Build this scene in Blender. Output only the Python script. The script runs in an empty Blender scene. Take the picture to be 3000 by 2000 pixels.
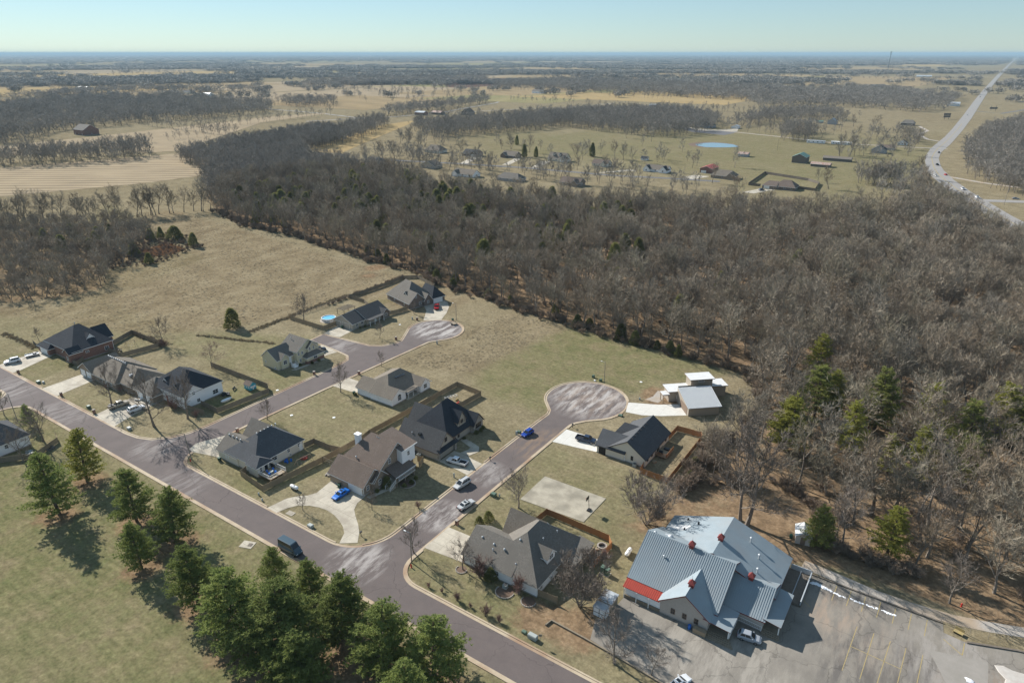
import bpy, math, random
import numpy as np
from mathutils import Vector, Matrix
R = math.radians
rng = np.random.default_rng(7)
random.seed(7)
scene = bpy.context.scene
COL = scene.collection

# ------------------------------------------------------------------ camera, sky, sun, exposure
# world axes: +X and +Y run along the streets; metres; the drone hovers 100 m above the origin
cam_d = bpy.data.cameras.new('camera')
cam_d.sensor_width = 36.0
cam_d.lens = 24.0
cam_d.clip_start = 0.5
cam_d.clip_end = 120000
cam = bpy.data.objects.new('camera', cam_d)
COL.objects.link(cam)
cam.location = (0, 0, 100)
cam.rotation_euler = (R(90 - 22.88), 0, R(33.9))
scene.camera = cam

SUN_ELEV = 32.0
SHADOW = (0.985, -0.17)                       # direction shadows fall on the ground
world = bpy.data.worlds.new('World')
scene.world = world
world.use_nodes = True
wn = world.node_tree
wn.nodes.clear()
wo = wn.nodes.new('ShaderNodeOutputWorld')
wb = wn.nodes.new('ShaderNodeBackground')
sky = wn.nodes.new('ShaderNodeTexSky')
sky.sky_type = 'NISHITA'
sky.sun_disc = False
sky.sun_elevation = R(SUN_ELEV)
sx, sy = -SHADOW[0], -SHADOW[1]
sky.sun_rotation = math.atan2(sx, sy)
sky.altitude = 300
sky.air_density = 1.0
sky.dust_density = 0.0
sky.ozone_density = 1.6
hs = wn.nodes.new('ShaderNodeMix')
hs.data_type = 'RGBA'; hs.blend_type = 'MULTIPLY'
hs.inputs[0].default_value = 1.0
hs.inputs[7].default_value = (0.77, 0.93, 1.07, 1)
wn.links.new(sky.outputs[0], hs.inputs[6])
veil = wn.nodes.new('ShaderNodeMix')          # colour added against the yellow-green horizon: an even pale veil over the whole sky
veil.data_type = 'RGBA'
veil.inputs[0].default_value = 0.34
veil.inputs[7].default_value = (4.9, 6.8, 7.9, 1)
wn.links.new(hs.outputs[2], veil.inputs[6])
wn.links.new(veil.outputs[2], wb.inputs[0])
wb.inputs[1].default_value = 0.062
wn.links.new(wb.outputs[0], wo.inputs[0])

sun_d = bpy.data.lights.new('sun', 'SUN')
sun_d.energy = 5.0
sun_d.angle = R(0.55)
sun_d.color = (1.0, 0.955, 0.89)
sun = bpy.data.objects.new('sun', sun_d)
COL.objects.link(sun)
sd = Vector((SHADOW[0], SHADOW[1], 0)).normalized() * math.cos(R(SUN_ELEV)) + Vector((0, 0, -math.sin(R(SUN_ELEV))))
sun.rotation_euler = sd.to_track_quat('-Z', 'Y').to_euler()
sun.location = (-200, 60, 150)

vs = scene.view_settings
vs.view_transform = 'Standard'
vs.look = 'None'
vs.exposure = 0.68
vs.gamma = 1.0
vs.use_curve_mapping = False
scene.cycles.max_bounces = 5
scene.cycles.diffuse_bounces = 3
scene.cycles.volume_bounces = 0
scene.cycles.transparent_max_bounces = 4

# ------------------------------------------------------------------ materials
MATS = {}

def mat(name, c1, c2=None, scale=1.0, rough=0.85, metal=0.0, bump=0.0, bscale=None, c3=None, scale3=0.05,
        rnd=0.0, world_co=False, spec=0.3, kind='noise', detail=5.0, dist=0.02, hues=None, trans=0.0):
    if name in MATS:
        return MATS[name]
    m = bpy.data.materials.new(name)
    m.use_nodes = True
    nt = m.node_tree
    N = nt.nodes
    L = nt.links
    b = N['Principled BSDF']
    b.inputs['Roughness'].default_value = rough
    b.inputs['Metallic'].default_value = metal
    b.inputs['Specular IOR Level'].default_value = spec
    col = None
    b.inputs['Base Color'].default_value = (*c1, 1)
    if c2 is not None or bump:
        if world_co:
            g = N.new('ShaderNodeNewGeometry'); co = g.outputs['Position']
        else:
            g = N.new('ShaderNodeTexCoord'); co = g.outputs['Object']
    if c2 is not None:
        if kind == 'brick':
            t = N.new('ShaderNodeTexBrick')
            mp = N.new('ShaderNodeMapping'); mp.inputs['Rotation'].default_value = (R(90), 0, 0)
            sp = N.new('ShaderNodeSeparateXYZ'); cb = N.new('ShaderNodeCombineXYZ'); ad = N.new('ShaderNodeMath')
            L.new(co, sp.inputs[0]); L.new(sp.outputs[0], ad.inputs[0]); L.new(sp.outputs[1], ad.inputs[1])
            L.new(ad.outputs[0], cb.inputs[0]); L.new(sp.outputs[2], cb.inputs[1])
            L.new(cb.outputs[0], t.inputs['Vector'])
            t.inputs['Scale'].default_value = 1.0
            t.inputs['Brick Width'].default_value = 0.42
            t.inputs['Row Height'].default_value = 0.16
            t.inputs['Mortar Size'].default_value = 0.016
            t.inputs['Color1'].default_value = (*c1, 1)
            t.inputs['Color2'].default_value = (*c2, 1)
            t.inputs['Mortar'].default_value = (*(c3 or (.4, .36, .32)), 1)
            c3 = None
            col = t.outputs['Color']
        elif kind == 'siding':
            t = N.new('ShaderNodeTexWave'); t.wave_type = 'BANDS'; t.bands_direction = 'Z'; t.wave_profile = 'SAW'
            t.inputs['Scale'].default_value = scale
            L.new(co, t.inputs['Vector'])
            mx = N.new('ShaderNodeMix'); mx.data_type = 'RGBA'
            L.new(t.outputs['Fac'], mx.inputs[0])
            mx.inputs[6].default_value = (*c1, 1); mx.inputs[7].default_value = (*c2, 1)
            col = mx.outputs[2]
        else:
            t = N.new('ShaderNodeTexNoise')
            t.inputs['Scale'].default_value = scale
            t.inputs['Detail'].default_value = detail
            t.inputs['Roughness'].default_value = 0.65
            L.new(co, t.inputs['Vector'])
            rp = N.new('ShaderNodeValToRGB')
            rp.color_ramp.elements[0].position = 0.32; rp.color_ramp.elements[1].position = 0.68
            rp.color_ramp.elements[0].color = (*c1, 1); rp.color_ramp.elements[1].color = (*c2, 1)
            L.new(t.outputs['Fac'], rp.inputs[0])
            col = rp.outputs[0]
        if c3 is not None:
            t3 = N.new('ShaderNodeTexNoise'); t3.inputs['Scale'].default_value = scale3; t3.inputs['Detail'].default_value = 4
            L.new(co, t3.inputs['Vector'])
            r3 = N.new('ShaderNodeValToRGB')
            r3.color_ramp.elements[0].position = 0.45; r3.color_ramp.elements[1].position = 0.65
            L.new(t3.outputs['Fac'], r3.inputs[0])
            mx = N.new('ShaderNodeMix'); mx.data_type = 'RGBA'
            L.new(r3.outputs[0], mx.inputs[0]); L.new(col, mx.inputs[6]); mx.inputs[7].default_value = (*c3, 1)
            col = mx.outputs[2]
    if rnd:
        oi = N.new('ShaderNodeObjectInfo')
        mr = N.new('ShaderNodeMapRange'); mr.inputs[3].default_value = 1 - rnd; mr.inputs[4].default_value = 1 + rnd
        L.new(oi.outputs['Random'], mr.inputs[0])
        mx = N.new('ShaderNodeMix'); mx.data_type = 'RGBA'; mx.blend_type = 'MULTIPLY'; mx.inputs[0].default_value = 1
        if col is not None:
            L.new(col, mx.inputs[6])
        else:
            mx.inputs[6].default_value = (*c1, 1)
        L.new(mr.outputs[0], mx.inputs[7])
        col = mx.outputs[2]
    if hues:
        oi = N.new('ShaderNodeObjectInfo'); w_ = N.new('ShaderNodeMath'); w_.operation = 'FRACT'; w0 = N.new('ShaderNodeMath'); w0.operation = 'MULTIPLY'; w0.inputs[1].default_value = 7.31
        L.new(oi.outputs['Random'], w0.inputs[0]); L.new(w0.outputs[0], w_.inputs[0])
        rp = N.new('ShaderNodeValToRGB'); rp.color_ramp.interpolation = 'LINEAR'
        while len(rp.color_ramp.elements) < len(hues): rp.color_ramp.elements.new(.5)
        for k, hc in enumerate(hues): rp.color_ramp.elements[k].position = k / (len(hues) - 1); rp.color_ramp.elements[k].color = (*hc, 1)
        L.new(w_.outputs[0], rp.inputs[0])
        mx = N.new('ShaderNodeMix'); mx.data_type = 'RGBA'; mx.blend_type = 'MULTIPLY'; mx.inputs[0].default_value = 1
        L.new(col, mx.inputs[6]); L.new(rp.outputs[0], mx.inputs[7]); col = mx.outputs[2]
    if col is not None:
        L.new(col, b.inputs['Base Color'])
    if trans:
        tb_ = N.new('ShaderNodeBsdfTranslucent'); ms = N.new('ShaderNodeMixShader'); ms.inputs[0].default_value = trans
        L.new(col, tb_.inputs[0]); L.new(b.outputs[0], ms.inputs[1]); L.new(tb_.outputs[0], ms.inputs[2]); L.new(ms.outputs[0], N['Material Output'].inputs['Surface'])
    if bump:
        tb = N.new('ShaderNodeTexNoise'); tb.inputs['Scale'].default_value = bscale or scale; tb.inputs['Detail'].default_value = 4
        L.new(co, tb.inputs['Vector'])
        bp = N.new('ShaderNodeBump'); bp.inputs['Strength'].default_value = bump; bp.inputs['Distance'].default_value = dist
        L.new(tb.outputs['Fac'], bp.inputs['Height'])
        L.new(bp.outputs[0], b.inputs['Normal'])
    MATS[name] = m
    return m

def shingle(name, c):
    d = tuple(x * 0.72 for x in c); l = tuple(min(1, x * 1.25) for x in c)
    return mat(name, d, l, scale=3.2, rough=0.95, c3=tuple(x * 0.9 for x in c), scale3=0.35, bump=0.6, bscale=7, spec=0.1, detail=8, dist=0.03)

mat('concrete', (.50, .45, .36), (.40, .36, .29), scale=.8, c3=(.33, .29, .23), scale3=.25, bump=.15, bscale=9, world_co=True)
mat('concrete_new', (.62, .60, .55), (.55, .53, .48), scale=.6, bump=.1, bscale=9, world_co=True)
mat('kerb_concrete', (.47, .39, .28), (.38, .30, .21), scale=.5, c3=(.30, .20, .13), scale3=.12, bump=.2, bscale=7, world_co=True)
mat('gravel', (.42, .38, .33), (.30, .27, .24), scale=2.5, c3=(.36, .28, .2), scale3=.15, bump=.8, bscale=5, world_co=True)
mat('highway', (.30, .28, .26), (.25, .235, .22), scale=.2, world_co=True)
mat('asphalt_far', (.14, .135, .138), (.11, .108, .11), scale=.3, world_co=True)
mat('yellow_paint', (.40, .30, .11), (.29, .24, .14), scale=3, world_co=True)
mat('white_trim', (.80, .80, .78), rough=.6)
mat('white_siding', (.88, .88, .87), (.81, .81, .81), scale=2.6, kind='siding', rough=.7)
mat('cream_siding', (.72, .67, .57), (.65, .60, .50), scale=2.6, kind='siding', rough=.7)
mat('yellow_siding', (.62, .57, .40), (.55, .50, .35), scale=2.6, kind='siding', rough=.7)
mat('tan_siding', (.46, .40, .32), (.40, .35, .28), scale=2.6, kind='siding', rough=.7)
mat('brown_panel', (.22, .16, .115), (.18, .13, .10), scale=1.5)
mat('grey_siding', (.40, .40, .40), (.34, .34, .35), scale=2.6, kind='siding', rough=.7)
mat('tan_metal_wall', (.36, .31, .25), (.33, .285, .23), scale=2.0, kind='siding', rough=.5)
mat('red_brick', (.24, .11, .075), (.17, .08, .06), kind='brick', c3=(.30, .24, .20))
mat('tan_brick', (.30, .235, .17), (.22, .165, .12), kind='brick', c3=(.33, .29, .24))
mat('brown_brick', (.20, .15, .115), (.14, .105, .085), kind='brick', c3=(.26, .22, .19))
mat('stone', (.42, .38, .33), (.24, .21, .18), scale=2.2, bump=.6)
mat('foundation', (.36, .34, .31), (.28, .26, .24), scale=2)
shingle('shingle_grey', (.17, .155, .135)); shingle('shingle_brown', (.165, .13, .108)); shingle('shingle_dark', (.085, .085, .085))
shingle('shingle_charcoal', (.095, .098, .103)); shingle('shingle_taupe', (.19, .165, .135)); shingle('shingle_black', (.045, .05, .058))
mat('metal_roof', (.265, .315, .342), (.23, .275, .30), scale=.5, rough=.6, spec=.3, c3=(.255, .285, .30), scale3=.2)
mat('scrub', (.22, .165, .12), (.32, .25, .185), scale=.6, rnd=.25)
mat('metal_seam', (.225, .265, .29), rough=.6, metal=.15, spec=.5)
mat('white_membrane', (.66, .66, .65), (.58, .58, .57), scale=.7, rough=.6)
mat('galvanised', (.50, .53, .54), (.43, .45, .47), scale=2, rough=.5, metal=.2)
mat('red_metal', (.42, .07, .045), (.36, .06, .04), scale=1.2, rough=.45)
mat('cupola_red', (.25, .052, .044), (.20, .045, .04), scale=2, rough=.5)
mat('green_metal', (.10, .20, .16), rough=.5); mat('rust_roof', (.32, .16, .11), (.38, .33, .29), scale=.5, rough=.7)
mat('stucco', (.50, .45, .40), (.43, .385, .34), scale=3, bump=.3)
mat('glass', (.02, .025, .03), rough=.08, spec=.6); mat('screen', (.03, .03, .03), rough=.6)
mat('wood_fence', (.35, .27, .175), (.26, .20, .13), scale=2.5, c3=(.30, .235, .155), scale3=.6, rnd=.12)
mat('wood_grey', (.27, .225, .165), (.20, .165, .12), scale=2.5, rnd=.12)
mat('cedar_fence', (.40, .19, .08), (.31, .145, .06), scale=2.5, rnd=.1)
mat('weathered_dark', (.13, .11, .09), (.19, .16, .13), scale=2.5, rnd=.1)
mat('deck_wood', (.36, .28, .19), (.28, .22, .15), scale=3)
mat('dark_metal', (.04, .04, .042), rough=.5); mat('galv_pole', (.30, .27, .22), (.22, .19, .15), scale=1)
mat('utility_green', (.10, .15, .11), rough=.5); mat('utility_grey', (.35, .38, .36), rough=.5)
mat('white_paint', (.78, .78, .76), rough=.4); mat('hydrant_red', (.45, .03, .02), rough=.4)
mat('rubber', (.012, .012, .013), rough=.8); mat('rim', (.35, .35, .36), rough=.3, metal=.8)
mat('lamp_red', (.35, .01, .01), rough=.2); mat('lamp_clear', (.7, .7, .7), rough=.1)
mat('plastic_black', (.02, .02, .022), rough=.5); mat('bin_green', (.02, .07, .045), rough=.5)
mat('pool_water', (.10, .42, .68), (.22, .55, .76), scale=.9, rough=.08); mat('pool_wall', (.55, .58, .60), rough=.5)
mat('teal_paint', (.06, .35, .45), rough=.6); mat('red_door', (.25, .04, .03), rough=.5)
mat('snow', (.82, .83, .85), (.70, .72, .75), scale=3, bump=.6); mat('pond_water', (.15, .22, .25), rough=.04, spec=.6)
mat('bark', (.15, .125, .10), (.24, .205, .17), scale=3, rnd=.2)
mat('twig', (.235, .208, .168), (.335, .302, .25), scale=.35, rnd=.2, hues=[(.70, .68, .65), (1.0, .95, .88), (.86, .75, .63), (1.24, 1.18, 1.10), (.95, .92, .78), (.78, .77, .75)])
mat('twig_near', (.16, .13, .105), (.24, .20, .165), scale=.5, rnd=.15)
mat('twig_red', (.20, .12, .10), (.26, .17, .14), scale=.5, rnd=.15)
mat('twig_far', (.235, .21, .178), (.33, .30, .255), scale=.08, rnd=.25)
mat('bark_pine', (.10, .07, .05), (.15, .11, .08), scale=3)
mat('needle', (.165, .21, .065), (.30, .335, .11), scale=.5, rnd=.18, spec=.1, trans=.4)
mat('needle_yellow', (.27, .275, .062), (.40, .395, .095), scale=.5, rnd=.12, spec=.1, trans=.4)
mat('needle_soft', (.20, .225, .065), (.33, .345, .11), scale=.5, rnd=.15, spec=.1, trans=.4)
mat('cedar', (.15, .165, .06), (.27, .255, .095), scale=.5, rnd=.3, spec=.1, trans=.3)
mat('orange_tuft', (.42, .25, .13), (.50, .32, .18), scale=.4, rnd=.2)
mat('dry_tuft', (.27, .215, .135), (.36, .30, .20), scale=.3, rnd=.25)
mat('litter', (.26, .15, .07), (.20, .115, .055), scale=1.5)
mat('hay', (.42, .33, .20), (.34, .26, .15), scale=2)
mat('dirt_brown', (.13, .085, .06), (.17, .115, .08), scale=.05, world_co=True)
for n, c in dict(white=(.72, .73, .74), silver=(.50, .50, .49), blue=(.01, .14, .52), bluesuv=(.01, .05, .30), navy=(.02, .035, .07),
                 black=(.012, .013, .015), red=(.42, .015, .015), tanp=(.38, .33, .25), slate=(.05, .085, .11), greyc=(.32, .34, .37), dkblue=(.05, .08, .13)).items():
    mat('paint_' + n, c, rough=.25, metal=.1, spec=.6)

def add_joints(m, every, width, dark):
    nt = m.node_tree; N = nt.nodes; L = nt.links; b = N['Principled BSDF']; src = b.inputs['Base Color'].links[0].from_socket
    g = N.new('ShaderNodeNewGeometry'); sp = N.new('ShaderNodeSeparateXYZ'); L.new(g.outputs['Position'], sp.inputs[0]); fs = []
    for k in (0, 1):
        w = N.new('ShaderNodeMath'); w.operation = 'PINGPONG'; L.new(sp.outputs[k], w.inputs[0]); w.inputs[1].default_value = every / 2
        c = N.new('ShaderNodeMath'); c.operation = 'LESS_THAN'; L.new(w.outputs[0], c.inputs[0]); c.inputs[1].default_value = width / 2; fs.append(c)
    mx = N.new('ShaderNodeMath'); mx.operation = 'MAXIMUM'; L.new(fs[0].outputs[0], mx.inputs[0]); L.new(fs[1].outputs[0], mx.inputs[1])
    x = N.new('ShaderNodeMix'); x.data_type = 'RGBA'; L.new(mx.outputs[0], x.inputs[0]); L.new(src, x.inputs[6]); x.inputs[7].default_value = (*dark, 1); L.new(x.outputs[2], b.inputs['Base Color'])
add_joints(MATS['concrete'], 4.0, .07, (.26, .23, .18)); add_joints(MATS['concrete_new'], 4.0, .05, (.40, .38, .34))

# ------------------------------------------------------------------ mesh helpers
class MB:
    """collects polygons; build() links them as ONE mesh object"""
    def __init__(self):
        self.v = []; self.f = []
    def quad(self, *pts):
        i = len(self.v); self.v += [tuple(p) for p in pts]; self.f.append(tuple(range(i, i + len(pts)))); return self
    def box(self, x0, x1, y0, y1, z0, z1):
        i = len(self.v)
        self.v += [(x0, y0, z0), (x1, y0, z0), (x1, y1, z0), (x0, y1, z0), (x0, y0, z1), (x1, y0, z1), (x1, y1, z1), (x0, y1, z1)]
        self.f += [tuple(i + k for k in q) for q in ((0, 3, 2, 1), (4, 5, 6, 7), (0, 1, 5, 4), (1, 2, 6, 5), (2, 3, 7, 6), (3, 0, 4, 7))]
        return self
    def prism(self, poly, z0, z1, bottom=True):
        n = len(poly); i = len(self.v)
        self.v += [(p[0], p[1], z0) for p in poly] + [(p[0], p[1], z1) for p in poly]
        self.f.append(tuple(range(i + n, i + 2 * n)))
        if bottom: self.f.append(tuple(range(i + n - 1, i - 1, -1)))
        for k in range(n):
            self.f.append((i + k, i + (k + 1) % n, i + n + (k + 1) % n, i + n + k))
        return self
    def loft(self, rings, cap=True):
        i = len(self.v); n = len(rings[0])
        for r in rings: self.v += [tuple(p) for p in r]
        for a in range(len(rings) - 1):
            for k in range(n):
                self.f.append((i + a * n + k, i + a * n + (k + 1) % n, i + (a + 1) * n + (k + 1) % n, i + (a + 1) * n + k))
        if cap:
            self.f.append(tuple(range(i + n - 1, i - 1, -1)))
            self.f.append(tuple(range(i + (len(rings) - 1) * n, i + len(rings) * n)))
        return self
    def tube(self, p0, p1, r0, r1=None, n=6, cap=True):
        p0 = Vector(p0); p1 = Vector(p1); r1 = r0 if r1 is None else r1
        d = (p1 - p0).normalized(); a = d.orthogonal().normalized(); b = d.cross(a)
        ring = lambda p, r: [p + a * (r * math.cos(2 * math.pi * k / n)) + b * (r * math.sin(2 * math.pi * k / n)) for k in range(n)]
        return self.loft([ring(p0, r0), ring(p1, r1)], cap)
    def lathe(self, c, prof, n=14):
        return self.loft([[(c[0] + r * math.cos(2 * math.pi * k / n), c[1] + r * math.sin(2 * math.pi * k / n), c[2] + z) for k in range(n)] for r, z in prof])
    def build(self, name, m, parent=None, off=None, smooth=False):
        me = bpy.data.meshes.new(name)
        v = self.v
        if off is not None:
            v = [(p[0] - off[0], p[1] - off[1], p[2] - (off[2] if len(off) > 2 else 0)) for p in v]
        me.from_pydata(v, [], self.f)
        me.materials.append(MATS[m] if isinstance(m, str) else m)
        if smooth:
            me.polygons.foreach_set('use_smooth', [True] * len(me.polygons))
        me.update()
        o = bpy.data.objects.new(name, me)
        COL.objects.link(o)
        if parent is not None: o.parent = parent
        return o

def tag(o, label=None, cat=None, group=None, kind=None):
    if label: o['label'] = label
    if cat: o['category'] = cat
    if group: o['group'] = group
    if kind: o['kind'] = kind
    return o

def thing(name, label, cat, loc=(0, 0, 0), rz=0, group=None):
    o = bpy.data.objects.new(name, None)
    o.empty_display_size = 0.5
    COL.objects.link(o)
    o.location = loc; o.rotation_euler = (0, 0, rz)
    return tag(o, label, cat, group)

def inst(name, me, parent=None, loc=(0, 0, 0), rz=0, scl=None):
    o = bpy.data.objects.new(name, me)
    COL.objects.link(o)
    o.location = loc; o.rotation_euler = (0, 0, rz)
    if scl: o.scale = scl
    if parent is not None: o.parent = parent
    return o

def sheet(name, poly, z, m, kind='structure', parent=None):
    return tag(MB().quad(*[(p[0], p[1], z) for p in poly]).build(name, m, parent), kind=None if parent else kind)

def arc(cx, cy, r, a0, a1, n=8):
    return [(cx + r * math.cos(R(a0 + (a1 - a0) * k / n)), cy + r * math.sin(R(a0 + (a1 - a0) * k / n))) for k in range(n + 1)]

def offset_line(pts, d):
    """polyline shifted d to its left"""
    out = []
    for i, p in enumerate(pts):
        a = Vector(pts[max(0, i - 1)]); b = Vector(pts[min(len(pts) - 1, i + 1)])
        t = (b - a).normalized()
        out.append((p[0] - t.y * d, p[1] + t.x * d))
    return out

def strip(name, pts, d0, d1, z0, z1, m, kind='structure', parent=None):
    """a raised band between two offsets of a polyline"""
    a = offset_line(pts, d0); b = offset_line(pts, d1)
    rings = [[(p[0], p[1], z0), (p[0], p[1], z1), (q[0], q[1], z1), (q[0], q[1], z0)] for p, q in zip(a, b)]
    return tag(MB().loft(rings).build(name, m, parent), kind=None if parent else kind)

def inpoly(x, y, poly):
    x = np.asarray(x); y = np.asarray(y)
    r = np.zeros(x.shape, bool)
    n = len(poly)
    for i in range(n):
        x0, y0 = poly[i]; x1, y1 = poly[(i + 1) % n]
        if y0 == y1: continue
        c = ((y0 > y) != (y1 > y)) & (x < (x1 - x0) * (y - y0) / (y1 - y0) + x0)
        r ^= c
    return r
# ------------------------------------------------------------------ where the woods stand (metres)
MAINW = [(-427, 273), (-376, 257), (-329, 258), (-300, 251), (-275, 250), (-252, 244), (-243, 245), (-218, 243), (-196, 233), (-172, 230),
         (-137, 224), (-102, 220), (-75, 219), (-54, 217), (-43, 210), (-39, 195), (-40, 180), (-43, 165), (-43, 149), (-34, 149), (-26, 156), (-16, 154),
         (-12, 147), (-9, 139), (4, 138), (16, 137), (30, 141), (60, 150), (110, 250), (80, 365), (34, 434), (10, 490), (-16, 560), (-36, 600), (-33, 514),
         (-52, 479), (-75, 478), (-102, 476), (-142, 464), (-183, 449), (-240, 426), (-292, 419), (-351, 415), (-393, 442), (-475, 430), (-500, 330)]
W3A = [(-674, 397), (-726, 491), (-744, 578), (-771, 674), (-664, 621), (-626, 513), (-550, 466), (-475, 457), (-393, 442), (-475, 430), (-500, 330), (-427, 273), (-484, 300), (-570, 363)]
COPSE = [(-513, 176), (-470, 205), (-444, 226), (-410, 218), (-385, 205), (-352, 175), (-352, 162), (-320, 142), (-325, 125), (-340, 108), (-400, 70), (-520, 110)]
WOODS_FAR = dict(
    W1=[(-976, 358), (-1018, 430), (-1059, 494), (-1082, 595), (-1073, 701), (-1074, 804), (-1148, 901), (-1329, 955), (-1606, 946), (-1758, 844), (-1659, 626), (-1300, 380)],
    W2=[(-771, 277), (-741, 314), (-705, 376), (-730, 405), (-794, 431), (-791, 381), (-822, 297), (-850, 250), (-800, 230)],
    W3b=[(-716, 597), (-791, 816), (-749, 785), (-650, 630), (-619, 526)],
    W7=[(-668, 743), (-580, 689), (-557, 751), (-524, 839), (-525, 912), (-391, 863), (-329, 874), (-323, 974), (-350, 1112), (-475, 1252), (-580, 1182), (-640, 1052), (-647, 930), (-672, 862), (-709, 804)],
    W8=[(-1205, 1691), (-1306, 1954), (-1040, 1802), (-865, 1756), (-736, 1744), (-593, 1666), (-488, 1660), (-390, 1451), (-326, 1494), (-245, 1577), (-122, 1502), (-66, 1602), (-67, 2040), (-258, 2357), (-473, 2243), (-758, 2322), (-1013, 2393), (-1430, 2509), (-1531, 2232)],
    W9=[(-20, 924), (-3, 1156), (42, 1375), (193, 1571), (96, 651), (45, 623), (18, 660), (4, 705), (-10, 760)],
    W11=[(-858, 885), (-843, 1005), (-869, 1088), (-915, 1283), (-967, 1356), (-919, 1096), (-929, 959)],
    W12=[(-1850, 700), (-1870, 861), (-1960, 1073), (-1900, 1233), (-1700, 1290), (-1800, 1360), (-2100, 1200), (-2060, 900)],
    W13=[(-1818, 1537), (-1748, 1773), (-1681, 2035), (-1634, 2264), (-1801, 2497), (-2090, 2122), (-2084, 1764)],
    W15=[(-1152, 925), (-1148, 1045), (-1255, 1144), (-1294, 1029)],
    W16=[(-318, 978), (-317, 1092), (-334, 1301), (-244, 1361), (-180, 1226), (-234, 1236), (-293, 1150)],
    W17=[(-214, 912), (-175, 922), (-208, 1052), (-241, 1044)])

# ------------------------------------------------------------------ ground: one sheet to the horizon, finer towards the houses
def axis(lo, hi, step, far):
    a = list(np.arange(lo, hi + .1, step))
    s = step
    while a[-1] < far:
        s *= 1.16; a.append(a[-1] + s)
    s = step
    while a[0] > -far:
        s *= 1.16; a.insert(0, a[0] - s)
    return np.array(a)
GX = axis(-460, 90, 2.2, 60000); GY = axis(20, 330, 2.2, 60000)
XX, YY = np.meshgrid(GX, GY)
nx, ny = len(GX), len(GY)
gv = np.zeros((nx * ny, 3)); gv[:, 0] = XX.ravel(); gv[:, 1] = YY.ravel()
ii = np.arange(nx * ny).reshape(ny, nx)
gf = np.stack([ii[:-1, :-1], ii[:-1, 1:], ii[1:, 1:], ii[1:, :-1]], -1).reshape(-1, 4)
gm = bpy.data.meshes.new('ground')
gm.vertices.add(len(gv)); gm.vertices.foreach_set('co', gv.ravel())
gm.loops.add(gf.size); gm.loops.foreach_set('vertex_index', gf.ravel())
gm.polygons.add(len(gf)); gm.polygons.foreach_set('loop_start', np.arange(0, gf.size, 4)); gm.polygons.foreach_set('loop_total', np.full(len(gf), 4))
gm.update()
# how much green grass (R), leaf litter (G) and rank brown grass (B) grows where
px_, py_ = gv[:, 0], gv[:, 1]
pa = np.zeros((len(gv), 4)); pa[:, 3] = 1
def paint(ch, poly, val):
    pa[inpoly(px_, py_, poly), ch] = val
def spot(ch, x, y, r, val):
    d = np.hypot(px_ - x, py_ - y)
    pa[:, ch] = np.maximum(pa[:, ch], val * np.clip(1.4 - d / r, 0, 1))
paint(0, [(-330, 60), (0, 60), (0, 135), (-330, 135)], .28)
paint(0, [(-330, -20), (40, -20), (40, 70.5), (-330, 70.5)], .72)
paint(0, [(-122, 225), (-128, 165), (-116, 156), (-92, 156), (-75, 185), (-55, 216)], .62)
paint(0, [(-170, 113), (-127, 113), (-127, 80), (-170, 80)], .42)
paint(0, [(-141, 79), (-128, 79), (-128, 86), (-141, 86)], .6)
paint(0, [(-84, 79), (-50, 79), (-50, 90), (-84, 90)], .62)
paint(0, [(-130, 86), (-120, 86), (-120, 103), (-130, 103)], .5)
paint(0, [(-184, 101), (-174, 101), (-174, 119), (-184, 119)], .75)
paint(0, [(-210, 197), (-204, 197), (-198, 207), (-205, 212)], .8)
paint(0, [(-83, 100), (-50, 100), (-50, 143), (-83, 143)], .5)
paint(0, [(-172, 120), (-184, 120), (-184, 130), (-172, 136)], .55)
paint(0, [(-330, 200), (-520, 250), (-400, 140), (-300, 120)], .35)
paint(0, [(-460, 614), (-205, 600), (-88, 540), (-46, 640), (-49, 980), (-306, 1058), (-413, 913), (-590, 795)], .5)
for P, v in (([(-275, 79), (-246, 79), (-246, 96), (-275, 96)], .5), ([(-246, 79), (-226, 79), (-226, 94), (-246, 94)], .15), ([(-226, 79), (-206, 79), (-206, 92), (-226, 92)], .4), ([(-196, 79), (-171, 84), (-171, 100), (-190, 96)], .12), ([(-160, 108), (-128, 108), (-128, 132), (-160, 132)], .36),
             ([(-125, 79), (-93, 79), (-93, 112), (-125, 100)], .2), ([(-105, 112), (-92.5, 112), (-92.5, 150), (-116, 156), (-112, 140)], .14), ([(-236, 122), (-186, 122), (-192, 160), (-236, 140)], .4), ([(-190, 164), (-170, 165), (-178, 195), (-190, 190)], .08), ([(-207, 94), (-240, 106), (-240, 119), (-207, 119)], .1)):
    paint(0, P, v)
for P, v in ((MAINW, .75), (W3A, .5), (COPSE, .45)):
    paint(1, P, v)
paint(0, MAINW, 0)
paint(1, [(-46, 146), (-34, 120), (-20, 126), (-12, 132), (30, 134), (60, 150), (30, 200), (-20, 180), (-42, 170)], .95)
paint(1, [(-50, 118), (-30, 126), (-30, 150), (-48, 142)], .6)
for x, y, r in ((-162, 50, 5), (-170, 61, 5), (-144, 59, 5), (-130, 60, 5), (-128, 51, 4.5), (-109, 51, 5), (-94, 51, 7), (-84, 52, 8), (-78, 60, 7), (-68, 60, 8), (-58, 60, 8),
                (-372, 196, 7), (-362, 192, 6), (-66, 184, 7), (-70, 187, 5), (-243, 238, 6), (-236, 226, 4), (-52, 86, 5), (-44, 88, 6)):
    spot(1, x, y, r, .95)
paint(2, [(-460, 260), (-172, 228), (-172, 200), (-222, 198), (-222, 165), (-250, 124), (-330, 100), (-400, 120)], .55)
paint(2, [(-157, 157), (-128, 165), (-122, 222), (-150, 222), (-153, 195)], .35)
kx = np.array([.25, .5, .25])
P3 = pa.reshape(ny, nx, 4)
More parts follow.
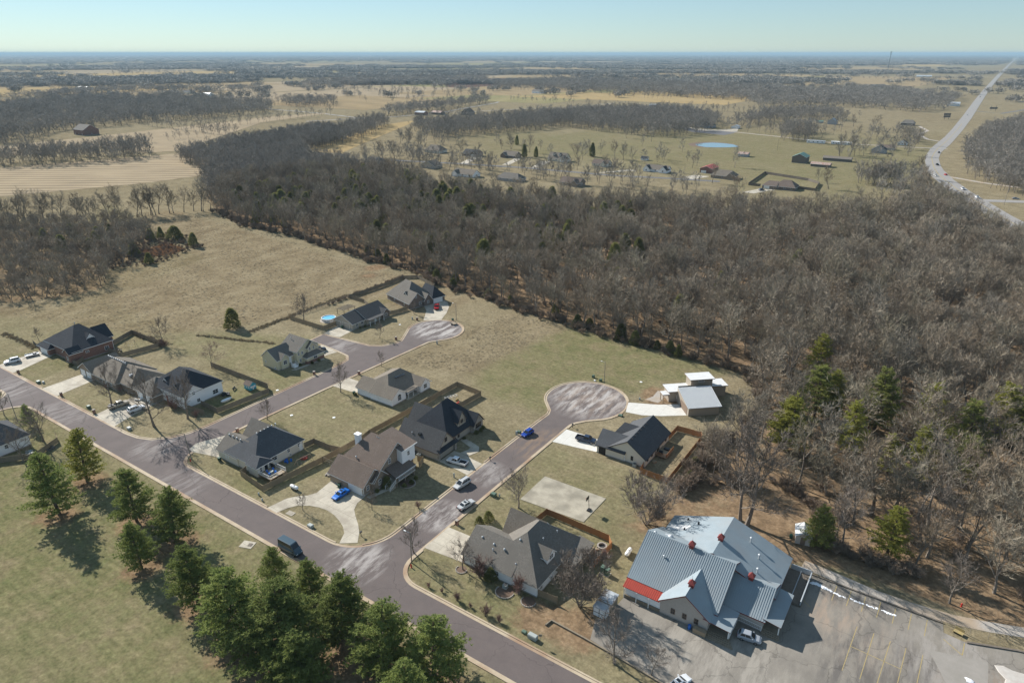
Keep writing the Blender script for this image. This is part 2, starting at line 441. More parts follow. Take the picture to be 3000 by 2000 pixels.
for _ in range(1):
    P3[:, 1:-1, :3] = .25 * P3[:, :-2, :3] + .5 * P3[:, 1:-1, :3] + .25 * P3[:, 2:, :3]
    P3[1:-1, :, :3] = .25 * P3[:-2, :, :3] + .5 * P3[1:-1, :, :3] + .25 * P3[2:, :, :3]
at = gm.color_attributes.new('cover', 'FLOAT_COLOR', 'POINT')
at.data.foreach_set('color', P3.reshape(-1, 4).ravel())

def ground_material():
    m = bpy.data.materials.new('winter_grass'); m.use_nodes = True
    nt = m.node_tree; N = nt.nodes; L = nt.links
    b = N['Principled BSDF']; b.inputs['Roughness'].default_value = 1; b.inputs['Specular IOR Level'].default_value = 0
    geo = N.new('ShaderNodeNewGeometry')
    def noise(s, d=5, r=.6, stretch=None):
        t = N.new('ShaderNodeTexNoise'); t.inputs['Scale'].default_value = s; t.inputs['Detail'].default_value = d; t.inputs['Roughness'].default_value = r
        if stretch:
            mp = N.new('ShaderNodeMapping'); mp.inputs['Scale'].default_value = stretch
            L.new(geo.outputs['Position'], mp.inputs[0]); L.new(mp.outputs[0], t.inputs['Vector'])
        else:
            L.new(geo.outputs['Position'], t.inputs['Vector'])
        return t.outputs['Fac']
    def ramp(f, *st):
        r = N.new('ShaderNodeValToRGB'); e = r.color_ramp.elements
        while len(e) < len(st): e.new(.5)
        for k, (p, c) in enumerate(st): e[k].position = p; e[k].color = (*c, 1)
        L.new(f, r.inputs[0]); return r.outputs[0]
    def mixc(f, a, c, bl='MIX'):
        x = N.new('ShaderNodeMix'); x.data_type = 'RGBA'; x.blend_type = bl
        if isinstance(f, float): x.inputs[0].default_value = f
        else: L.new(f, x.inputs[0])
        for v, i in ((a, 6), (c, 7)):
            if isinstance(v, tuple): x.inputs[i].default_value = (*v, 1)
            else: L.new(v, x.inputs[i])
        return x.outputs[2]
    def mth(op, a, c, clamp=True):
        x = N.new('ShaderNodeMath'); x.operation = op; x.use_clamp = clamp
        for v, i in ((a, 0), (c, 1)):
            if isinstance(v, (int, float)): x.inputs[i].default_value = v
            else: L.new(v, x.inputs[i])
        return x.outputs[0]
    att = N.new('ShaderNodeAttribute'); att.attribute_name = 'cover'
    sep = N.new('ShaderNodeSeparateColor'); L.new(att.outputs['Color'], sep.inputs[0])
    n_mid = noise(.09, 6); n_big = noise(.012, 4); n_fine = noise(1.3, 6, .75); n_tuft = noise(.45, 4, .7)
    dry = ramp(n_mid, (.3, (.148, .122, .073)), (.5, (.215, .178, .108)), (.72, (.285, .240, .152)))
    far = ramp(noise(.004, 3), (.35, (.225, .18, .115)), (.65, (.30, .255, .17)))
    dry = mixc(.35, dry, far)
    green = ramp(noise(.16, 6, .7), (.33, (.21, .173, .102)), (.5, (.165, .155, .076)), (.7, (.105, .122, .048)))
    gf_ = mth('MULTIPLY', sep.outputs[0], ramp(n_big, (.3, (.55, .55, .55)), (.6, (1, 1, 1))))
    c = mixc(mth('MULTIPLY', gf_, 1.25), dry, green)
    rank = ramp(noise(.10, 6, .7, (1.0, .55, 1)), (.36, (.125, .088, .052)), (.54, (.235, .182, .112)), (.75, (.335, .28, .185)))
    c = mixc(mth('MULTIPLY', sep.outputs[2], 1.0), c, rank)
    lit = ramp(noise(.28, 6, .75), (.3, (.13, .092, .058)), (.5, (.225, .155, .094)), (.72, (.315, .232, .146)))
    lm = mth('ADD', sep.outputs[1], mth('MULTIPLY', mth('SUBTRACT', noise(.35, 5, .7), .5, False), 1.1, False))
    lm2 = mth('MULTIPLY', mth('SUBTRACT', lm, .28), 3.0)
    lm3 = mth('MULTIPLY', lm2, mth('GREATER_THAN', sep.outputs[1], .03))
    c = mixc(lm3, c, lit)
    c = mixc(1.0, c, ramp(n_fine, (.28, (.56, .56, .56)), (.72, (1.36, 1.36, 1.36))), 'MULTIPLY')
    c = mixc(1.0, c, ramp(n_tuft, (.3, (.80, .80, .80)), (.66, (1.14, 1.14, 1.14))), 'MULTIPLY')
    soil = mth('MULTIPLY', mth('SUBTRACT', noise(.22, 7, .75), .66), 9.0)
    c = mixc(mth('MULTIPLY', soil, .75), c, (.19, .115, .066))
    wv = N.new('ShaderNodeTexWave'); wv.bands_direction = 'Y'; wv.inputs['Scale'].default_value = .16; wv.inputs['Distortion'].default_value = 5; wv.inputs['Detail'].default_value = 2
    L.new(geo.outputs['Position'], wv.inputs['Vector'])
    c = mixc(mth('MULTIPLY', sep.outputs[0], .9), c, mixc(1.0, c, ramp(wv.outputs['Fac'], (.2, (.91, .92, .89)), (.8, (1.07, 1.06, 1.04))), 'MULTIPLY'))
    L.new(c, b.inputs['Base Color'])
    bp = N.new('ShaderNodeBump'); bp.inputs['Strength'].default_value = .55; bp.inputs['Distance'].default_value = .22
    L.new(mth('ADD', n_tuft, mth('MULTIPLY', n_fine, .5), False), bp.inputs['Height']); L.new(bp.outputs[0], b.inputs['Normal'])
    return m
MATS['winter_grass'] = ground_material()
gm.materials.append(MATS['winter_grass'])
ground = bpy.data.objects.new('ground', gm); COL.objects.link(ground); tag(ground, kind='structure')

# ------------------------------------------------------------------ road surface materials
def road_material(name, base, lo, scuffs, crack):
    m = bpy.data.materials.new(name); m.use_nodes = True
    nt = m.node_tree; N = nt.nodes; L = nt.links
    b = N['Principled BSDF']; b.inputs['Roughness'].default_value = .9; b.inputs['Specular IOR Level'].default_value = .2
    geo = N.new('ShaderNodeNewGeometry'); P = geo.outputs['Position']
    def noise(s, d=5, r=.6, st=None, rot=0):
        t = N.new('ShaderNodeTexNoise'); t.inputs['Scale'].default_value = s; t.inputs['Detail'].default_value = d; t.inputs['Roughness'].default_value = r
        if st:
            mp = N.new('ShaderNodeMapping'); mp.inputs['Scale'].default_value = st; mp.inputs['Rotation'].default_value = (0, 0, rot)
            L.new(P, mp.inputs[0]); L.new(mp.outputs[0], t.inputs[0])
        else: L.new(P, t.inputs[0])
        return t.outputs['Fac']
    def mth(op, a, c, cl=True):
        x = N.new('ShaderNodeMath'); x.operation = op; x.use_clamp = cl
        for v, i in ((a, 0), (c, 1)):
            if isinstance(v, (int, float)): x.inputs[i].default_value = v
            else: L.new(v, x.inputs[i])
        return x.outputs[0]
    def mixc(f, a, c, bl='MIX'):
        x = N.new('ShaderNodeMix'); x.data_type = 'RGBA'; x.blend_type = bl
        if isinstance(f, float): x.inputs[0].default_value = f
        else: L.new(f, x.inputs[0])
        for v, i in ((a, 6), (c, 7)):
            if isinstance(v, tuple): x.inputs[i].default_value = (*v, 1)
            else: L.new(v, x.inputs[i])
        return x.outputs[2]
    rp = N.new('ShaderNodeValToRGB'); e = rp.color_ramp.elements
    e[0].position = .3; e[1].position = .7; e[0].color = (*lo, 1); e[1].color = (*base, 1)
    L.new(noise(.25, 6, .65), rp.inputs[0]); c = rp.outputs[0]
    fine = N.new('ShaderNodeValToRGB'); fine.color_ramp.elements[0].color = (.82, .82, .82, 1); fine.color_ramp.elements[1].color = (1.18, 1.18, 1.18, 1)
    L.new(noise(5, 3, .7), fine.inputs[0]); c = mixc(1.0, c, fine.outputs[0], 'MULTIPLY')
    for (sx_, sy_, r, amt, rot, colr) in scuffs:          # worn, dusty patches
        d = N.new('ShaderNodeVectorMath'); d.operation = 'DISTANCE'; L.new(P, d.inputs[0]); d.inputs[1].default_value = (sx_, sy_, 0)
        fall = mth('SUBTRACT', 1.0, mth('DIVIDE', d.outputs['Value'], r), True)
        n = noise(.5, 7, .72, (1.0, .22, 1), rot)
        f = mth('MULTIPLY', mth('MULTIPLY', mth('SUBTRACT', n, .44), 7.0), mth('MULTIPLY', fall, 2.2))
        c = mixc(mth('MULTIPLY', f, amt), c, colr)
    if crack:
        v = N.new('ShaderNodeTexVoronoi'); v.feature = 'DISTANCE_TO_EDGE'; v.inputs['Scale'].default_value = crack
        ns = N.new('ShaderNodeTexNoise'); ns.inputs['Scale'].default_value = .5; L.new(P, ns.inputs[0])
        ad = N.new('ShaderNodeVectorMath'); ad.operation = 'MULTIPLY_ADD'; L.new(ns.outputs['Color'], ad.inputs[0]); ad.inputs[1].default_value = (3, 3, 0); L.new(P, ad.inputs[2])
        L.new(ad.outputs[0], v.inputs['Vector'])
        k = mth('LESS_THAN', v.outputs['Distance'], .0085 if crack > .1 else .0032)
        c = mixc(mth('MULTIPLY', k, .34), c, tuple(x * .35 for x in lo))
    L.new(c, b.inputs['Base Color'])
    MATS[name] = m
W_ = (.41, .38, .355)
road_material('asphalt', (.142, .117, .109), (.114, .095, .090),
              [(-163, 190, 12, .95, 0.5, W_), (-86, 172, 15, .95, 0.5, W_), (-86, 172, 14, .4, 1.9, (.33, .25, .19)), (-87.5, 100, 7, .7, .1, W_), (-92, 78, 8, .7, .8, W_), (-89, 120, 7, .45, .2, W_),
               (-182, 158, 8, .5, 1.4, W_), (-172, 80, 8, .35, .9, W_), (-214, 74, 12, .3, .9, W_), (-245, 72, 12, .35, .9, W_), (-150, 72, 10, .25, 1, W_), (-82, 140, 12, .4, 0, (.30, .2, .12))], .055)
road_material('parking_asphalt', (.255, .23, .195), (.185, .167, .143),
              [(-20, 92, 18, .7, .8, (.34, .31, .265)), (5, 108, 14, .7, .4, (.10, .09, .085)), (-6, 125.5, 5, .8, 1.5, (.09, .085, .08)), (1, 125.5, 5, .8, 1.5, (.09, .085, .08)), (10, 103, 12, .6, 1.1, (.13, .115, .10)), (0, 116, 10, .4, 1.0, (.34, .28, .22)), (16, 118, 12, .5, .9, (.36, .33, .30)), (22, 112, 10, .6, .2, (.24, .15, .09)), (-6, 119, 6, .5, 1.3, (.36, .27, .20))], .101)

# ------------------------------------------------------------------ streets, kerbs, driveways
ROAD = ([(-340, 70.9), (-244, 70.9)] + arc(-244, 66.9, 4, 90, 0, 4) + [(-240, 20), (-231, 20)] + arc(-225, 64.9, 6, 180, 90, 6) + [(40, 70.9), (40, 79.4)]
        + arc(-77, 85.4, 6, 270, 180) + [(-83, 110), (-82.8, 154), (-82.3, 155.6), (-80.2, 158.6)] + arc(-86.5, 170.5, 13, -39, 214, 26) + [(-92.8, 158.3), (-92, 156), (-92.2, 150), (-92.2, 110)]
        + arc(-102.2, 89.4, 10, 0, -90, 10) + [(-120, 79.4)] + arc(-155.5, 84.9, 5.5, 270, 180) + [(-161, 100), (-160, 130), (-158.6, 160), (-157.6, 178.5)]
        + arc(-163.5, 189.5, 11, -40, 217, 26) + [(-169.8, 178.4), (-167.4, 174), (-167.6, 170.5), (-170, 166.2), (-174, 164)] + [(-197, 162.2), (-196.6, 155), (-179.3, 153.3), (-174, 152.6), (-171.2, 150), (-170.7, 146), (-170.7, 95)]
        + [(-171.4, 89.5), (-173.4, 85), (-176.9, 81.6), (-181, 80), (-186, 79.4), (-340, 79.4)])
road = sheet('road', ROAD, .03, 'asphalt')
GAPS = [(-263, 79.4, 5.4), (-231.5, 79.4, 4.9), (-198.5, 79.4, 6), (-186, 153.8, 4), (-193, 162.4, 4.2), (-171, 198, 3.4), (-159.9, 136.6, 3.6), (-162, 88.5, 4.6), (-122, 79.4, 1.9), (-97.6, 81, 2.4),
        (-92.2, 120, 3.4), (-82.8, 147.2, 4.2), (-73.6, 173.4, 3.3), (-83, 93.6, 4.4), (-197, 158, 4), (40, 75, 5), (-235, 20, 6), (-340, 75, 5)]
def resample(pts, step):
    out = []
    for a, b in zip(pts[:-1], pts[1:]):
        n = max(1, int(math.hypot(b[0] - a[0], b[1] - a[1]) / step))
        out += [(a[0] + (b[0] - a[0]) * k / n, a[1] + (b[1] - a[1]) * k / n) for k in range(n)]
    return out + [pts[-1]]
rs = resample(ROAD + [ROAD[0]], 1.0)
strip('gutter', rs, 0.0, 0.62, .02, .042, 'kerb_concrete')
run = []
for p in rs + [None]:
    if p is None or any(math.hypot(p[0] - g[0], p[1] - g[1]) < g[2] for g in GAPS):
        if len(run) > 2:
            strip('kerb', run, -.32, .02, -.1, .15, 'kerb_concrete')
        run = []
    else:
        run.append(p)
DRIVES = [
    ('concrete', [(-268.6, 79.3), (-257.5, 79.3), (-257.8, 82), (-261, 90.8), (-261.5, 93.5), (-270.3, 93.5)]),
    ('concrete', [(-236.5, 79.3), (-226.8, 79.3), (-227.5, 82), (-228.9, 92), (-237, 92.2)]),
    ('concrete', [(-204.4, 79.3), (-192.6, 79.3), (-194, 83), (-196.2, 94), (-206.5, 94)]),
    ('concrete', [(-189, 154.2), (-179.3, 153.2), (-180.6, 147), (-183, 146), (-189, 146)]),
    ('concrete', [(-197, 162.3), (-189, 163.1), (-190, 171.4), (-199, 171.4)]),
    ('concrete', [(-174.3, 194.8), (-168.6, 199.2), (-172, 207), (-175.6, 213), (-180, 217.5), (-186, 219.5), (-189.5, 217.5), (-186.5, 209), (-180.5, 204)]),
    ('concrete', [(-160.1, 133), (-160, 140.2), (-155, 140.2), (-150, 140), (-150, 134.2), (-152, 133.5)]),
    ('concrete', [(-161, 84), (-163.2, 84.2), (-164.5, 87), (-161.2, 95), (-152, 95), (-152, 86.4), (-157, 85.2)]),
    ('concrete', [(-123.7, 79.3), (-122.9, 84.2), (-121.6, 86.2), (-119.6, 88), (-118.6, 90), (-119.6, 96), (-107.6, 96), (-107.2, 92.6), (-106, 90.4), (-103.8, 88.7), (-101.2, 87), (-98.8, 85), (-96.6, 82.3), (-99.8, 79.9), (-101.5, 83), (-103.4, 84.4),
                  (-105.6, 85.4), (-108.4, 86.3), (-111.1, 86.6), (-113.6, 86.3), (-116, 85.5), (-118.4, 83.9), (-119.6, 82), (-120.3, 79.3)]),
    ('concrete', [(-92.3, 116.8), (-92.3, 123.2), (-95.8, 123.6), (-98.5, 124.2), (-102.5, 124.2), (-102.5, 117.8), (-95, 117.2)]),
    ('concrete_new', [(-82.7, 143.2), (-82.7, 151.3), (-77, 151.4), (-70, 151.4), (-70, 145.3), (-76, 144.2)]),
    ('concrete_new', [(-73, 170.3), (-74.9, 176.4), (-70, 178.6), (-66.5, 180.3), (-61.5, 184), (-56.9, 178.6), (-63, 174), (-68, 171.2)]),
    ('concrete', [(-83.2, 89.3), (-83.2, 97.8), (-73.2, 98.2), (-73.2, 90.3)])]
for m_, P in DRIVES:
    sheet('driveway', P, .047, m_)
sheet('gravel_pad', [(-71.5, 181), (-70.2, 184.5), (-70.5, 189), (-67.6, 189.5), (-66.8, 184), (-67.2, 181.2)], .03, 'gravel')
sheet('pavement', [(-100.5, 124.3), (-97.6, 124.3), (-96.6, 127.5), (-98, 129.6), (-101.8, 130.6), (-104.4, 131), (-104.4, 129.4), (-99.8, 128), (-99.6, 126.6)], .052, 'concrete')
sheet('pavement', [(-107.2, 95.6), (-105.9, 95.6), (-104.9, 99.5), (-103.7, 103), (-104.8, 103.2), (-106, 100.2)], .051, 'concrete')
sheet('pavement', [(-180.9, 133.4), (-179.3, 134.4), (-178.2, 146.2), (-179.4, 146.6), (-180.2, 138)], .03, 'concrete')
MB().prism([(-75.4, 115.8), (-58.4, 116.6), (-58.2, 127.7), (-75.5, 127.5)], -.1, .10).build('sports_court', mat('court_slab', (.43, .385, .30), (.30, .27, .21), scale=.35, c3=(.24, .215, .165), scale3=.22, world_co=True, bump=.2, bscale=8))['kind'] = 'structure'
# car park with painted bays
LOT = [(-41, 87), (-34.6, 86.2), (-20, 84.8), (40, 83), (40, 128.4), (24.5, 127.9), (16.6, 125), (13.2, 125.4), (13.0, 127.6), (-12.4, 127.6), (-14, 116), (-14, 112), (-24, 108), (-40, 106), (-40.6, 98), (-41.3, 93), (-42.5, 92)]
lot = sheet('parking_lot', LOT, .03, 'parking_asphalt')
def pline(x0, y0, x1, y1, w=.13, m_='yellow_paint'):
    d = Vector((x1 - x0, y1 - y0)).normalized(); n = Vector((-d.y, d.x)) * w * .5
    MB().quad((x0 - n.x, y0 - n.y, .036), (x1 - n.x, y1 - n.y, .036), (x1 + n.x, y1 + n.y, .036), (x0 + n.x, y0 + n.y, .036)).build('painted_line', m_, lot)
for k in range(7): pline(-5.75 + 2.69 * k, 127.3, -5.85 + 2.69 * k, 122.5)
for (a, b, c, d) in ((-.5, 118, -1, 105.6), (2.4, 117.9, 1.9, 105.4), (5.2, 117.6, 4.5, 105.6), (7.8, 117.4, 7.4, 107), (10.5, 117.4, 10.2, 109)): pline(a, b, c, d)
pline(-.7, 112.2, 7.6, 111.7); pline(-10.7, 119.6, -9.0, 118.2)
for (a, b, c, d) in ((13.3, 123.6, 16.4, 121.2), (16.4, 121.2, 16.6, 124.6)): pline(a, b, c, d, .16)
sheet('concrete_apron', [(11.2, 119.3), (20.3, 122), (20.5, 112), (15, 111.5)], .034, mat('apron', (.30, .275, .245), (.25, .23, .20), scale=.4, world_co=True))
strip('gravel_lane', [(-13, 130.2), (-6, 129.7), (1.5, 128.9), (8, 129.2), (14.5, 130), (20, 131.6), (26, 133.8), (40, 138), (70, 146)], -1.3, 1.5, .0, .035, 'gravel')
strip('lot_edge_kerb', [(-12.4, 127.9), (0, 127.8), (12.9, 127.9)], -.15, .15, 0, .25, 'weathered_dark')
strip('lot_edge_kerb', [(16.9, 125), (24.6, 127.9), (40, 131.5)], -.2, .2, 0, .25, 'weathered_dark')
strip('retaining_edge', [(-49.6, 85.2), (-49.2, 86.8), (-42, 86.5), (-34.6, 86), (-20, 84.6), (10, 83.2)], -.14, .14, 0, .38, 'wood_grey')
# highway and the lanes beyond
HL = [(66, 400), (11.9, 550), (-17, 645), (-38.6, 733), (-50, 841), (-51.5, 931), (-46.5, 1077), (-45, 1202), (-44, 1492), (-44, 1950), (-42, 2521), (-36, 3389), (-24, 4813), (8, 8207), (230, 28677)]
HR = [(82, 405), (25.5, 558), (-1.3, 645), (-17, 705), (-30.2, 772), (-38, 850), (-38.8, 905), (-35, 994), (-31.5, 1191), (-29.5, 1418), (-28.5, 1913), (-27.5, 2451), (-21, 3399), (-4, 5129), (34, 9130), (262, 28691)]
hm = MB()
HLr = [HL[0]] + resample(HL, 60)[1:]; HRr = resample(HR, 60)
def pl_at(P, t):
    ds = np.concatenate([[0], np.cumsum([math.dist(a, b) for a, b in zip(P[:-1], P[1:])])]); d = t * ds[-1]
    return np.interp(d, ds, [p[0] for p in P]), np.interp(d, ds, [p[1] for p in P])
NL = len(HL)
ts = np.concatenate([np.linspace(0, .06, 60), np.linspace(.062, 1, 60)])
rings = []
for t in ts:
    a = pl_at(HL, t); y = a[1]
    xr = np.interp(y, [p[1] for p in HR], [p[0] for p in HR])
    zt = .12 + max(0, y - 1200) * 2e-4; rings.append([(a[0], y, 0), (a[0], y, zt), (xr, y, zt), (xr, y, 0)])
tag(hm.loft(rings).build('highway', 'highway'), kind='structure')
mid = [((a[1][0] + a[2][0]) / 2, a[1][1]) for a in rings[:44]]
strip('highway_centre_line', mid, -.28, .28, .1, .14, 'yellow_paint')
strip('farm_road', [(-500, 520), (-460, 531), (-427, 540), (-397, 546), (-360, 554), (-318, 557), (-267, 561), (-220, 575), (-180, 583)], -3.3, 3.3, 0, .06, 'asphalt_far')
strip('farm_road', [(-905, 760), (-875, 850), (-850, 900), (-836, 1010), (-862, 1100), (-908, 1290), (-985, 1440), (-1060, 1560)], -3, 3, 0, .08, 'highway')
strip('farm_road', [(-875, 850), (-1000, 880), (-1200, 900)], -3, 3, 0, .09, 'highway')
strip('farm_road', [(-836, 1010), (-800, 1080), (-760, 1180), (-700, 1290), (-690, 1420)], -2.4, 2.4, 0, .07, 'highway')
strip('farm_road', [(-35, 935), (-80, 930), (-150, 925), (-230, 960), (-300, 985), (-330, 990)], -2.6, 2.6, 0, .07, 'gravel')
strip('farm_road', [(-44, 1010), (-62, 1030), (-78, 1090), (-72, 1150), (-88, 1215)], -2.2, 2.2, 0, .07, 'gravel')
strip('farm_road', [(-22, 720), (5, 700), (30, 690)], -2.6, 2.6, 0, .07, 'gravel')
strip('farm_road', [(8, 612), (30, 622), (60, 628), (90, 622)], -5, 5, 0, .09, 'highway')
strip('farm_road', [(-30, 1600), (10, 1560), (50, 1700), (70, 1900), (40, 2000)], -4, 4, 0, .07, 'asphalt_far')
sheet('farm_yard', [(-378.8, 1011), (-371.7, 1016), (-344.7, 980.5), (-315, 981.6), (-290.8, 992), (-287, 964), (-290, 935), (-318, 943), (-340, 950), (-356.6, 967)], .06, 'asphalt_far')
sheet('farm_yard', [(-370, 1012), (-333, 997), (-320, 998), (-300, 1029), (-290, 991), (-316, 985), (-330, 976), (-350, 985)], .075, 'concrete')
for P in ([(-425, 539), (-419, 545), (-436, 588), (-444, 587)], [(-386, 557), (-380, 561), (-393, 601), (-400, 600)], [(-353, 556), (-347, 562), (-359, 604), (-366, 600)],
          [(-214, 585), (-202, 580), (-196, 604), (-210, 604)], [(-150, 545), (-141, 545), (-131, 571), (-143, 567)], [(-288, 565), (-282, 568), (-262, 598), (-272, 600)]):
    sheet('driveway', P, .08, 'concrete')

# ------------------------------------------------------------------ fields, pond
def rows_material(name, c1, c2, rot, scale):
    m = bpy.data.materials.new(name); m.use_nodes = True
    nt = m.node_tree; N = nt.nodes; L = nt.links
    b = N['Principled BSDF']; b.inputs['Roughness'].default_value = 1; b.inputs['Specular IOR Level'].default_value = 0
    g = N.new('ShaderNodeNewGeometry'); mp = N.new('ShaderNodeMapping'); mp.inputs['Rotation'].default_value = (0, 0, rot)
    L.new(g.outputs['Position'], mp.inputs[0])
    w = N.new('ShaderNodeTexWave'); w.bands_direction = 'Y'; w.inputs['Scale'].default_value = scale; w.inputs['Distortion'].default_value = 4.0; w.inputs['Detail'].default_value = 3; w.inputs['Detail Scale'].default_value = .25
    L.new(mp.outputs[0], w.inputs[0])
    n = N.new('ShaderNodeTexNoise'); n.inputs['Scale'].default_value = .03; n.inputs['Detail'].default_value = 6; L.new(g.outputs['Position'], n.inputs[0])
    x = N.new('ShaderNodeMix'); x.data_type = 'RGBA'; L.new(w.outputs['Fac'], x.inputs[0]); x.inputs[6].default_value = (*c1, 1); x.inputs[7].default_value = (*c2, 1)
    r = N.new('ShaderNodeValToRGB'); r.color_ramp.elements[0].color = (.72, .72, .72, 1); r.color_ramp.elements[1].color = (1.25, 1.22, 1.15, 1); L.new(n.outputs['Fac'], r.inputs[0])
    y = N.new('ShaderNodeMix'); y.data_type = 'RGBA'; y.blend_type = 'MULTIPLY'; y.inputs[0].default_value = 1; L.new(x.outputs[2], y.inputs[6]); L.new(r.outputs[0], y.inputs[7])
    L.new(y.outputs[2], b.inputs['Base Color']); MATS[name] = m
rows_material('stubble', (.39, .32, .225), (.25, .20, .14), R(-36), .028)
rows_material('hay_meadow', (.37, .28, .15), (.31, .235, .125), R(-60), .03)
rows_material('pasture_tan', (.30, .235, .145), (.27, .21, .13), R(20), .004)
rows_material('pasture_green', (.235, .215, .115), (.27, .235, .13), R(70), .004)
rows_material('ploughed', (.105, .07, .055), (.135, .09, .07), R(0), .02)
for m_, z, P in (('stubble', .10, [(-850, 240), (-768, 278), (-723, 434), (-650, 432), (-607, 427), (-570, 366), (-576, 306), (-611, 215), (-700, 170)]),
                 ('stubble', .12, [(-950, 320), (-964, 447), (-988, 601), (-1026, 803), (-1000, 899), (-949, 709), (-821, 544), (-740, 445), (-759, 411), (-855, 414), (-849, 350), (-860, 290)]),
                 ('hay_meadow', .10, [(-627, 520), (-690, 640), (-759, 755), (-775, 880), (-740, 820), (-618, 598), (-576, 525)]),
                 ('ploughed', .20, [(-1827, 2187), (-1802, 2627), (-1295, 1888), (-1379, 1730)])):
    sheet('field', P, z, m_)
fr = np.random.default_rng(21)
for k in range(70):
    d = 1700 * (1.034 ** (k % 60)) * fr.uniform(.9, 1.1); a = R(33.9) + fr.uniform(-.72, .72)
    cx, cy = -math.sin(a) * d, math.cos(a) * d
    w, h = d * fr.uniform(.05, .14), d * fr.uniform(.10, .25)
    if cx - 1.3 * w < 30 and cx + 1.3 * w > -70: continue
    z = .05 + k * .0025
    q = [(cx - w, cy - h), (cx + w * fr.uniform(.7, 1.1), cy - h * fr.uniform(.7, 1.1)), (cx + w, cy + h), (cx - w * fr.uniform(.7, 1.1), cy + h * fr.uniform(.8, 1.1))]
    sheet('field', q, z, ['pasture_tan', 'pasture_green', 'pasture_tan', 'stubble', 'hay_meadow'][k % 5])
POND = [(-288, 820), (-284, 836), (-276, 846), (-262, 848), (-250, 843), (-240, 830), (-238, 822), (-245, 812), (-258, 803), (-268, 799), (-280, 806)]
sheet('pond_bank', [(p[0] + (p[0] + 262) * .18 - 4, p[1] + (p[1] - 824) * .2 + 1) for p in POND], .07, 'dirt_brown')
sheet('pond', POND, .10, 'pond_water')
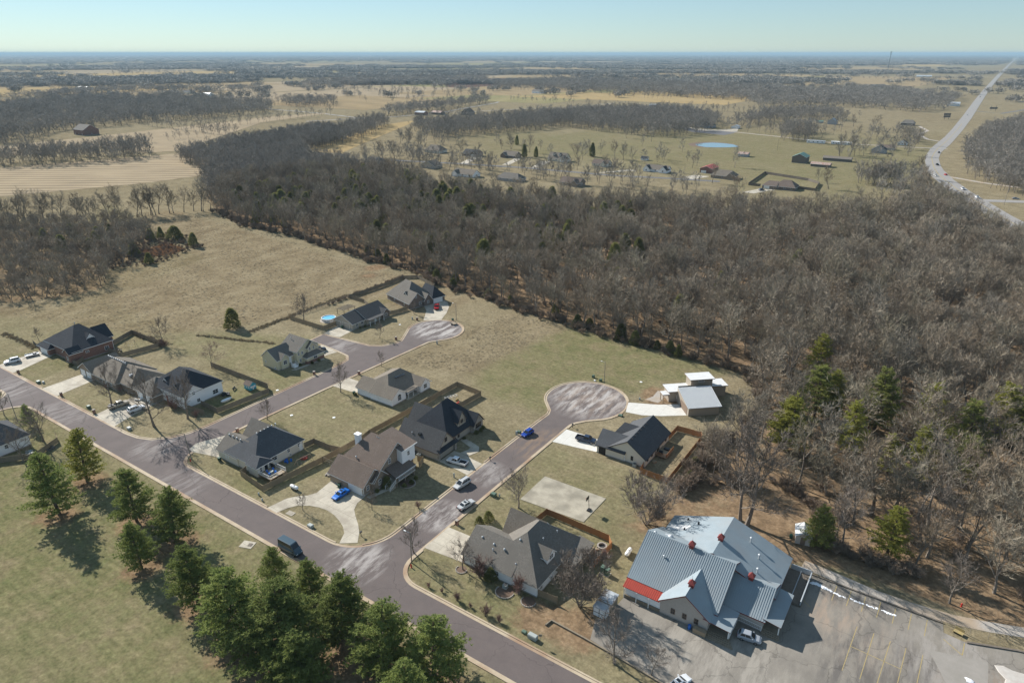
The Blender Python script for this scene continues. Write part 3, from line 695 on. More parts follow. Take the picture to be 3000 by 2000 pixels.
# ------------------------------------------------------------------ houses
class House:
    def __init__(self, name, label, cx, cy, rot=0, cat='house', wall='white_siding', roof='shingle_grey', trim='white_trim', group=None):
        self.root = thing(name, label, cat, (cx, cy, 0), R(rot), group)
        self.off = (cx, cy, 0) if rot == 0 else (0, 0, 0)
        self.wall_m, self.roof_m, self.trim_m = wall, roof, trim
        self.e = 0
    def part(self, mb, name, m, parent=None):
        return mb.build(name, m, parent or self.root, self.off)
    def wing(self, x0, x1, y0, y1, ze, zr, ax='x', ha=0, hb=0, rp=.5, oh=.4, wall=None, roof=None, z0=0, walls=True, base=True):
        """a wing: walls with gable ends or hips (ha at the low end, hb at the high end), roof slab, fascia"""
        self.e += 1; j = .004 * self.e
        T = (lambda x, y, z: (x, y, z)) if ax == 'x' else (lambda x, y, z: (y, x, z))
        a0, a1, b0, b1 = (x0, x1, y0, y1) if ax == 'x' else (y0, y1, x0, x1)
        br = b0 + (b1 - b0) * rp
        s0 = (zr - ze) / max(.01, br - b0); s1 = (zr - ze) / max(.01, b1 - br)
        if walls:
            w = MB()
            zt = ze - .02
            w.quad(T(a0, b0, z0), T(a1, b0, z0), T(a1, b0, zt), T(a0, b0, zt))
            w.quad(T(a1, b1, z0), T(a0, b1, z0), T(a0, b1, zt), T(a1, b1, zt))
            for a, h in ((a0, ha), (a1, hb)):
                if h: w.quad(T(a, b0, z0), T(a, b1, z0), T(a, b1, zt), T(a, b0, zt))
                else: w.quad(T(a, b0, z0), T(a, b1, z0), T(a, b1, zt), T(a, br, zr - .1), T(a, b0, zt))
            self.part(w, 'wall', wall or self.wall_m)
            if base and z0 == 0:
                self.part(MB().box(x0 - .03, x1 + .03, y0 - .03, y1 + .03, -.3, .28 + j), 'foundation', 'foundation')
        th = .16
        zs, zn = ze - s0 * oh + j, ze - s1 * oh + j
        zr += j
        A0, A1 = (a0 - oh), (a1 + oh)
        r0 = a0 + ha if ha else A0; r1 = a1 - hb if hb else A1
        tp = [T(A0, b0 - oh, zs), T(A1, b0 - oh, zs), T(A1, b1 + oh, zn), T(A0, b1 + oh, zn), T(r0, br, zr), T(r1, br, zr)]
        lo = [(p[0], p[1], p[2] - th) for p in tp]
        m = MB(); m.v = tp + lo
        S = [(0, 1, 5, 4), (2, 3, 4, 5)] + ([(3, 0, 4)] if ha else []) + ([(1, 2, 5)] if hb else [])
        if ax == 'y': S = [f[::-1] for f in S]
        m.f = S + [tuple(i + 6 for i in f[::-1]) for f in S]
        ro = self.part(m, 'roof', roof or self.roof_m)
        f = MB()
        rim = [0, 1] + ([5] if not hb else []) + [2, 3] + ([4] if not ha else [])
        rim = [0, 1] + ([] if hb else [5]) + [2, 3] + ([] if ha else [4])
        c = ((x0 + x1) / 2, (y0 + y1) / 2)
        n = len(rim)
        o = [(tp[i][0] + math.copysign(.03, tp[i][0] - c[0]) , tp[i][1] + math.copysign(.03, tp[i][1] - c[1]), tp[i][2]) for i in rim]
        for k in range(n):
            p, q = o[k], o[(k + 1) % n]
            f.quad((p[0], p[1], p[2] - th - .06), (q[0], q[1], q[2] - th - .06), (q[0], q[1], q[2] - .012), (p[0], p[1], p[2] - .012))
        f.build('fascia', self.trim_m, ro, self.off)
        return ro
    def face(self, f, pos, w, z, h, at, d0, d1):
        """a block on a wall: f = S or E, centred at pos along it, wall plane at `at`, from d0 to d1 proud"""
        if f == 'S': return (pos - w / 2, pos + w / 2, at - d1, at - d0, z, z + h)
        if f == 'N': return (pos - w / 2, pos + w / 2, at + d0, at + d1, z, z + h)
        if f == 'W': return (at - d1, at - d0, pos - w / 2, pos + w / 2, z, z + h)
        return (at + d0, at + d1, pos - w / 2, pos + w / 2, z, z + h)
    def win(self, f, pos, at, z=1.0, w=1.0, h=1.4, frame=None, mull=1, pane='glass'):
        m = MB()
        b = .09
        for (p, ww, zz, hh) in ((pos - w / 2 + b / 2, b, z, h), (pos + w / 2 - b / 2, b, z, h), (pos, w - 2 * b, z, b), (pos, w - 2 * b, z + h - b, b), (pos, w - 2 * b, z + h / 2 - .03, .06)):
            m.box(*self.face(f, p, ww, zz, hh, at, -.02, .07))
        for k in range(mull):
            m.box(*self.face(f, pos - w / 2 + w * (k + 1) / (mull + 1), .05, z + b, h - 2 * b, at, -.02, .065))
        o = self.part(m, 'window', frame or self.trim_m)
        self.part(MB().box(*self.face(f, pos, w - .1, z + .05, h - .1, at, -.03, .025)), 'pane', pane, o)
        return o
    def door(self, f, pos, at, z=.1, w=1.0, h=2.1, m='white_trim'):
        o = self.part(MB().box(*self.face(f, pos, w, z, h, at, -.02, .06)), 'door', m)
        self.part(MB().box(*self.face(f, pos + w * .36, .09, z + h * .46, .09, at, .05, .12)), 'handle', 'dark_metal', o)
        return o
    def garage(self, f, pos, at, w=4.9, h=2.15, m='white_trim'):
        o = self.part(MB().box(*self.face(f, pos, w + .2, .03, h + .1, at, -.02, .05)), 'garage_door', self.trim_m)
        for r in range(4):
            self.part(MB().box(*self.face(f, pos, w, .06 + r * h / 4, h / 4 - .04, at, .03, .085)), 'door_panel', m, o)
        return o
    def pipe(self, x, y, z, h=.6, r=.09, m='galvanised', cap=True):
        mb = MB().tube((x, y, z - .5), (x, y, z + h), r, n=8)
        if cap: mb.lathe((x, y, z + h), [(r * 1.8, -.12), (r * 1.9, 0), (r * .4, .14)], 8)
        return self.part(mb, 'roof_vent', m)
    def box(self, name, x0, x1, y0, y1, z0, z1, m, parent=None):
        return self.part(MB().box(x0, x1, y0, y1, z0, z1), name, m, parent)
    def rail(self, pts, z0, h, m='white_trim', parent=None, step=.28):
        """a balustrade through (x, y, z) points"""
        mb = MB()
        for a, b in zip(pts[:-1], pts[1:]):
            a = Vector(a); b = Vector(b); L_ = (b - a).length; n = max(1, int(L_ / step))
            up = Vector((0, 0, 1))
            for zz in (.12, h): mb.tube(a + up * zz, b + up * zz, .045, n=4)
            for k in range(n + 1):
                p = a.lerp(b, k / n); big = k in (0, n)
                mb.tube(p - up * (.0 if not big else .1), p + up * (h + (.08 if big else 0)), .06 if big else .025, n=4)
        return self.part(mb, 'railing', m, parent)
    def dormer(self, f, pos, at, back, w, ze, zr, wall=None, win=True, z0=None, winw=1.1):
        """gabled dormer facing S or E, its front at `at`, running back to `back`"""
        if f == 'E':
            self.wing(back, at, pos - w / 2, pos + w / 2, ze, zr, 'x', oh=.25, z0=z0 or ze - 1.6, wall=wall, base=False)
        else:
            self.wing(pos - w / 2, pos + w / 2, at, back, ze, zr, 'y', oh=.25, z0=z0 or ze - 1.6, wall=wall, base=False)
        if win: self.win(f, pos, at, ze - 1.0, winw, 1.1)

# A: red brick house with the dark hipped roof, far left
h = House('brick_house', 'large red brick house with dark hipped roof at the far left, swing set behind it', -258, 100, wall='red_brick', roof='shingle_black')
h.wing(-270.3, -262.3, 93.2, 104, 2.8, 5.9, 'y', 5, 0, wall='red_brick')
h.wing(-268.5, -248.6, 95.2, 109, 4.2, 9.6, 'y', 7, 5, rp=.45, wall='red_brick')
h.wing(-252.3, -248.2, 94.0, 98, 3.9, 5.4, 'y', 0, 0, wall='red_brick')
h.wing(-262, -253.5, 107, 111.5, 4.0, 7.6, 'y', 0, 0)
h.dormer('E', 103.4, -252.0, -259, 2.6, 6.0, 7.6, wall='white_siding', winw=1.5)
h.dormer('S', -264.2, 98.6, 103, 2.4, 5.4, 6.7, wall='white_siding')
h.garage('S', -266.3, 93.2, 4.9)
h.win('E', 106.6, -248.6, .9, 1.5, 1.5); h.win('E', 100.0, -248.6, 2.2, 1.2, .9, pane='screen')
h.win('E', 99, -262.3, 1.0, 1.0, 1.3); h.win('S', -250.3, 94, 1, 1.1, 1.5)
h.box('gutter_pipe', -248.55, -248.45, 94.9, 95.02, .2, 4, 'white_trim'); h.box('gutter_pipe', -248.55, -248.45, 108.9, 109.02, .2, 4, 'white_trim')
h.pipe(-263, 104, 8.6)
# B: low brown house
h = House('ranch_house', 'long low tan house with taupe hipped roof between two lawns on the left', -222, 98, wall='tan_brick', roof='shingle_taupe')
h.wing(-237.6, -228.8, 91.8, 102, 2.7, 5.4, 'y', 0, 0)
h.wing(-231.0, -214.8, 92.0, 105.4, 2.7, 6.7, 'x', 5, 6)
h.wing(-219.0, -208.4, 93.6, 104.6, 2.7, 5.7, 'x', 0, 5)
h.garage('S', -235.4, 91.8, 2.7); h.garage('S', -231.6, 91.8, 2.7)
for k in range(10):
    a = -229.3 + k * 1.15
    h.box('ridge_vent', a, a + .32, 98.0, 98.3, 6.1, 6.72, 'galvanised')
h.win('S', -224, 92, .9, 1.8, 1.4); h.win('S', -218, 92, .9, 1.3, 1.4); h.box('skylight', -213.3, -212.5, 95.9, 97, 4.0, 4.62, 'lamp_clear'); h.door('S', -221, 92)
# C: white house with black roof behind bare trees
h = House('corner_house', 'white sided house with dark roof on the corner, behind two tall bare trees', -195, 101, wall='white_siding', roof='shingle_black')
h.wing(-206.4, -196.3, 93.5, 103, 2.8, 6.2, 'x', 4.9, 4.9, wall='tan_brick', roof='shingle_grey')
h.wing(-202, -185.2, 96.8, 110.2, 4.6, 9.1, 'x', 6, 7)
h.wing(-191.5, -184.9, 97.2, 103.4, 4.5, 6.9, 'x', 0, 0)
h.dormer('S', -196.4, 98.6, 103, 2.8, 5.6, 7.1); h.dormer('S', -190.2, 98.0, 102, 2.0, 5.4, 6.5)
h.garage('S', -203.6, 93.5, 2.8); h.garage('S', -199.6, 93.5, 2.8)
h.win('E', 107.6, -185.2, .9, 1.9, 1.5); h.win('E', 101.5, -184.9, .7, 1.1, 1.2); h.win('E', 100.3, -184.9, 3.6, 1.0, 1.1, pane='screen'); h.door('S', -194, 96.8, m='red_door'); h.win('S', -188.5, 96.8, 1, 1.6, 1.5)
# D: pale yellow two-storey house
h = House('yellow_house', 'pale yellow two-storey house with grey roof and white front steps at the street bend', -186, 139, wall='yellow_siding', roof='shingle_grey')
h.wing(-191.9, -183.9, 130.7, 138, 4.0, 6.9, 'y', 0, 0, rp=.45)
h.wing(-190.4, -181.9, 137.4, 147, 5.3, 8.4, 'x', 0, 0)
h.wing(-186.5, -183.4, 131.8, 135.0, 4.1, 5.6, 'x', 0, 0)
h.wing(-184.4, -179.7, 139.8, 147.2, 2.7, 4.4, 'x', 0, 2.6, wall='yellow_siding')
h.wing(-184.0, -181.2, 141.6, 145.2, 5.5, 7.2, 'x', 0, 0, z0=2.6, base=False)
h.box('brick_skirt', -181.0, -179.62, 139.74, 147.26, -.1, 1.1, 'red_brick')
h.win('E', 133.4, -183.4, 1.6, 1.5, 1.5); h.win('E', 143.4, -179.7, 1.2, 1.7, 1.3); h.win('E', 142.5, -181.2, 4.0, .8, 1.3); h.win('E', 144.2, -181.2, 4.0, .8, 1.3)
h.win('E', 138.2, -181.9, 3.5, .8, 1.1); h.win('E', 139.7, -181.9, 3.5, .8, 1.1); h.win('E', 138.6, -181.9, .9, .8, 1.2); h.win('S', -190.3, 130.7, 1.4, .7, 1.0); h.win('S', -185.4, 130.7, .3, .7, .8)
h.door('E', 136.0, -183.9, 1.2)
st = h.box('porch_step', -183.9, -182.6, 135.1, 137.0, 0, 1.15, 'concrete')
for k in range(5): h.box('step', -182.6 + k * .3, -182.3 + k * .3, 135.2, 136.9, 0, .95 - k * .2, 'white_trim', st)
h.rail([(-182.6, 135.2, 1.1), (-181.1, 135.2, .2)], 0, .9, parent=st); h.rail([(-182.6, 136.9, 1.1), (-181.1, 136.9, .2)], 0, .9, parent=st)
h.pipe(-188, 140.5, 7.6)
# E: tan ranch by the upper cul-de-sac
h = House('ranch_house', 'tan ranch house with dark green-grey roof and front porch beside the blue pool', -195, 180, wall='tan_siding', roof='shingle_dark')
h.wing(-200.9, -190.2, 171.3, 178.6, 2.7, 5.4, 'y', 0, 0)
h.wing(-201, -189.4, 178.2, 190.4, 2.8, 5.9, 'y', 0, 0)
h.wing(-192, -188.6, 186.4, 190.2, 2.8, 4.3, 'x', 0, 0, wall='brown_brick')
h.box('porch_roof', -189.4, -187.2, 177.8, 186.2, 2.52, 2.66, 'shingle_dark')
for y in (178.2, 180.8, 183.4, 185.9): h.box('porch_post', -187.6, -187.45, y - .08, y + .08, 0, 2.5, 'white_trim')
h.garage('S', -198.2, 171.3, 2.7, m='tan_siding'); h.garage('S', -194, 171.3, 3.8, m='tan_siding')
h.win('E', 173.5, -190.2, 1, 1.3, 1.3); h.win('E', 176.3, -190.2, 1, 1.3, 1.3); h.win('E', 180, -189.4, 1, 1.4, 1.3); h.win('E', 188.3, -188.6, 1, 1.4, 1.3); h.door('E', 183, -189.4)
# F: brick house at the top cul-de-sac (turned)
h = House('brick_house', 'dark brick house with steep grey roof at the end of the upper cul-de-sac', -187.4, 201.2, rot=-15, wall='brown_brick', roof='shingle_grey')
h.wing(-18, -2.5, .2, 14, 2.9, 9.0, 'x', 5, 6, roof='shingle_grey')
h.wing(-9, 0, 0, 8.2, 2.9, 6.6, 'x', 0, 0)
h.wing(-4.5, .8, 7.0, 11.0, 2.9, 5.4, 'x', 0, 0)
h.wing(-9, .4, 11.5, 18, 2.9, 6.6, 'x', 0, 3, roof='shingle_black')
h.dormer('S', -6.2, 2.2, 6.5, 2.0, 5.0, 6.0, wall='grey_siding', win=False)
h.garage('E', 14.4, .4, 4.6); h.win('E', 3.4, 0, 4.3, 1.0, 1.1); h.win('E', 9, .8, 1, 1.0, 1.3); h.win('S', -4, 0, 1, .9, 1.4); h.win('S', -12, .2, 1, .9, 1.4); h.win('E', 5.5, 0, 1, 1.2, 1.4)
# G: white ranch with arched window
h = House('ranch_house', 'white ranch house with arched window and grey roof beside the second street', -141, 141, wall='white_siding', roof='shingle_taupe')
h.wing(-148.8, -135.3, 133.5, 149.6, 2.75, 6.5, 'y', 6.5, 4, rp=.55)
h.wing(-143, -133.8, 133.3, 139.5, 2.76, 4.9, 'x', 0, 0)
h.wing(-143, -132.6, 145.2, 149.7, 2.77, 4.6, 'x', 0, 0)
h.wing(-149.4, -142, 134, 140.6, 2.74, 4.9, 'x', 0, 0)
h.box('porch_roof', -135.3, -133.2, 139.9, 144.9, 2.4, 2.52, 'shingle_taupe'); h.box('patio', -135.3, -132.8, 139.4, 145.1, 0, .16, 'concrete')
for y in (140.3, 142.5, 144.7): h.box('porch_post', -133.5, -133.36, y - .07, y + .07, .1, 2.4, 'white_trim')
w = h.win('E', 136.6, -133.8, .9, 1.6, 1.3, mull=2)
ar = MB(); pts = arc(136.6, 2.15, .8, 0, 180, 10)
ar.quad(*[(-133.76, p[0], p[1]) for p in pts]); h.part(ar, 'arched_pane', 'glass', w)
ar = MB()
for k in range(10): ar.tube((-133.74, pts[k][0], pts[k][1]), (-133.74, pts[k + 1][0], pts[k + 1][1]), .05, n=4)
h.part(ar, 'arch_trim', 'white_trim', w)
h.win('E', 147.4, -132.6, 1.0, 1.5, 1.5); h.win('S', -139.5, 133.3, 1.0, .8, 1.2, pane='white_trim'); h.garage('W', 137.2, -149.4, 4.6)
h.door('E', 141, -135.3, m='glass'); h.win('E', 143.3, -135.3, .9, 1.5, 1.4)
for k in range(5): h.box('skylight', -139.6 + k * .12, -138.7 + k * .12, 141.0 + k * .75, 141.4 + k * .75, 5.4, 5.62 - k * .02, 'glass')
h.pipe(-136.6, 147.5, 4.0, .3)
# H: cream house with deck
h = House('corner_house', 'cream sided house with charcoal and grey roof, raised back deck and fenced yard', -145, 95, wall='cream_siding', roof='shingle_charcoal')
h.wing(-152.8, -144.5, 86.4, 94.5, 3.0, 5.9, 'x', 0, 0, roof='shingle_grey')
h.wing(-149.6, -137.3, 86.6, 102, 3.3, 7.6, 'y', 6.4, 5.2, rp=.5, roof='shingle_charcoal')
h.wing(-152.5, -143.5, 94.2, 101.6, 3.1, 7.0, 'x', 0, 0, roof='shingle_grey')
h.wing(-139.6, -136.0, 86.0, 90.6, 3.2, 4.5, 'x', 0, 1.4, roof='shingle_charcoal')
for k in range(6): h.box('ridge_vent', -143.65, -143.35, 92.4 + k * 1.2, 92.65 + k * 1.2, 7.2, 7.72, 'galvanised')
for k in range(4): h.box('ridge_vent', -152 + k * 1.6, -151.7 + k * 1.6, 89.7, 89.95, 5.4, 5.92, 'galvanised')
h.win('E', 92.4, -137.3, 1.4, 1.7, 1.4); h.win('E', 97, -137.3, 1.5, .9, 1.2); h.win('E', 100.5, -137.3, 1.5, .9, 1.2); h.win('E', 97.4, -137.3, .1, .8, .8); h.door('E', 101, -137.3, .1)
h.win('E', 87.2, -136.0, 1.2, .7, 1.4); h.door('E', 88.8, -136.0, 1.0, .9, m='glass'); h.win('E', 90, -136.0, 1.2, .7, 1.4); h.win('S', -149.4, 86.4, 1.2, .5, 1.0, pane='white_trim'); h.win('S', -148.5, 86.4, 1.2, .5, 1.0, pane='white_trim')
dk = h.box('deck', -136.0, -131.2, 86.2, 91.2, .95, 1.1, 'deck_wood')
for x in (-135.5, -131.5):
    for y in (86.5, 90.9): h.box('post', x - .08, x + .08, y - .08, y + .08, 0, .95, 'deck_wood', dk)
h.rail([(-136, 86.3, 1.1), (-131.3, 86.3, 1.1), (-131.3, 89.9, 1.1)], 0, .95, 'white_trim', dk); h.rail([(-131.3, 91.1, 1.1), (-136, 91.1, 1.1)], 0, .95, 'white_trim', dk)
for k in range(5): h.box('step', -131.2 + k * .3, -130.9 + k * .3, 89.9, 91.1, 0, .9 - k * .18, 'deck_wood', dk)
# I: brown-roofed brick house on the corner
h = House('brick_house', 'tan brick two-storey house with brown roof, white chimney and white porch railing', -112, 103, wall='tan_brick', roof='shingle_brown')
h.wing(-119.6, -107.8, 95.4, 103.0, 2.9, 6.0, 'x', 0, 0)
h.wing(-111.5, -107.0, 98.4, 102.6, 3.2, 5.3, 'x', 0, 0)
h.wing(-121.0, -107.3, 98.0, 113.0, 3.2, 9.7, 'x', 5, 0, rp=.62)
h.wing(-121.6, -116.5, 105, 111, 2.9, 5.0, 'x', 1.5, 0, wall='white_siding')
nb = MB().box(-112.4, -105.6, 107.2, 112.0, 3.2, 7.6); h.part(nb, 'wall', 'white_siding')
sh = MB(); sh.quad((-113.6, 106.7, 9.62), (-105.1, 106.7, 7.85), (-105.1, 112.5, 7.85), (-113.6, 112.5, 9.62)); sh.quad((-113.6, 112.5, 9.42), (-105.1, 112.5, 7.65), (-105.1, 106.7, 7.65), (-113.6, 106.7, 9.42))
r_ = h.part(sh, 'roof', 'shingle_brown'); h.part(MB().box(-105.08, -105.0, 106.7, 112.5, 7.6, 7.83).quad((-113.6, 106.68, 9.4), (-105.1, 106.68, 7.62), (-105.1, 106.68, 7.83), (-113.6, 106.68, 9.61)), 'fascia', 'white_trim', r_)
pr = MB().quad((-107.2, 102.6, 4.3), (-103.4, 102.3, 3.1), (-103.4, 109.8, 3.1), (-107.2, 109.6, 4.3)).quad((-107.2, 109.6, 4.15), (-103.4, 109.8, 2.95), (-103.4, 102.3, 2.95), (-107.2, 102.6, 4.15))
r_ = h.part(pr, 'porch_roof', 'shingle_brown'); h.part(MB().box(-103.38, -103.3, 102.3, 109.8, 2.9, 3.1), 'fascia', 'white_trim', r_)
dk = h.box('porch_deck', -107.2, -103.6, 102.4, 109.8, 1.25, 1.42, 'concrete')
for y in (102.9, 106, 109.3): h.box('post', -104.1, -103.75, y - .17, y + .17, 0, 2.95, 'tan_brick', dk)
h.rail([(-103.65, 103.6, 1.42), (-103.65, 109.7, 1.42), (-106.8, 109.7, 1.42)], 0, .95, parent=dk)
for k in range(6): h.box('step', -105.3, -103.8, 102.4 - (k + 1) * .32, 102.4 - k * .32, 0, 1.2 - k * .2, 'concrete', dk)
h.rail([(-103.75, 102.5, 1.35), (-103.75, 100.4, .2)], 0, .95, parent=dk); h.rail([(-105.35, 102.5, 1.35), (-105.35, 100.4, .2)], 0, .95, parent=dk)
ch = h.box('chimney', -119.0, -117.6, 104.2, 105.3, 4, 9.6, 'white_siding'); h.box('chimney_cap', -119.15, -117.45, 104.05, 105.45, 9.55, 9.75, 'white_trim', ch)
h.garage('S', -110.6, 95.4, 4.6); h.win('E', 96.9, -107.8, 1.0, .9, 1.4); h.win('E', 100.3, -107.0, 1.1, 1.0, 1.5); h.win('E', 104.4, -107.3, 4.9, .9, 1.5); h.win('E', 109.6, -105.6, 5.2, .9, 1.3); h.win('S', -108.2, 107.2, 5.4, .8, 1.2)
h.door('E', 106, -107.3, 1.45, m='red_door'); h.pipe(-115.5, 101.0, 5.0, .9, .12); h.box('gutter_pipe', -107.75, -107.66, 95.3, 95.4, .2, 2.8, 'white_trim')
# J: tudor style with dark roof
h = House('tudor_house', 'dark-roofed tudor style house with stone bay and white pickup in its driveway', -110, 128, wall='tan_siding', roof='shingle_black', trim='brown_panel')
h.wing(-117.2, -103.0, 117.8, 125.4, 2.8, 7.0, 'x', 0, 0, roof='shingle_dark')
h.wing(-118.2, -105.0, 124.4, 139.2, 2.8, 9.7, 'y', 6, 6, roof='shingle_black')
h.wing(-120.6, -110, 126, 133.4, 2.8, 7.3, 'x', 0, 0, roof='shingle_dark')
h.wing(-108, -103.6, 134.6, 139.0, 2.9, 5.6, 'x', 0, 0, wall='stone')
h.dormer('E', 131.8, -105.6, -110, 3.4, 5.2, 7.9, wall='tan_siding', winw=1.2)
sk = MB().quad((-103.0, 117.5, 3.25), (-101.9, 117.5, 2.65), (-101.9, 125.7, 2.65), (-103.0, 125.7, 3.25)).quad((-103, 125.7, 3.1), (-101.9, 125.7, 2.5), (-101.9, 117.5, 2.5), (-103, 117.5, 3.1)); h.part(sk, 'porch_roof', 'shingle_black')
h.garage('E', 121.2, -103.0, 5.0, 2.2, 'tan_siding'); h.box('stone_pier', -103.0, -102.4, 117.75, 118.4, 0, 2.5, 'stone'); h.box('stone_pier', -103.0, -102.4, 124.5, 125.3, 0, 2.5, 'stone')
h.win('E', 121.5, -103.0, 4.1, 1.1, 1.3); h.win('E', 136.8, -103.6, 1.0, 2.6, 1.5, mull=2); h.win('S', -113.2, 117.8, 1, .7, 1.2, pane='screen'); h.door('E', 127.5, -105.0, .2, 1.1, m='brown_panel'); h.win('E', 129.4, -105.0, .8, .9, 1.5); h.box('skylight', -110.9, -110.0, 119.3, 120.2, 4.6, 5.2, 'glass'); h.pipe(-113, 119.3, 4.4, .5)
for k in range(3):
    h.box('timber', -105.58, -105.5, 130.6 + k * 1.15, 130.75 + k * 1.15, 4.0, 5.6, 'brown_panel')
# K: black-roofed cream house by the right cul-de-sac
h = House('cream_house', 'cream house with long charcoal roof and new cedar-fenced yard near the wood', -62.5, 153.5, wall='cream_siding', roof='shingle_charcoal', trim='dark_metal')
h.wing(-66.8, -55.9, 145.4, 161.8, 2.8, 6.4, 'y', 0, 0, rp=.52, roof='shingle_charcoal')
h.wing(-69.8, -61.8, 145.2, 152.2, 2.8, 5.6, 'x', 0, 0, rp=.55)
h.wing(-68.4, -61.8, 152.6, 157.2, 2.9, 5.9, 'x', 2, 0)
h.win('S', -59.6, 145.4, 1.0, .7, 1.3); h.win('E', 150, -55.9, 1.1, .9, 1.4); h.win('E', 147.2, -55.9, 1.1, .9, 1.4); h.win('E', 159.5, -55.9, 1.1, 1.0, 1.4); h.door('E', 154.2, -55.9, .5, 1.8, m='glass'); h.door('S', -62.0, 145.4, .15, .95, m='white_trim')
h.box('garage_side_door', -69.2, -67.2, 145.12, 145.2, 0, 2.0, 'plastic_black')
for k in range(6): h.box('ridge_vent', -61.0, -60.5, 147.0 + k * 1.9, 147.35 + k * 1.9, 5.9, 6.35, 'dark_metal')
dk = h.box('deck', -55.9, -52.6, 152.0, 157.4, .5, .66, 'deck_wood'); h.rail([(-55.8, 152.1, .66), (-52.7, 152.1, .66), (-52.7, 157.3, .66)], 0, .9, 'cedar_fence', dk, .16)
h.box('patio_seat', -54.9, -53.4, 155.6, 156.6, .66, 1.1, 'dark_metal', dk); h.box('patio_seat', -55.3, -54.3, 153.2, 154.0, .66, 1.3, 'dark_metal', dk)
# L: modern house with white flat roofs
h = House('modern_house', 'modern tan house with white flat roofs and sloping metal garage roof beside the wood', -56.4, 178.3, rot=42, wall='tan_metal_wall', roof='galvanised')
def slab(x0, x1, y0, y1, z0, z1, zt=None, rm='white_membrane', wm='tan_metal_wall', o=.5):
    h.part(MB().box(x0, x1, y0, y1, z0, z1), 'wall', wm)
    r_ = h.part(MB().box(x0 - o, x1 + o, y0 - o, y1 + o, z1 + .02, z1 + .22), 'flat_roof', rm)
    h.part(MB().box(x0 - o - .03, x1 + o + .03, y0 - o - .03, y1 + o + .03, z1 + .0, z1 + .19), 'fascia', 'brown_panel', r_)
slab(4.6, 11.6, 10.6, 14.6, 0, 6.6); slab(-2.6, 5.0, 9.6, 14.0, 0, 3.5); slab(11.0, 16.6, 11.2, 15.4, 0, 3.6, wm='tan_metal_wall')
h.part(MB().box(-4.8, -2.6, 9.0, 11.6, 2.75, 2.95), 'canopy', 'white_membrane')
h.part(MB().box(-4.85, -2.6, 8.95, 11.65, 2.55, 2.76), 'fascia', 'brown_panel')
for y in (9.2, 11.4): h.part(MB().box(-4.7, -4.5, y - .1, y + .1, 0, 2.6), 'porch_post', 'deck_wood')
g_ = MB().quad((0, 0, 0), (9.6, 0, 0), (9.6, 0, 2.9), (0, 0, 2.9)).quad((9.6, 0, 0), (9.6, 9.6, 0), (9.6, 9.6, 5.3), (9.6, 0, 2.9)).quad((0, 9.6, 0), (0, 0, 0), (0, 0, 2.9), (0, 9.6, 5.3)).quad((9.6, 9.6, 0), (0, 9.6, 0), (0, 9.6, 5.3), (9.6, 9.6, 5.3))
h.part(g_, 'wall', 'tan_metal_wall')
mr = MB().quad((-.4, -.5, 2.82), (10.1, -.5, 2.82), (10.1, 8.6, 5.32), (-.4, 8.6, 5.32)).quad((-.4, 8.6, 5.2), (10.1, 8.6, 5.2), (10.1, -.5, 2.7), (-.4, -.5, 2.7)); r_ = h.part(mr, 'metal_roof', 'galvanised')
sm = MB()
for k in range(24):
    x = -.3 + k * .45; sm.quad((x, -.5, 2.9), (x + .1, -.5, 2.9), (x + .1, 8.6, 5.4), (x, 8.6, 5.4)).quad((x, -.5, 2.82), (x, -.5, 2.9), (x, 8.6, 5.4), (x, 8.6, 5.32)).quad((x + .1, -.5, 2.9), (x + .1, -.5, 2.82), (x + .1, 8.6, 5.32), (x + .1, 8.6, 5.4))
tag(h.part(sm, 'seams', 'white_membrane', r_), kind='stuff')
h.part(MB().box(-.06, .02, 1.0, 6.4, .1, 2.5), 'garage_door', 'brown_panel'); h.win('S', 0.6, 9.6, 1, 1.4, 1.2); h.win('W', 12.4, -2.6, 1, 1.2, 1.4); h.win('S', 8, 10.6, 5.7, 2.0, .6)
# M: grey-roofed white house in the foreground
h = House('corner_house', 'white house with broad grey roof, dormer and raised wooden deck, in the foreground', -63, 98, wall='white_siding', roof='shingle_grey')
h.wing(-73.0, -61.0, 90.3, 100.6, 2.9, 6.6, 'x', 0, 0, roof='shingle_grey')
h.wing(-68.5, -54.9, 90.45, 108.3, 2.95, 8.3, 'y', 7.2, 6.0, rp=.5, roof='shingle_grey')
h.wing(-69.6, -61.0, 100.2, 107.2, 2.9, 7.4, 'x', 0, 0, roof='shingle_taupe')
h.dormer('E', 97.6, -55.9, -61, 3.0, 5.2, 6.7, winw=1.5)
h.box('brick_corner', -73.1, -72.9, 90.2, 93.2, 0, 2.6, 'red_brick')
h.garage('W', 95.4, -73.0, 4.8); h.win('S', -64.4, 90.3, .9, .95, 1.4); h.win('E', 92.2, -54.9, .9, .9, 1.3); h.win('E', 94.8, -54.9, 1.7, .9, .9); h.win('E', 96.2, -54.9, .3, .9, .9); h.win('E', 97.2, -54.9, 1.7, .9, .9); h.win('E', 103, -54.9, 1.2, 1.6, 1.6)
for (x, y, z) in ((-70.6, 93.9, 5.5), (-67.4, 93.6, 5.3), (-64.6, 93.4, 5.4), (-62.4, 96, 7.1)): h.part(MB().lathe((x, y, z - .2), [(.22, 0), (.22, .35), (.05, .5)], 10), 'roof_vent', 'galvanised')
h.pipe(-67, 92.6, 4.5, .5); h.pipe(-61, 92.2, 4.0, .3); h.pipe(-59, 99.6, 6.4, .3); h.pipe(-58.2, 104, 5.8, .3)
dk = h.box('deck', -54.9, -51.0, 97.9, 108.2, 1.35, 1.5, 'deck_wood')
for y in (98.1, 101.5, 104.8, 108.0): h.box('post', -51.25, -51.05, y - .1, y + .1, 0, 1.35, 'deck_wood', dk)
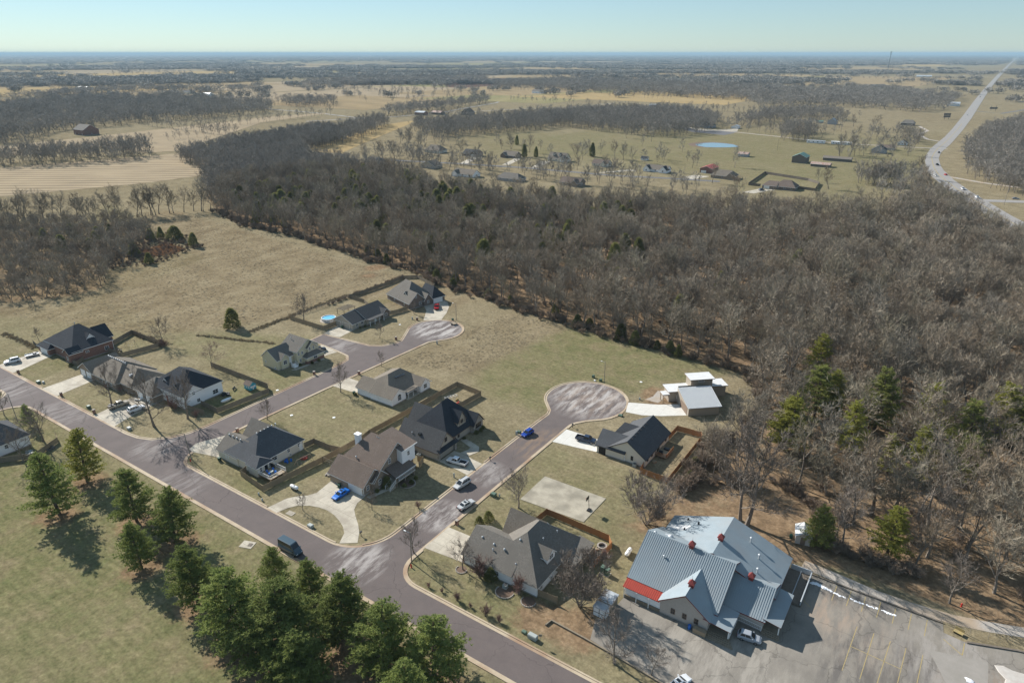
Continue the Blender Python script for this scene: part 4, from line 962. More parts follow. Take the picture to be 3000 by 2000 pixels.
h.rail([(-54.8, 98, 1.5), (-51.1, 98, 1.5), (-51.1, 108.1, 1.5), (-54.8, 108.1, 1.5)], 0, .95, 'deck_wood', dk, .2)
for k in range(7): h.box('step', -52.6, -51.2, 108.2 + k * .28, 108.5 + k * .28, 0, 1.3 - k * .19, 'deck_wood', dk)
h.part(MB().quad((-55.3, 99.0, 2.95), (-51.6, 99.0, 2.35), (-51.6, 108.9, 2.35), (-55.3, 108.9, 2.95)).quad((-55.3, 108.9, 2.8), (-51.6, 108.9, 2.2), (-51.6, 99, 2.2), (-55.3, 99, 2.8)), 'porch_roof', 'shingle_grey')
for y in (99.2, 103.9, 108.6): h.box('porch_post', -51.95, -51.8, y - .07, y + .07, 1.5, 2.3, 'deck_wood')
# O: white house cut by the left edge
h = House('white_house', 'white sided house with dark roof, cut off by the left edge of the picture', -208, 55, wall='white_siding', roof='shingle_charcoal')
h.wing(-215, -201.7, 46, 61.2, 3.6, 7.6, 'y', 0, 4.5, rp=.5)
h.win('E', 55.6, -201.7, 1.7, .9, 1.2)

# ------------------------------------------------------------------ N: the big metal-roofed building
h = House('metal_roof_building', 'large building with blue-grey metal roofs, red cupolas and red lean-to beside the car park', -27, 112, cat='building', wall='stucco', roof='metal_roof', trim='cupola_red')
def seams(x0, x1, y0, z0, y1, z1, step, roof, ax='x'):
    """standing seams up a slope whose eave is y0/z0 and ridge y1/z1; ax x: eave runs along x"""
    m = MB(); n = int((x1 - x0) / step)
    T = (lambda a, b, z: (a, b, z)) if ax == 'x' else (lambda a, b, z: (b, a, z))
    for k in range(n + 1):
        a = x0 + (x1 - x0) * k / n
        m.quad(T(a, y0, z0 + .055), T(a + .07, y0, z0 + .055), T(a + .07, y1, z1 + .055), T(a, y1, z1 + .055))
        m.quad(T(a, y0, z0), T(a, y0, z0 + .055), T(a, y1, z1 + .055), T(a, y1, z1)); m.quad(T(a + .07, y0, z0 + .055), T(a + .07, y0, z0), T(a + .07, y1, z1), T(a + .07, y1, z1 + .055))
    tag(m.build('seams', 'metal_seam', roof, h.off), kind='stuff')
r1 = h.wing(-40.6, -23.0, 102.9, 121, 3.5, 8.6, 'x', 0, 0, rp=.5, oh=.45)
seams(-41, -22.6, 102.45, 3.24, 111.9, 8.61, .42, r1)
r2 = h.wing(-39.9, -15.0, 112.6, 125.6, 3.9, 8.7, 'y', 0, 0, rp=.5, oh=.4)
r3 = h.wing(-33.0, -23.6, 100.4, 109.5, 3.4, 6.9, 'y', 0, 0, rp=.5, oh=.4)
r5 = h.wing(-24.0, -15.2, 106.5, 118.5, 3.0, 6.1, 'x', 0, 0, rp=.5, oh=.4)
seams(-22.5, -14.85, 106.1, 2.8, 112.4, 6.12, .42, r5)
def shed(pts, z, name, m, th=.12, trim='cupola_red'):
    t = [(p[0], p[1], zz) for p, zz in zip(pts, z)]; b = [(p[0], p[1], zz - th) for p, zz in zip(pts, z)]
    r_ = h.part(MB().quad(*t).quad(*b[::-1]), name, m)
    f = MB(); n = len(t)
    for k in range(n): f.quad(b[k], b[(k + 1) % n], t[(k + 1) % n], t[k])
    f.build('fascia', trim, r_, h.off); return r_
r4 = shed([(-24.6, 100.2), (-19.4, 100.2), (-19.4, 106.0), (-24.6, 106.0)], (3.25, 2.75, 2.75, 3.25), 'porch_roof', 'metal_roof')
r6 = shed([(-15.4, 106.4), (-12.0, 106.4), (-12.0, 116.4), (-15.4, 116.4)], (3.3, 2.8, 2.8, 3.3), 'porch_roof', 'metal_roof')
r7 = shed([(-40.9, 100.3), (-33.2, 100.3), (-33.2, 102.95), (-40.9, 102.95)], (2.55, 2.55, 3.3, 3.3), 'lean_to_roof', 'red_metal', trim='red_metal')
seams(-40.8, -33.4, 100.3, 2.55, 102.9, 3.28, .4, r7)
bpy.data.objects[r7.children[-1].name].data.materials[0] = MATS['red_metal']
h.box('lean_to_wall', -40.4, -33.0, 100.5, 102.9, 0, 2.45, 'white_siding'); h.box('lean_to_skirt', -40.6, -33.0, 100.25, 100.48, 0, .8, 'wood_grey')
for k in range(3): h.box('skirt_post', -40.55 + k * 2.6, -40.4 + k * 2.6, 100.14, 100.26, 0, 2.4, 'white_trim')
for x in (-30.4, -28.1, -25.8): h.win('S', x, 100.4, 1.1, .85, 1.3, frame='brown_panel')
def cupola(x, y, z):
    c = h.box('cupola', x - .46, x + .46, y - .46, y + .46, z - 1.0, z + .6, 'cupola_red')
    m = MB(); q = .66; z -= .15
    for a, b in (((-q, -q), (q, -q)), ((q, -q), (q, q)), ((q, q), (-q, q)), ((-q, q), (-q, -q))): m.quad((x + a[0], y + a[1], z + .75), (x + b[0], y + b[1], z + .75), (x, y, z + 1.75))
    h.part(m, 'cupola_roof', 'cupola_red', c)
    h.part(MB().tube((x, y, z + 1.6), (x, y, z + 2.5), .035, .01), 'finial', 'dark_metal', c)
    for k in range(4):
        s = ((0, -1), (1, 0), (0, 1), (-1, 0))[k]
        h.part(MB().box(x + s[0] * .47 - (.25 if s[0] == 0 else .02), x + s[0] * .47 + (.25 if s[0] == 0 else .02), y + s[1] * .47 - (.25 if s[1] == 0 else .02), y + s[1] * .47 + (.25 if s[1] == 0 else .02), z - .05, z + .5), 'louvre', 'red_door', c)
cupola(-27.45, 117.2, 8.7); cupola(-31.6, 111.95, 8.6); cupola(-28.3, 103.3, 6.9); cupola(-19.6, 112.5, 6.1)
for (x, y, z) in ((-22.6, 122.2, 7.2), (-20.0, 119.3, 6.1), (-19.2, 115.4, 5.8)): h.pipe(x, y, z, .8, .16)
for (x, y, z) in ((-36.6, 124.2, 5.2), (-33.8, 122.6, 6.4), (-36.0, 120.2, 5.4)): h.part(MB().box(x - .18, x + .18, y - .14, y + .14, z - .4, z + .45), 'roof_vent', 'dark_metal')
h.pipe(-35.8, 108.2, 6.4, .6, .14); h.part(MB().lathe((-36.6, 113.4, 7.2), [(.55, -.3), (.62, .5), (.5, .9), (.15, 1.1)], 14), 'exhaust_fan', 'galvanised'); h.box('fan_duct', -38.0, -37.0, 113.4, 114.2, 6.4, 7.6, 'galvanised'); h.pipe(-39.6, 112.4, 7.9, .6, .16)
sk = MB().quad((-39.6, 120.0, 4.06), (-35.2, 120.0, 5.76), (-35.2, 122.0, 5.76), (-39.6, 122.0, 4.06)); h.part(sk, 'roof_panel', 'white_membrane', r2)
# porches
pd = h.box('porch_deck', -23.6, -19.6, 100.6, 106.3, 0, .75, 'wood_grey')
for k in range(4): h.box('step', -23.8, -19.3 + k * .3, 100.6 - (k + 1) * .34, 100.6 - k * .34, 0, .62 - k * .16, 'wood_grey', pd)
for y in (100.7, 105.7): h.box('post', -19.85, -19.65, y - .1, y + .1, .7, 2.7, 'white_trim', pd)
h.rail([(-19.6, 101, .75), (-19.6, 106.2, .75), (-15.3, 106.2, .5)], 0, .95, 'white_trim', pd, .3)
pd = h.box('porch_deck', -15.2, -12.3, 106.8, 116, 0, .6, 'wood_grey')
for k in range(3): h.box('step', -15.2, -12.0, 106.8 - (k + 1) * .34, 106.8 - k * .34, 0, .48 - k * .15, 'wood_grey', pd)
for y in (106.9, 111.4, 115.9): h.box('post', -12.45, -12.28, y - .09, y + .09, .5, 2.8, 'white_trim', pd)
h.door('S', -20.8, 106.5, .75, 1.4, 2.0, m='glass'); h.door('E', 109.5, -15.2, .6, 1.8, 2.0, m='glass'); h.win('E', 113, -15.2, 1.3, 1.4, 1.1)
# side ramp
rp_ = h.box('ramp', -15.0, -10.6, 116.9, 126.8, 0, .55, 'weathered_dark'); h.box('ramp_wall', -10.8, -10.6, 116.9, 127.0, .5, 1.5, 'galvanised', rp_); h.box('ramp_wall', -14.8, -10.82, 126.8, 127.0, .5, 1.7, 'galvanised', rp_)
h.rail([(-12.6, 117, .55), (-12.6, 126, .55)], 0, .9, 'galvanised', rp_, 1.2)
ln = shed([(-20.5, 125.7), (-15.6, 125.7), (-15.6, 127.8), (-20.5, 127.8)], (2.9, 2.9, 2.3, 2.3), 'lean_to_roof', 'galvanised', trim='galvanised')
for x in (-20.3, -15.8): h.box('post', x - .08, x + .08, 127.5, 127.66, 0, 2.3, 'galvanised', ln)

# ------------------------------------------------------------------ farms and houses beyond the wood
def far_house(name, label, x, y, w, d, ze, zr, ax='x', hip=0, wall='tan_siding', roof='shingle_grey', rot=0, wing=None, cat='house', group=None, wins=3, garage=None, dorm=0):
    global h
    h = House(name, label, x, y, rot=rot if rot else .01, cat=cat, wall=wall, roof=roof, group=group)
    h.wing(-w / 2, w / 2, -d / 2, d / 2, ze, zr, ax, hip, hip, oh=.5)
    if wing:
        h.wing(*wing)
    for k in range(wins):
        h.win('S', -w / 2 + w * (k + .5) / wins, -d / 2, 1.0, 1.4, 1.4); 
    if wins: h.win('E', 0, w / 2, 1.0, 1.4, 1.4)
    if garage is not None: h.garage('S', garage[0], garage[1], garage[2])
    for k in range(dorm): h.dormer('S', -w * .22 + k * w * .36, -d * .36, 0, 2, zr - 1.2, zr - .2)
    return h
far_house('ranch_house', 'cream farmhouse with grey hipped roof under big bare oaks beyond the wood', -498, 592, 20, 14, 3.2, 8, 'x', 4, 'cream_siding', 'shingle_taupe')
far_house('ranch_house', 'brick ranch house with dark roof, second along the far lane', -449, 594, 18, 11, 2.8, 6.5, 'x', 0, 'brown_brick', 'shingle_dark', wing=(2, 9, -8, 0, 2.8, 5.6, 'y'), garage=(5.5, -8, 4.6))
far_house('ranch_house', 'dark brick ranch house with short gable wing next to a blue spruce', -408, 606, 17, 11, 2.8, 6.4, 'x', 0, 'brown_brick', 'shingle_taupe', wing=(-8.4, -2, -8, 0, 2.8, 5.4, 'y'))
far_house('cape_house', 'cream house with two dormers and white porch on the far lane', -354, 612, 19, 12, 3.2, 8.2, 'x', 0, 'cream_siding', 'shingle_taupe', wing=(5, 11, -8, 0, 3.0, 6.5, 'y'), dorm=2, garage=(8, -8, 4.4))
far_house('ranch_house', 'house with reddish roof half hidden by trees on the far lane', -303, 606, 16, 10, 2.8, 6.2, 'x', 0, 'cream_siding', 'shingle_brown', wing=(2, 7, -7, 0, 2.8, 5.2, 'y'))
far_house('ranch_house', 'white house with two dark gables on the mown field beyond the wood', -245, 604, 22, 10, 2.8, 6.0, 'x', 0, 'white_siding', 'shingle_taupe', wing=(-11.5, -5, -7, 1, 2.8, 5.8, 'y', 0, 0, .5, .4, None, 'shingle_black'))
h.wing(4.5, 11.5, -7.6, 0, 2.8, 6, 'y', roof='shingle_black'); h.win('S', -8.2, -7, 1, 1.4, 1.4); h.win('S', 8, -7.6, 1, 1.4, 1.4)
far_house('ranch_house', 'grey-roofed house half hidden at the wood edge, leftmost of the near row', -497, 498, 18, 11, 2.8, 6, 'x', 3, 'grey_siding', 'shingle_grey', wing=(2, 8, -8, 0, 2.8, 5.4, 'y'))
far_house('ranch_house', 'grey-roofed house behind treetops, second of the near row', -432, 506, 17, 12, 2.8, 7, 'y', 0, 'tan_siding', 'shingle_taupe')
far_house('ranch_house', 'pale house with white porch behind treetops, third of the near row', -375, 486, 22, 11, 2.8, 6.2, 'x', 0, 'white_siding', 'shingle_taupe', wing=(-10.5, -4, -8, 0, 2.8, 5.6, 'y'))
far_house('ranch_house', 'long pale blue-grey house behind treetops, fourth of the near row', -330, 490, 22, 12, 2.8, 6.4, 'x', 4, 'grey_siding', 'shingle_grey')
far_house('ranch_house', 'tan house with brown roof behind treetops, last of the near row', -276, 500, 18, 11, 2.8, 6.2, 'x', 0, 'tan_brick', 'shingle_brown', wing=(3, 8.6, -8, 0, 2.8, 5.6, 'y'))
far_house('metal_barn', 'red metal workshop with white roll-up doors beyond the wood', -205, 628, 11, 18, 4.2, 6.2, 'y', 0, 'red_brick', 'red_metal', cat='barn', wins=0, garage=(-2, -9, 4.5))
far_house('ranch_house', 'tan house with grey-brown roof beside the red workshop', -183, 604, 20, 13, 2.9, 6.8, 'x', 4, 'tan_brick', 'shingle_taupe', wing=(4, 10.4, -9, 0, 2.9, 6, 'y'))
far_house('brick_house', 'brown house with hipped roofs inside the large square fence', -125, 579, 16, 13, 2.9, 7.2, 'x', 5, 'brown_brick', 'shingle_brown', wing=(-17, -6, -7.5, 3.5, 2.8, 5.8, 'x', 3.5, 0), garage=(-13.5, -7.5, 4.2))
far_house('garden_shed', 'small white shed with dark roof behind the far lane houses', -284, 664, 6, 6, 2.4, 4, 'x', 0, 'white_siding', 'shingle_black', cat='shed', wins=1)
far_house('garden_shed', 'small grey shed with red roof in the pasture below the pond', -209, 748, 10, 8, 3, 4.6, 'x', 0, 'grey_siding', 'rust_roof', cat='shed', wins=0)
far_house('barn', 'dark barn with green metal roof in the far pasture', -150, 738, 13, 16, 6, 9, 'y', 0, 'weathered_dark', 'green_metal', cat='barn', wins=0)
far_house('barn', 'long low barn with rusty roof beside the green-roofed barn', -127, 720, 17, 10, 2.6, 4, 'x', 0, 'weathered_dark', 'rust_roof', cat='barn', wins=0)
far_house('barn', 'long narrow grey shed behind the rusty-roofed barn', -121, 768, 26, 8, 3, 4.4, 'x', 0, 'weathered_dark', 'weathered_dark', cat='shed', wins=0)
far_house('farmhouse', 'pale blue farmhouse with grey roof on the gravel drive above the pond', -346, 1022, 26, 15, 3.6, 9, 'x', 5, 'grey_siding', 'shingle_taupe', wing=(0, 9, -12, 0, 3.6, 7.5, 'y'))
far_house('garage', 'small pale blue garage with white roof above the pond', -305, 1032, 10, 10, 3.2, 5, 'y', 0, 'white_siding', 'galvanised', cat='garage', wins=0, garage=(0, -5, 5))
far_house('barn', 'round-roofed grey barn far up the pasture', -202, 1178, 12, 14, 5, 9, 'y', 0, 'grey_siding', 'grey_siding', cat='barn', wins=0)
far_house('garden_shed', 'small blue-roofed shed left of the round-roofed barn', -222, 1190, 9, 6, 2.6, 3.6, 'x', 0, 'grey_siding', 'green_metal', cat='shed', wins=0)
far_house('farmhouse', 'grey two-part house with curved drive beside the highway', -104, 1222, 18, 14, 4, 8, 'x', 4, 'weathered_dark', 'shingle_grey')
far_house('farmhouse', 'dark farmhouse with steep gables among bare trees by the highway', -95, 858, 14, 12, 4, 8.5, 'y', 0, 'grey_siding', 'shingle_dark')
far_house('ranch_house', 'small house with orange-brown roof among bare trees by the highway', -92, 893, 15, 9, 2.8, 5.4, 'x', 0, 'cream_siding', 'shingle_brown')
far_house('ranch_house', 'small white house with dark roof near the highway bend', -82, 950, 10, 10, 3, 6, 'y', 0, 'white_siding', 'shingle_dark')
far_house('mobile_home', 'long white trailer home at the pasture fence, left of the pair', -171, 912, 20, 5, 3, 3.5, 'x', 0, 'white_siding', 'white_membrane', cat='trailer', wins=4)
far_house('mobile_home', 'long white trailer home at the pasture fence, right of the pair', -143, 915, 22, 5, 3, 3.5, 'x', 0, 'white_siding', 'white_membrane', cat='trailer', wins=4)
far_house('barn', 'stone barn with grey roof beside the stubble field at the far left', -1000, 470, 26, 20, 7, 13, 'x', 0, 'red_brick', 'shingle_grey', cat='barn')
far_house('farmhouse', 'white farmhouse at the edge of the high wood near the tree-lined lane', -1033, 1664, 30, 16, 6, 10, 'x', 0, 'white_siding', 'shingle_grey')
far_house('barn', 'red barn with white roof beside the tree-lined lane', -833, 955, 20, 12, 5, 7, 'x', 0, 'red_brick', 'galvanised', cat='barn', wins=0)
far_house('barn', 'long dark open barn right of the red barn', -816, 980, 22, 12, 4, 6.5, 'x', 0, 'weathered_dark', 'rust_roof', cat='barn', wins=0)
far_house('barn', 'brown gabled barn with tall roof in the far pasture', -765, 1000, 18, 16, 5, 11, 'y', 0, 'weathered_dark', 'shingle_brown', cat='barn', wins=0)
far_house('metal_barn', 'white metal shed hidden among the trees above the clearing', -572, 1214, 24, 12, 5, 7, 'x', 0, 'white_siding', 'white_membrane', cat='barn', wins=0)
far_house('metal_barn', 'small blue metal shed among the trees above the clearing', -567, 1348, 14, 10, 5, 7, 'x', 0, 'grey_siding', 'galvanised', cat='barn', wins=0)
for k, (x, y, w) in enumerate(((-2280, 1095, 50), (-2192, 1175, 40), (-1802, 1128, 30), (-1662, 1093, 30), (-3111, 2513, 45), (-2777, 2378, 40), (-73, 1735, 22), (-330, 2600, 40), (-500, 2700, 30), (-900, 3200, 50), (-1900, 3300, 50), (-1200, 3600, 40), (-300, 3800, 60), (-120, 2900, 40))):
    lb = ['pair of dark roofs in the middle distance at the far left', 'long low building beside the farm yard at far left', 'grey-roofed house above the dark wood at far left', 'white-walled house above the dark wood at far left', 'white farm building under the hazy woods, left of centre', 'dark farm building under the hazy woods, left of centre',
          'white trailer home at the wood edge by the highway', 'pale barn in the far fields left of the highway', 'small farmhouse in the far fields, upper right', 'long pale farm shed in the far fields, upper centre', 'white farm shed in the far fields, upper left', 'low farmhouse in the far fields, upper centre', 'broad white farm building far off, near the highway', 'blue-grey farm building far off, near the highway'][k]
    far_house('farm_building', lb, x, y, w, w * .5, 5, 8, 'x', 0, ['white_siding', 'grey_siding', 'cream_siding'][k % 3], ['galvanised', 'shingle_grey', 'shingle_dark'][k % 3], cat='farm building', wins=0)
# ------------------------------------------------------------------ fences: each panel and post a part
PANELS = {}
def panel_mesh(L_, hgt, m_, style):
    k = (round(L_, 2), hgt, m_, style)
    if k in PANELS: return PANELS[k]
    mb = MB(); r = random.Random(hash(k) % 999)
    if style == 'board':
        n = max(2, int(L_ / .15)); w = L_ / n
        for i in range(n):
            mb.box(i * w + .008, (i + 1) * w - .008, -.012, .012, .06, hgt + r.uniform(-.03, .02))
        for z in (.35, hgt * .55, hgt - .3): mb.box(0, L_, .013, .05, z, z + .09)
    else:
        for z in np.linspace(.3, hgt, 4 if style == 'rail' else 3): mb.box(0, L_, -.03, .03, z - .07, z)
        if style == 'rail':
            for i in range(1, 4): mb.box(i * L_ / 4 - .015, i * L_ / 4 + .015, -.015, .015, .1, hgt)
    me_o = mb.build('fence_panel', m_); me = me_o.data; bpy.data.objects.remove(me_o)
    PANELS[k] = me
    return me
POSTM = {}
def fence(label, pts, hgt=1.8, m_='wood_fence', style='board', name='wood_fence', step=2.4, group=None):
    root = thing(name, label, 'fence', (pts[0][0], pts[0][1], 0), 0, group)
    ox, oy = pts[0][:2]
    if (hgt, m_) not in POSTM:
        o = MB().box(-.06, .06, -.06, .06, -.1, hgt + .08).build('fence_post', m_); POSTM[(hgt, m_)] = o.data; bpy.data.objects.remove(o)
    for a, b in zip(pts[:-1], pts[1:]):
        d = math.dist(a, b); n = max(1, round(d / step)); ang = math.atan2(b[1] - a[1], b[0] - a[0]); L_ = round(d / n, 2)
        me = panel_mesh(L_ - .1, hgt, m_, style)
        for k in range(n):
            x = a[0] + (b[0] - a[0]) * k / n; y = a[1] + (b[1] - a[1]) * k / n
            inst('fence_panel', me, root, (x - ox + .06 * math.cos(ang), y - oy + .06 * math.sin(ang), random.uniform(-.03, .03)), ang)
            inst('fence_post', POSTM[(hgt, m_)], root, (x - ox, y - oy, 0), ang)
    inst('fence_post', POSTM[(hgt, m_)], root, (pts[-1][0] - ox, pts[-1][1] - oy, 0), 0)
    return root
fence('grey board fence around the swing-set yard behind the far-left brick house', [(-253.5, 111.5), (-258, 120.8), (-238.5, 120.6), (-237.2, 119.2), (-239.5, 106.8), (-248.4, 106.8)], m_='wood_grey')
fence('short grey fence at the front corner of the far-left brick house', [(-248.2, 98), (-245.6, 94.6), (-247.5, 94.2)], 1.6, 'wood_grey')
fence('dark board fence behind the garage of the far-left brick house', [(-279, 95), (-270.5, 93.6)], 1.6, 'weathered_dark')
fence('weathered board fence round the yard with the blue playhouse', [(-206.2, 120), (-176, 120.2), (-172.9, 118.2), (-174.8, 101.0), (-183.2, 101.2)], 1.8, 'wood_grey')
fence('short fence run at the white corner house beside the street', [(-184.6, 97.4), (-177.4, 98.2)], 1.6, 'wood_grey')
fence('tan board fence wrapping the blue pool yard', [(-199.4, 171.5), (-199.8, 165), (-219.8, 165.2), (-220.8, 167)], 1.8, 'wood_fence')
fence('open rail fence along the back of the pool yard', [(-220.8, 167.4), (-219.4, 197)], 1.4, 'weathered_dark', 'rail', 'rail_fence', 3.0)
fence('grey board fence between the ranch with the pool and the upper brick house', [(-219.2, 197.2), (-209.3, 196.4), (-203, 193.4)], 1.8, 'wood_grey')
fence('tan board fence joining the tan ranch to the upper brick house', [(-190.2, 190.6), (-188.4, 196), (-188.0, 200.4)], 1.8, 'wood_fence')
fence('dark board fence behind the upper brick house along the field', [(-219.2, 198), (-218.2, 219.5), (-218.8, 231.5), (-213.8, 236), (-198, 230.6), (-196.4, 226.2)], 1.7, 'wood_grey')
fence('long board fence between the white ranch and the dark-roofed tudor house', [(-124.4, 117.4), (-127.6, 117.2), (-127.0, 128), (-126, 155.4), (-115.6, 154.4), (-116.4, 142)], 1.8, 'wood_fence')
fence('board fence around the yard with the raised deck, beside the main road', [(-140.6, 86), (-140.4, 84.2), (-130, 83), (-129.5, 87.5), (-127.8, 100.2), (-127.4, 105.8), (-127.0, 114), (-127.5, 117)], 1.8, 'wood_fence')
fence('board fence between the deck yard and the empty lawn', [(-137.3, 102.2), (-137, 105.3), (-130.6, 105.4), (-127.6, 106.2)], 1.8, 'wood_grey')
fence('grey gate of horizontal slats beside the brown-roofed brick house', [(-127.7, 100.3), (-121.6, 100.1)], 1.8, 'wood_grey', 'slat', 'yard_gate', 3.2)
fence('tan board fence between brown-roofed house and tudor house', [(-107.2, 114.6), (-105.7, 115.1), (-104.8, 112.4)], 1.8, 'wood_fence')
fence('new orange cedar fence round the yard of the black-roofed cream house', [(-56.2, 145.2), (-55.8, 142.2), (-48.2, 142.0), (-48.2, 167.0), (-49, 168.6), (-55.9, 168.2), (-56, 162)], 1.8, 'cedar_fence')
fence('cedar fence behind the grey-roofed foreground house beside the concrete court', [(-67.6, 107.4), (-66.9, 114.2), (-50.6, 113.8), (-49.0, 112), (-49.4, 104.4)], 1.8, 'cedar_fence')
fence('short board fence at the near corner of the grey-roofed foreground house', [(-54.8, 90.9), (-50.6, 91.2)], 1.8, 'wood_fence')
fence('grey fence panels in the yard of the left-edge white house', [(-201.4, 49), (-193.2, 58.6)], 1.7, 'wood_grey')
fence('tan fence beside the evergreen at the left-edge white house', [(-193.2, 58.8), (-196.8, 66.0), (-199.6, 66.8)], 1.7, 'wood_fence')
fence('dark square board fence round the far brown house beyond the wood', [(-145, 578), (-155, 579), (-159.6, 645), (-119, 628.7), (-107.5, 616), (-104, 582), (-117, 585)], 2.2, 'weathered_dark', step=6)
# chain-link fence along the lane
def chain_fence(label, pts, hgt=1.6):
    root = thing('chain_link_fence', label, 'fence', (*pts[0], 0)); ox, oy = pts[0]
    for a, b in zip(pts[:-1], pts[1:]):
        n = max(1, round(math.dist(a, b) / 3))
        for k in range(n):
            x, y = a[0] + (b[0] - a[0]) * k / n - ox, a[1] + (b[1] - a[1]) * k / n - oy
            x2, y2 = a[0] + (b[0] - a[0]) * (k + 1) / n - ox, a[1] + (b[1] - a[1]) * (k + 1) / n - oy
            MB().tube((x, y, 0), (x, y, hgt), .035, n=5).build('fence_post', 'galv_pole', root)
            MB().tube((x, y, hgt - .03), (x2, y2, hgt - .03), .022, n=4).build('top_rail', 'galv_pole', root)
            w = MB()
            for q in range(7):
                t = q / 6; u = (q + 1) / 6
                for s in range(2):
                    p0 = Vector((x, y, 0)).lerp(Vector((x2, y2, 0)), t); p1 = Vector((x, y, 0)).lerp(Vector((x2, y2, 0)), min(1, u))
                    w.tube((p0.x, p0.y, .1 if s else hgt - .1), (p1.x, p1.y, hgt - .1 if s else .1), .006, n=3)
            w.build('mesh_panel', 'galv_pole', root)
chain_fence('chain-link fence between the car park and the gravel lane', [(-12, 128.3), (0, 128.1), (12.6, 128.3), (17.2, 127.2), (26, 130.6), (36, 133.5)])

# ------------------------------------------------------------------ vehicles
def ring_body(x, zb, zt, hw):
    return [(x, -hw * .9, zb), (x, -hw, zb + .18), (x, -hw, zt - .16), (x, -hw * .86, zt), (x, hw * .86, zt), (x, hw, zt - .16), (x, hw, zb + .18), (x, hw * .9, zb)]
CARS = dict(
    sedan=dict(L=4.8, W=.92, body=[(0, .42, .82, .72), (.12, .3, .95, .84), (.9, .22, 1.0, .92), (3.3, .22, .95, .92), (4.3, .25, .80, .88), (4.7, .3, .68, .78), (4.8, .38, .58, .68)], cab=(.75, 3.55, 1.45, 2.75, .96, 1.46)),
    hatch=dict(L=4.3, W=.9, body=[(0, .42, .9, .75), (.12, .3, 1.02, .86), (.9, .22, 1.02, .9), (3.0, .22, .98, .9), (3.9, .25, .88, .86), (4.2, .3, .72, .76), (4.3, .38, .6, .66)], cab=(.15, 3.2, .6, 2.4, .98, 1.6)),
    suv=dict(L=4.9, W=.97, body=[(0, .5, 1.0, .8), (.1, .4, 1.15, .92), (1, .32, 1.16, .97), (3.3, .32, 1.12, .97), (4.4, .35, 1.02, .93), (4.8, .4, .85, .85), (4.9, .45, .7, .75)], cab=(.1, 3.5, .5, 2.75, 1.12, 1.82)),
    minivan=dict(L=5.0, W=.98, body=[(0, .45, 1.0, .8), (.1, .35, 1.12, .93), (1, .26, 1.12, .98), (3.4, .26, 1.06, .98), (4.4, .28, .92, .93), (4.85, .32, .75, .82), (5, .4, .62, .72)], cab=(.1, 4.0, .45, 2.9, 1.08, 1.76)),
    pickup=dict(L=5.8, W=1.0, body=[(0, .55, .78, .9), (.06, .48, .82, .98), (2.3, .42, .82, 1.0), (2.35, .42, 1.16, 1.0), (4.4, .42, 1.14, 1.0), (5.4, .45, 1.08, .96), (5.75, .5, .95, .9), (5.8, .55, .8, .85)], cab=(2.35, 4.6, 2.5, 3.95, 1.13, 1.88)),
    van=dict(L=6.0, W=1.02, body=[(0, .5, 1.25, .9), (.08, .4, 1.36, 1.0), (1.2, .34, 1.38, 1.02), (4.6, .34, 1.34, 1.02), (5.4, .36, 1.2, .98), (5.9, .42, .95, .9), (6, .5, .8, .8)], cab=(.08, 5.45, .12, 4.25, 1.3, 2.72)))
WHEEL = {}
def wheel_meshes(r):
    if r not in WHEEL:
        n = 16
        a = MB().tube((0, -.12, 0), (0, .12, 0), r, n=n).build('tyre', 'rubber')
        b = MB().tube((0, -.135, 0), (0, .135, 0), r * .62, n=10).build('rim', 'rim')
        WHEEL[r] = (a.data, b.data); bpy.data.objects.remove(a); bpy.data.objects.remove(b)
    return WHEEL[r]
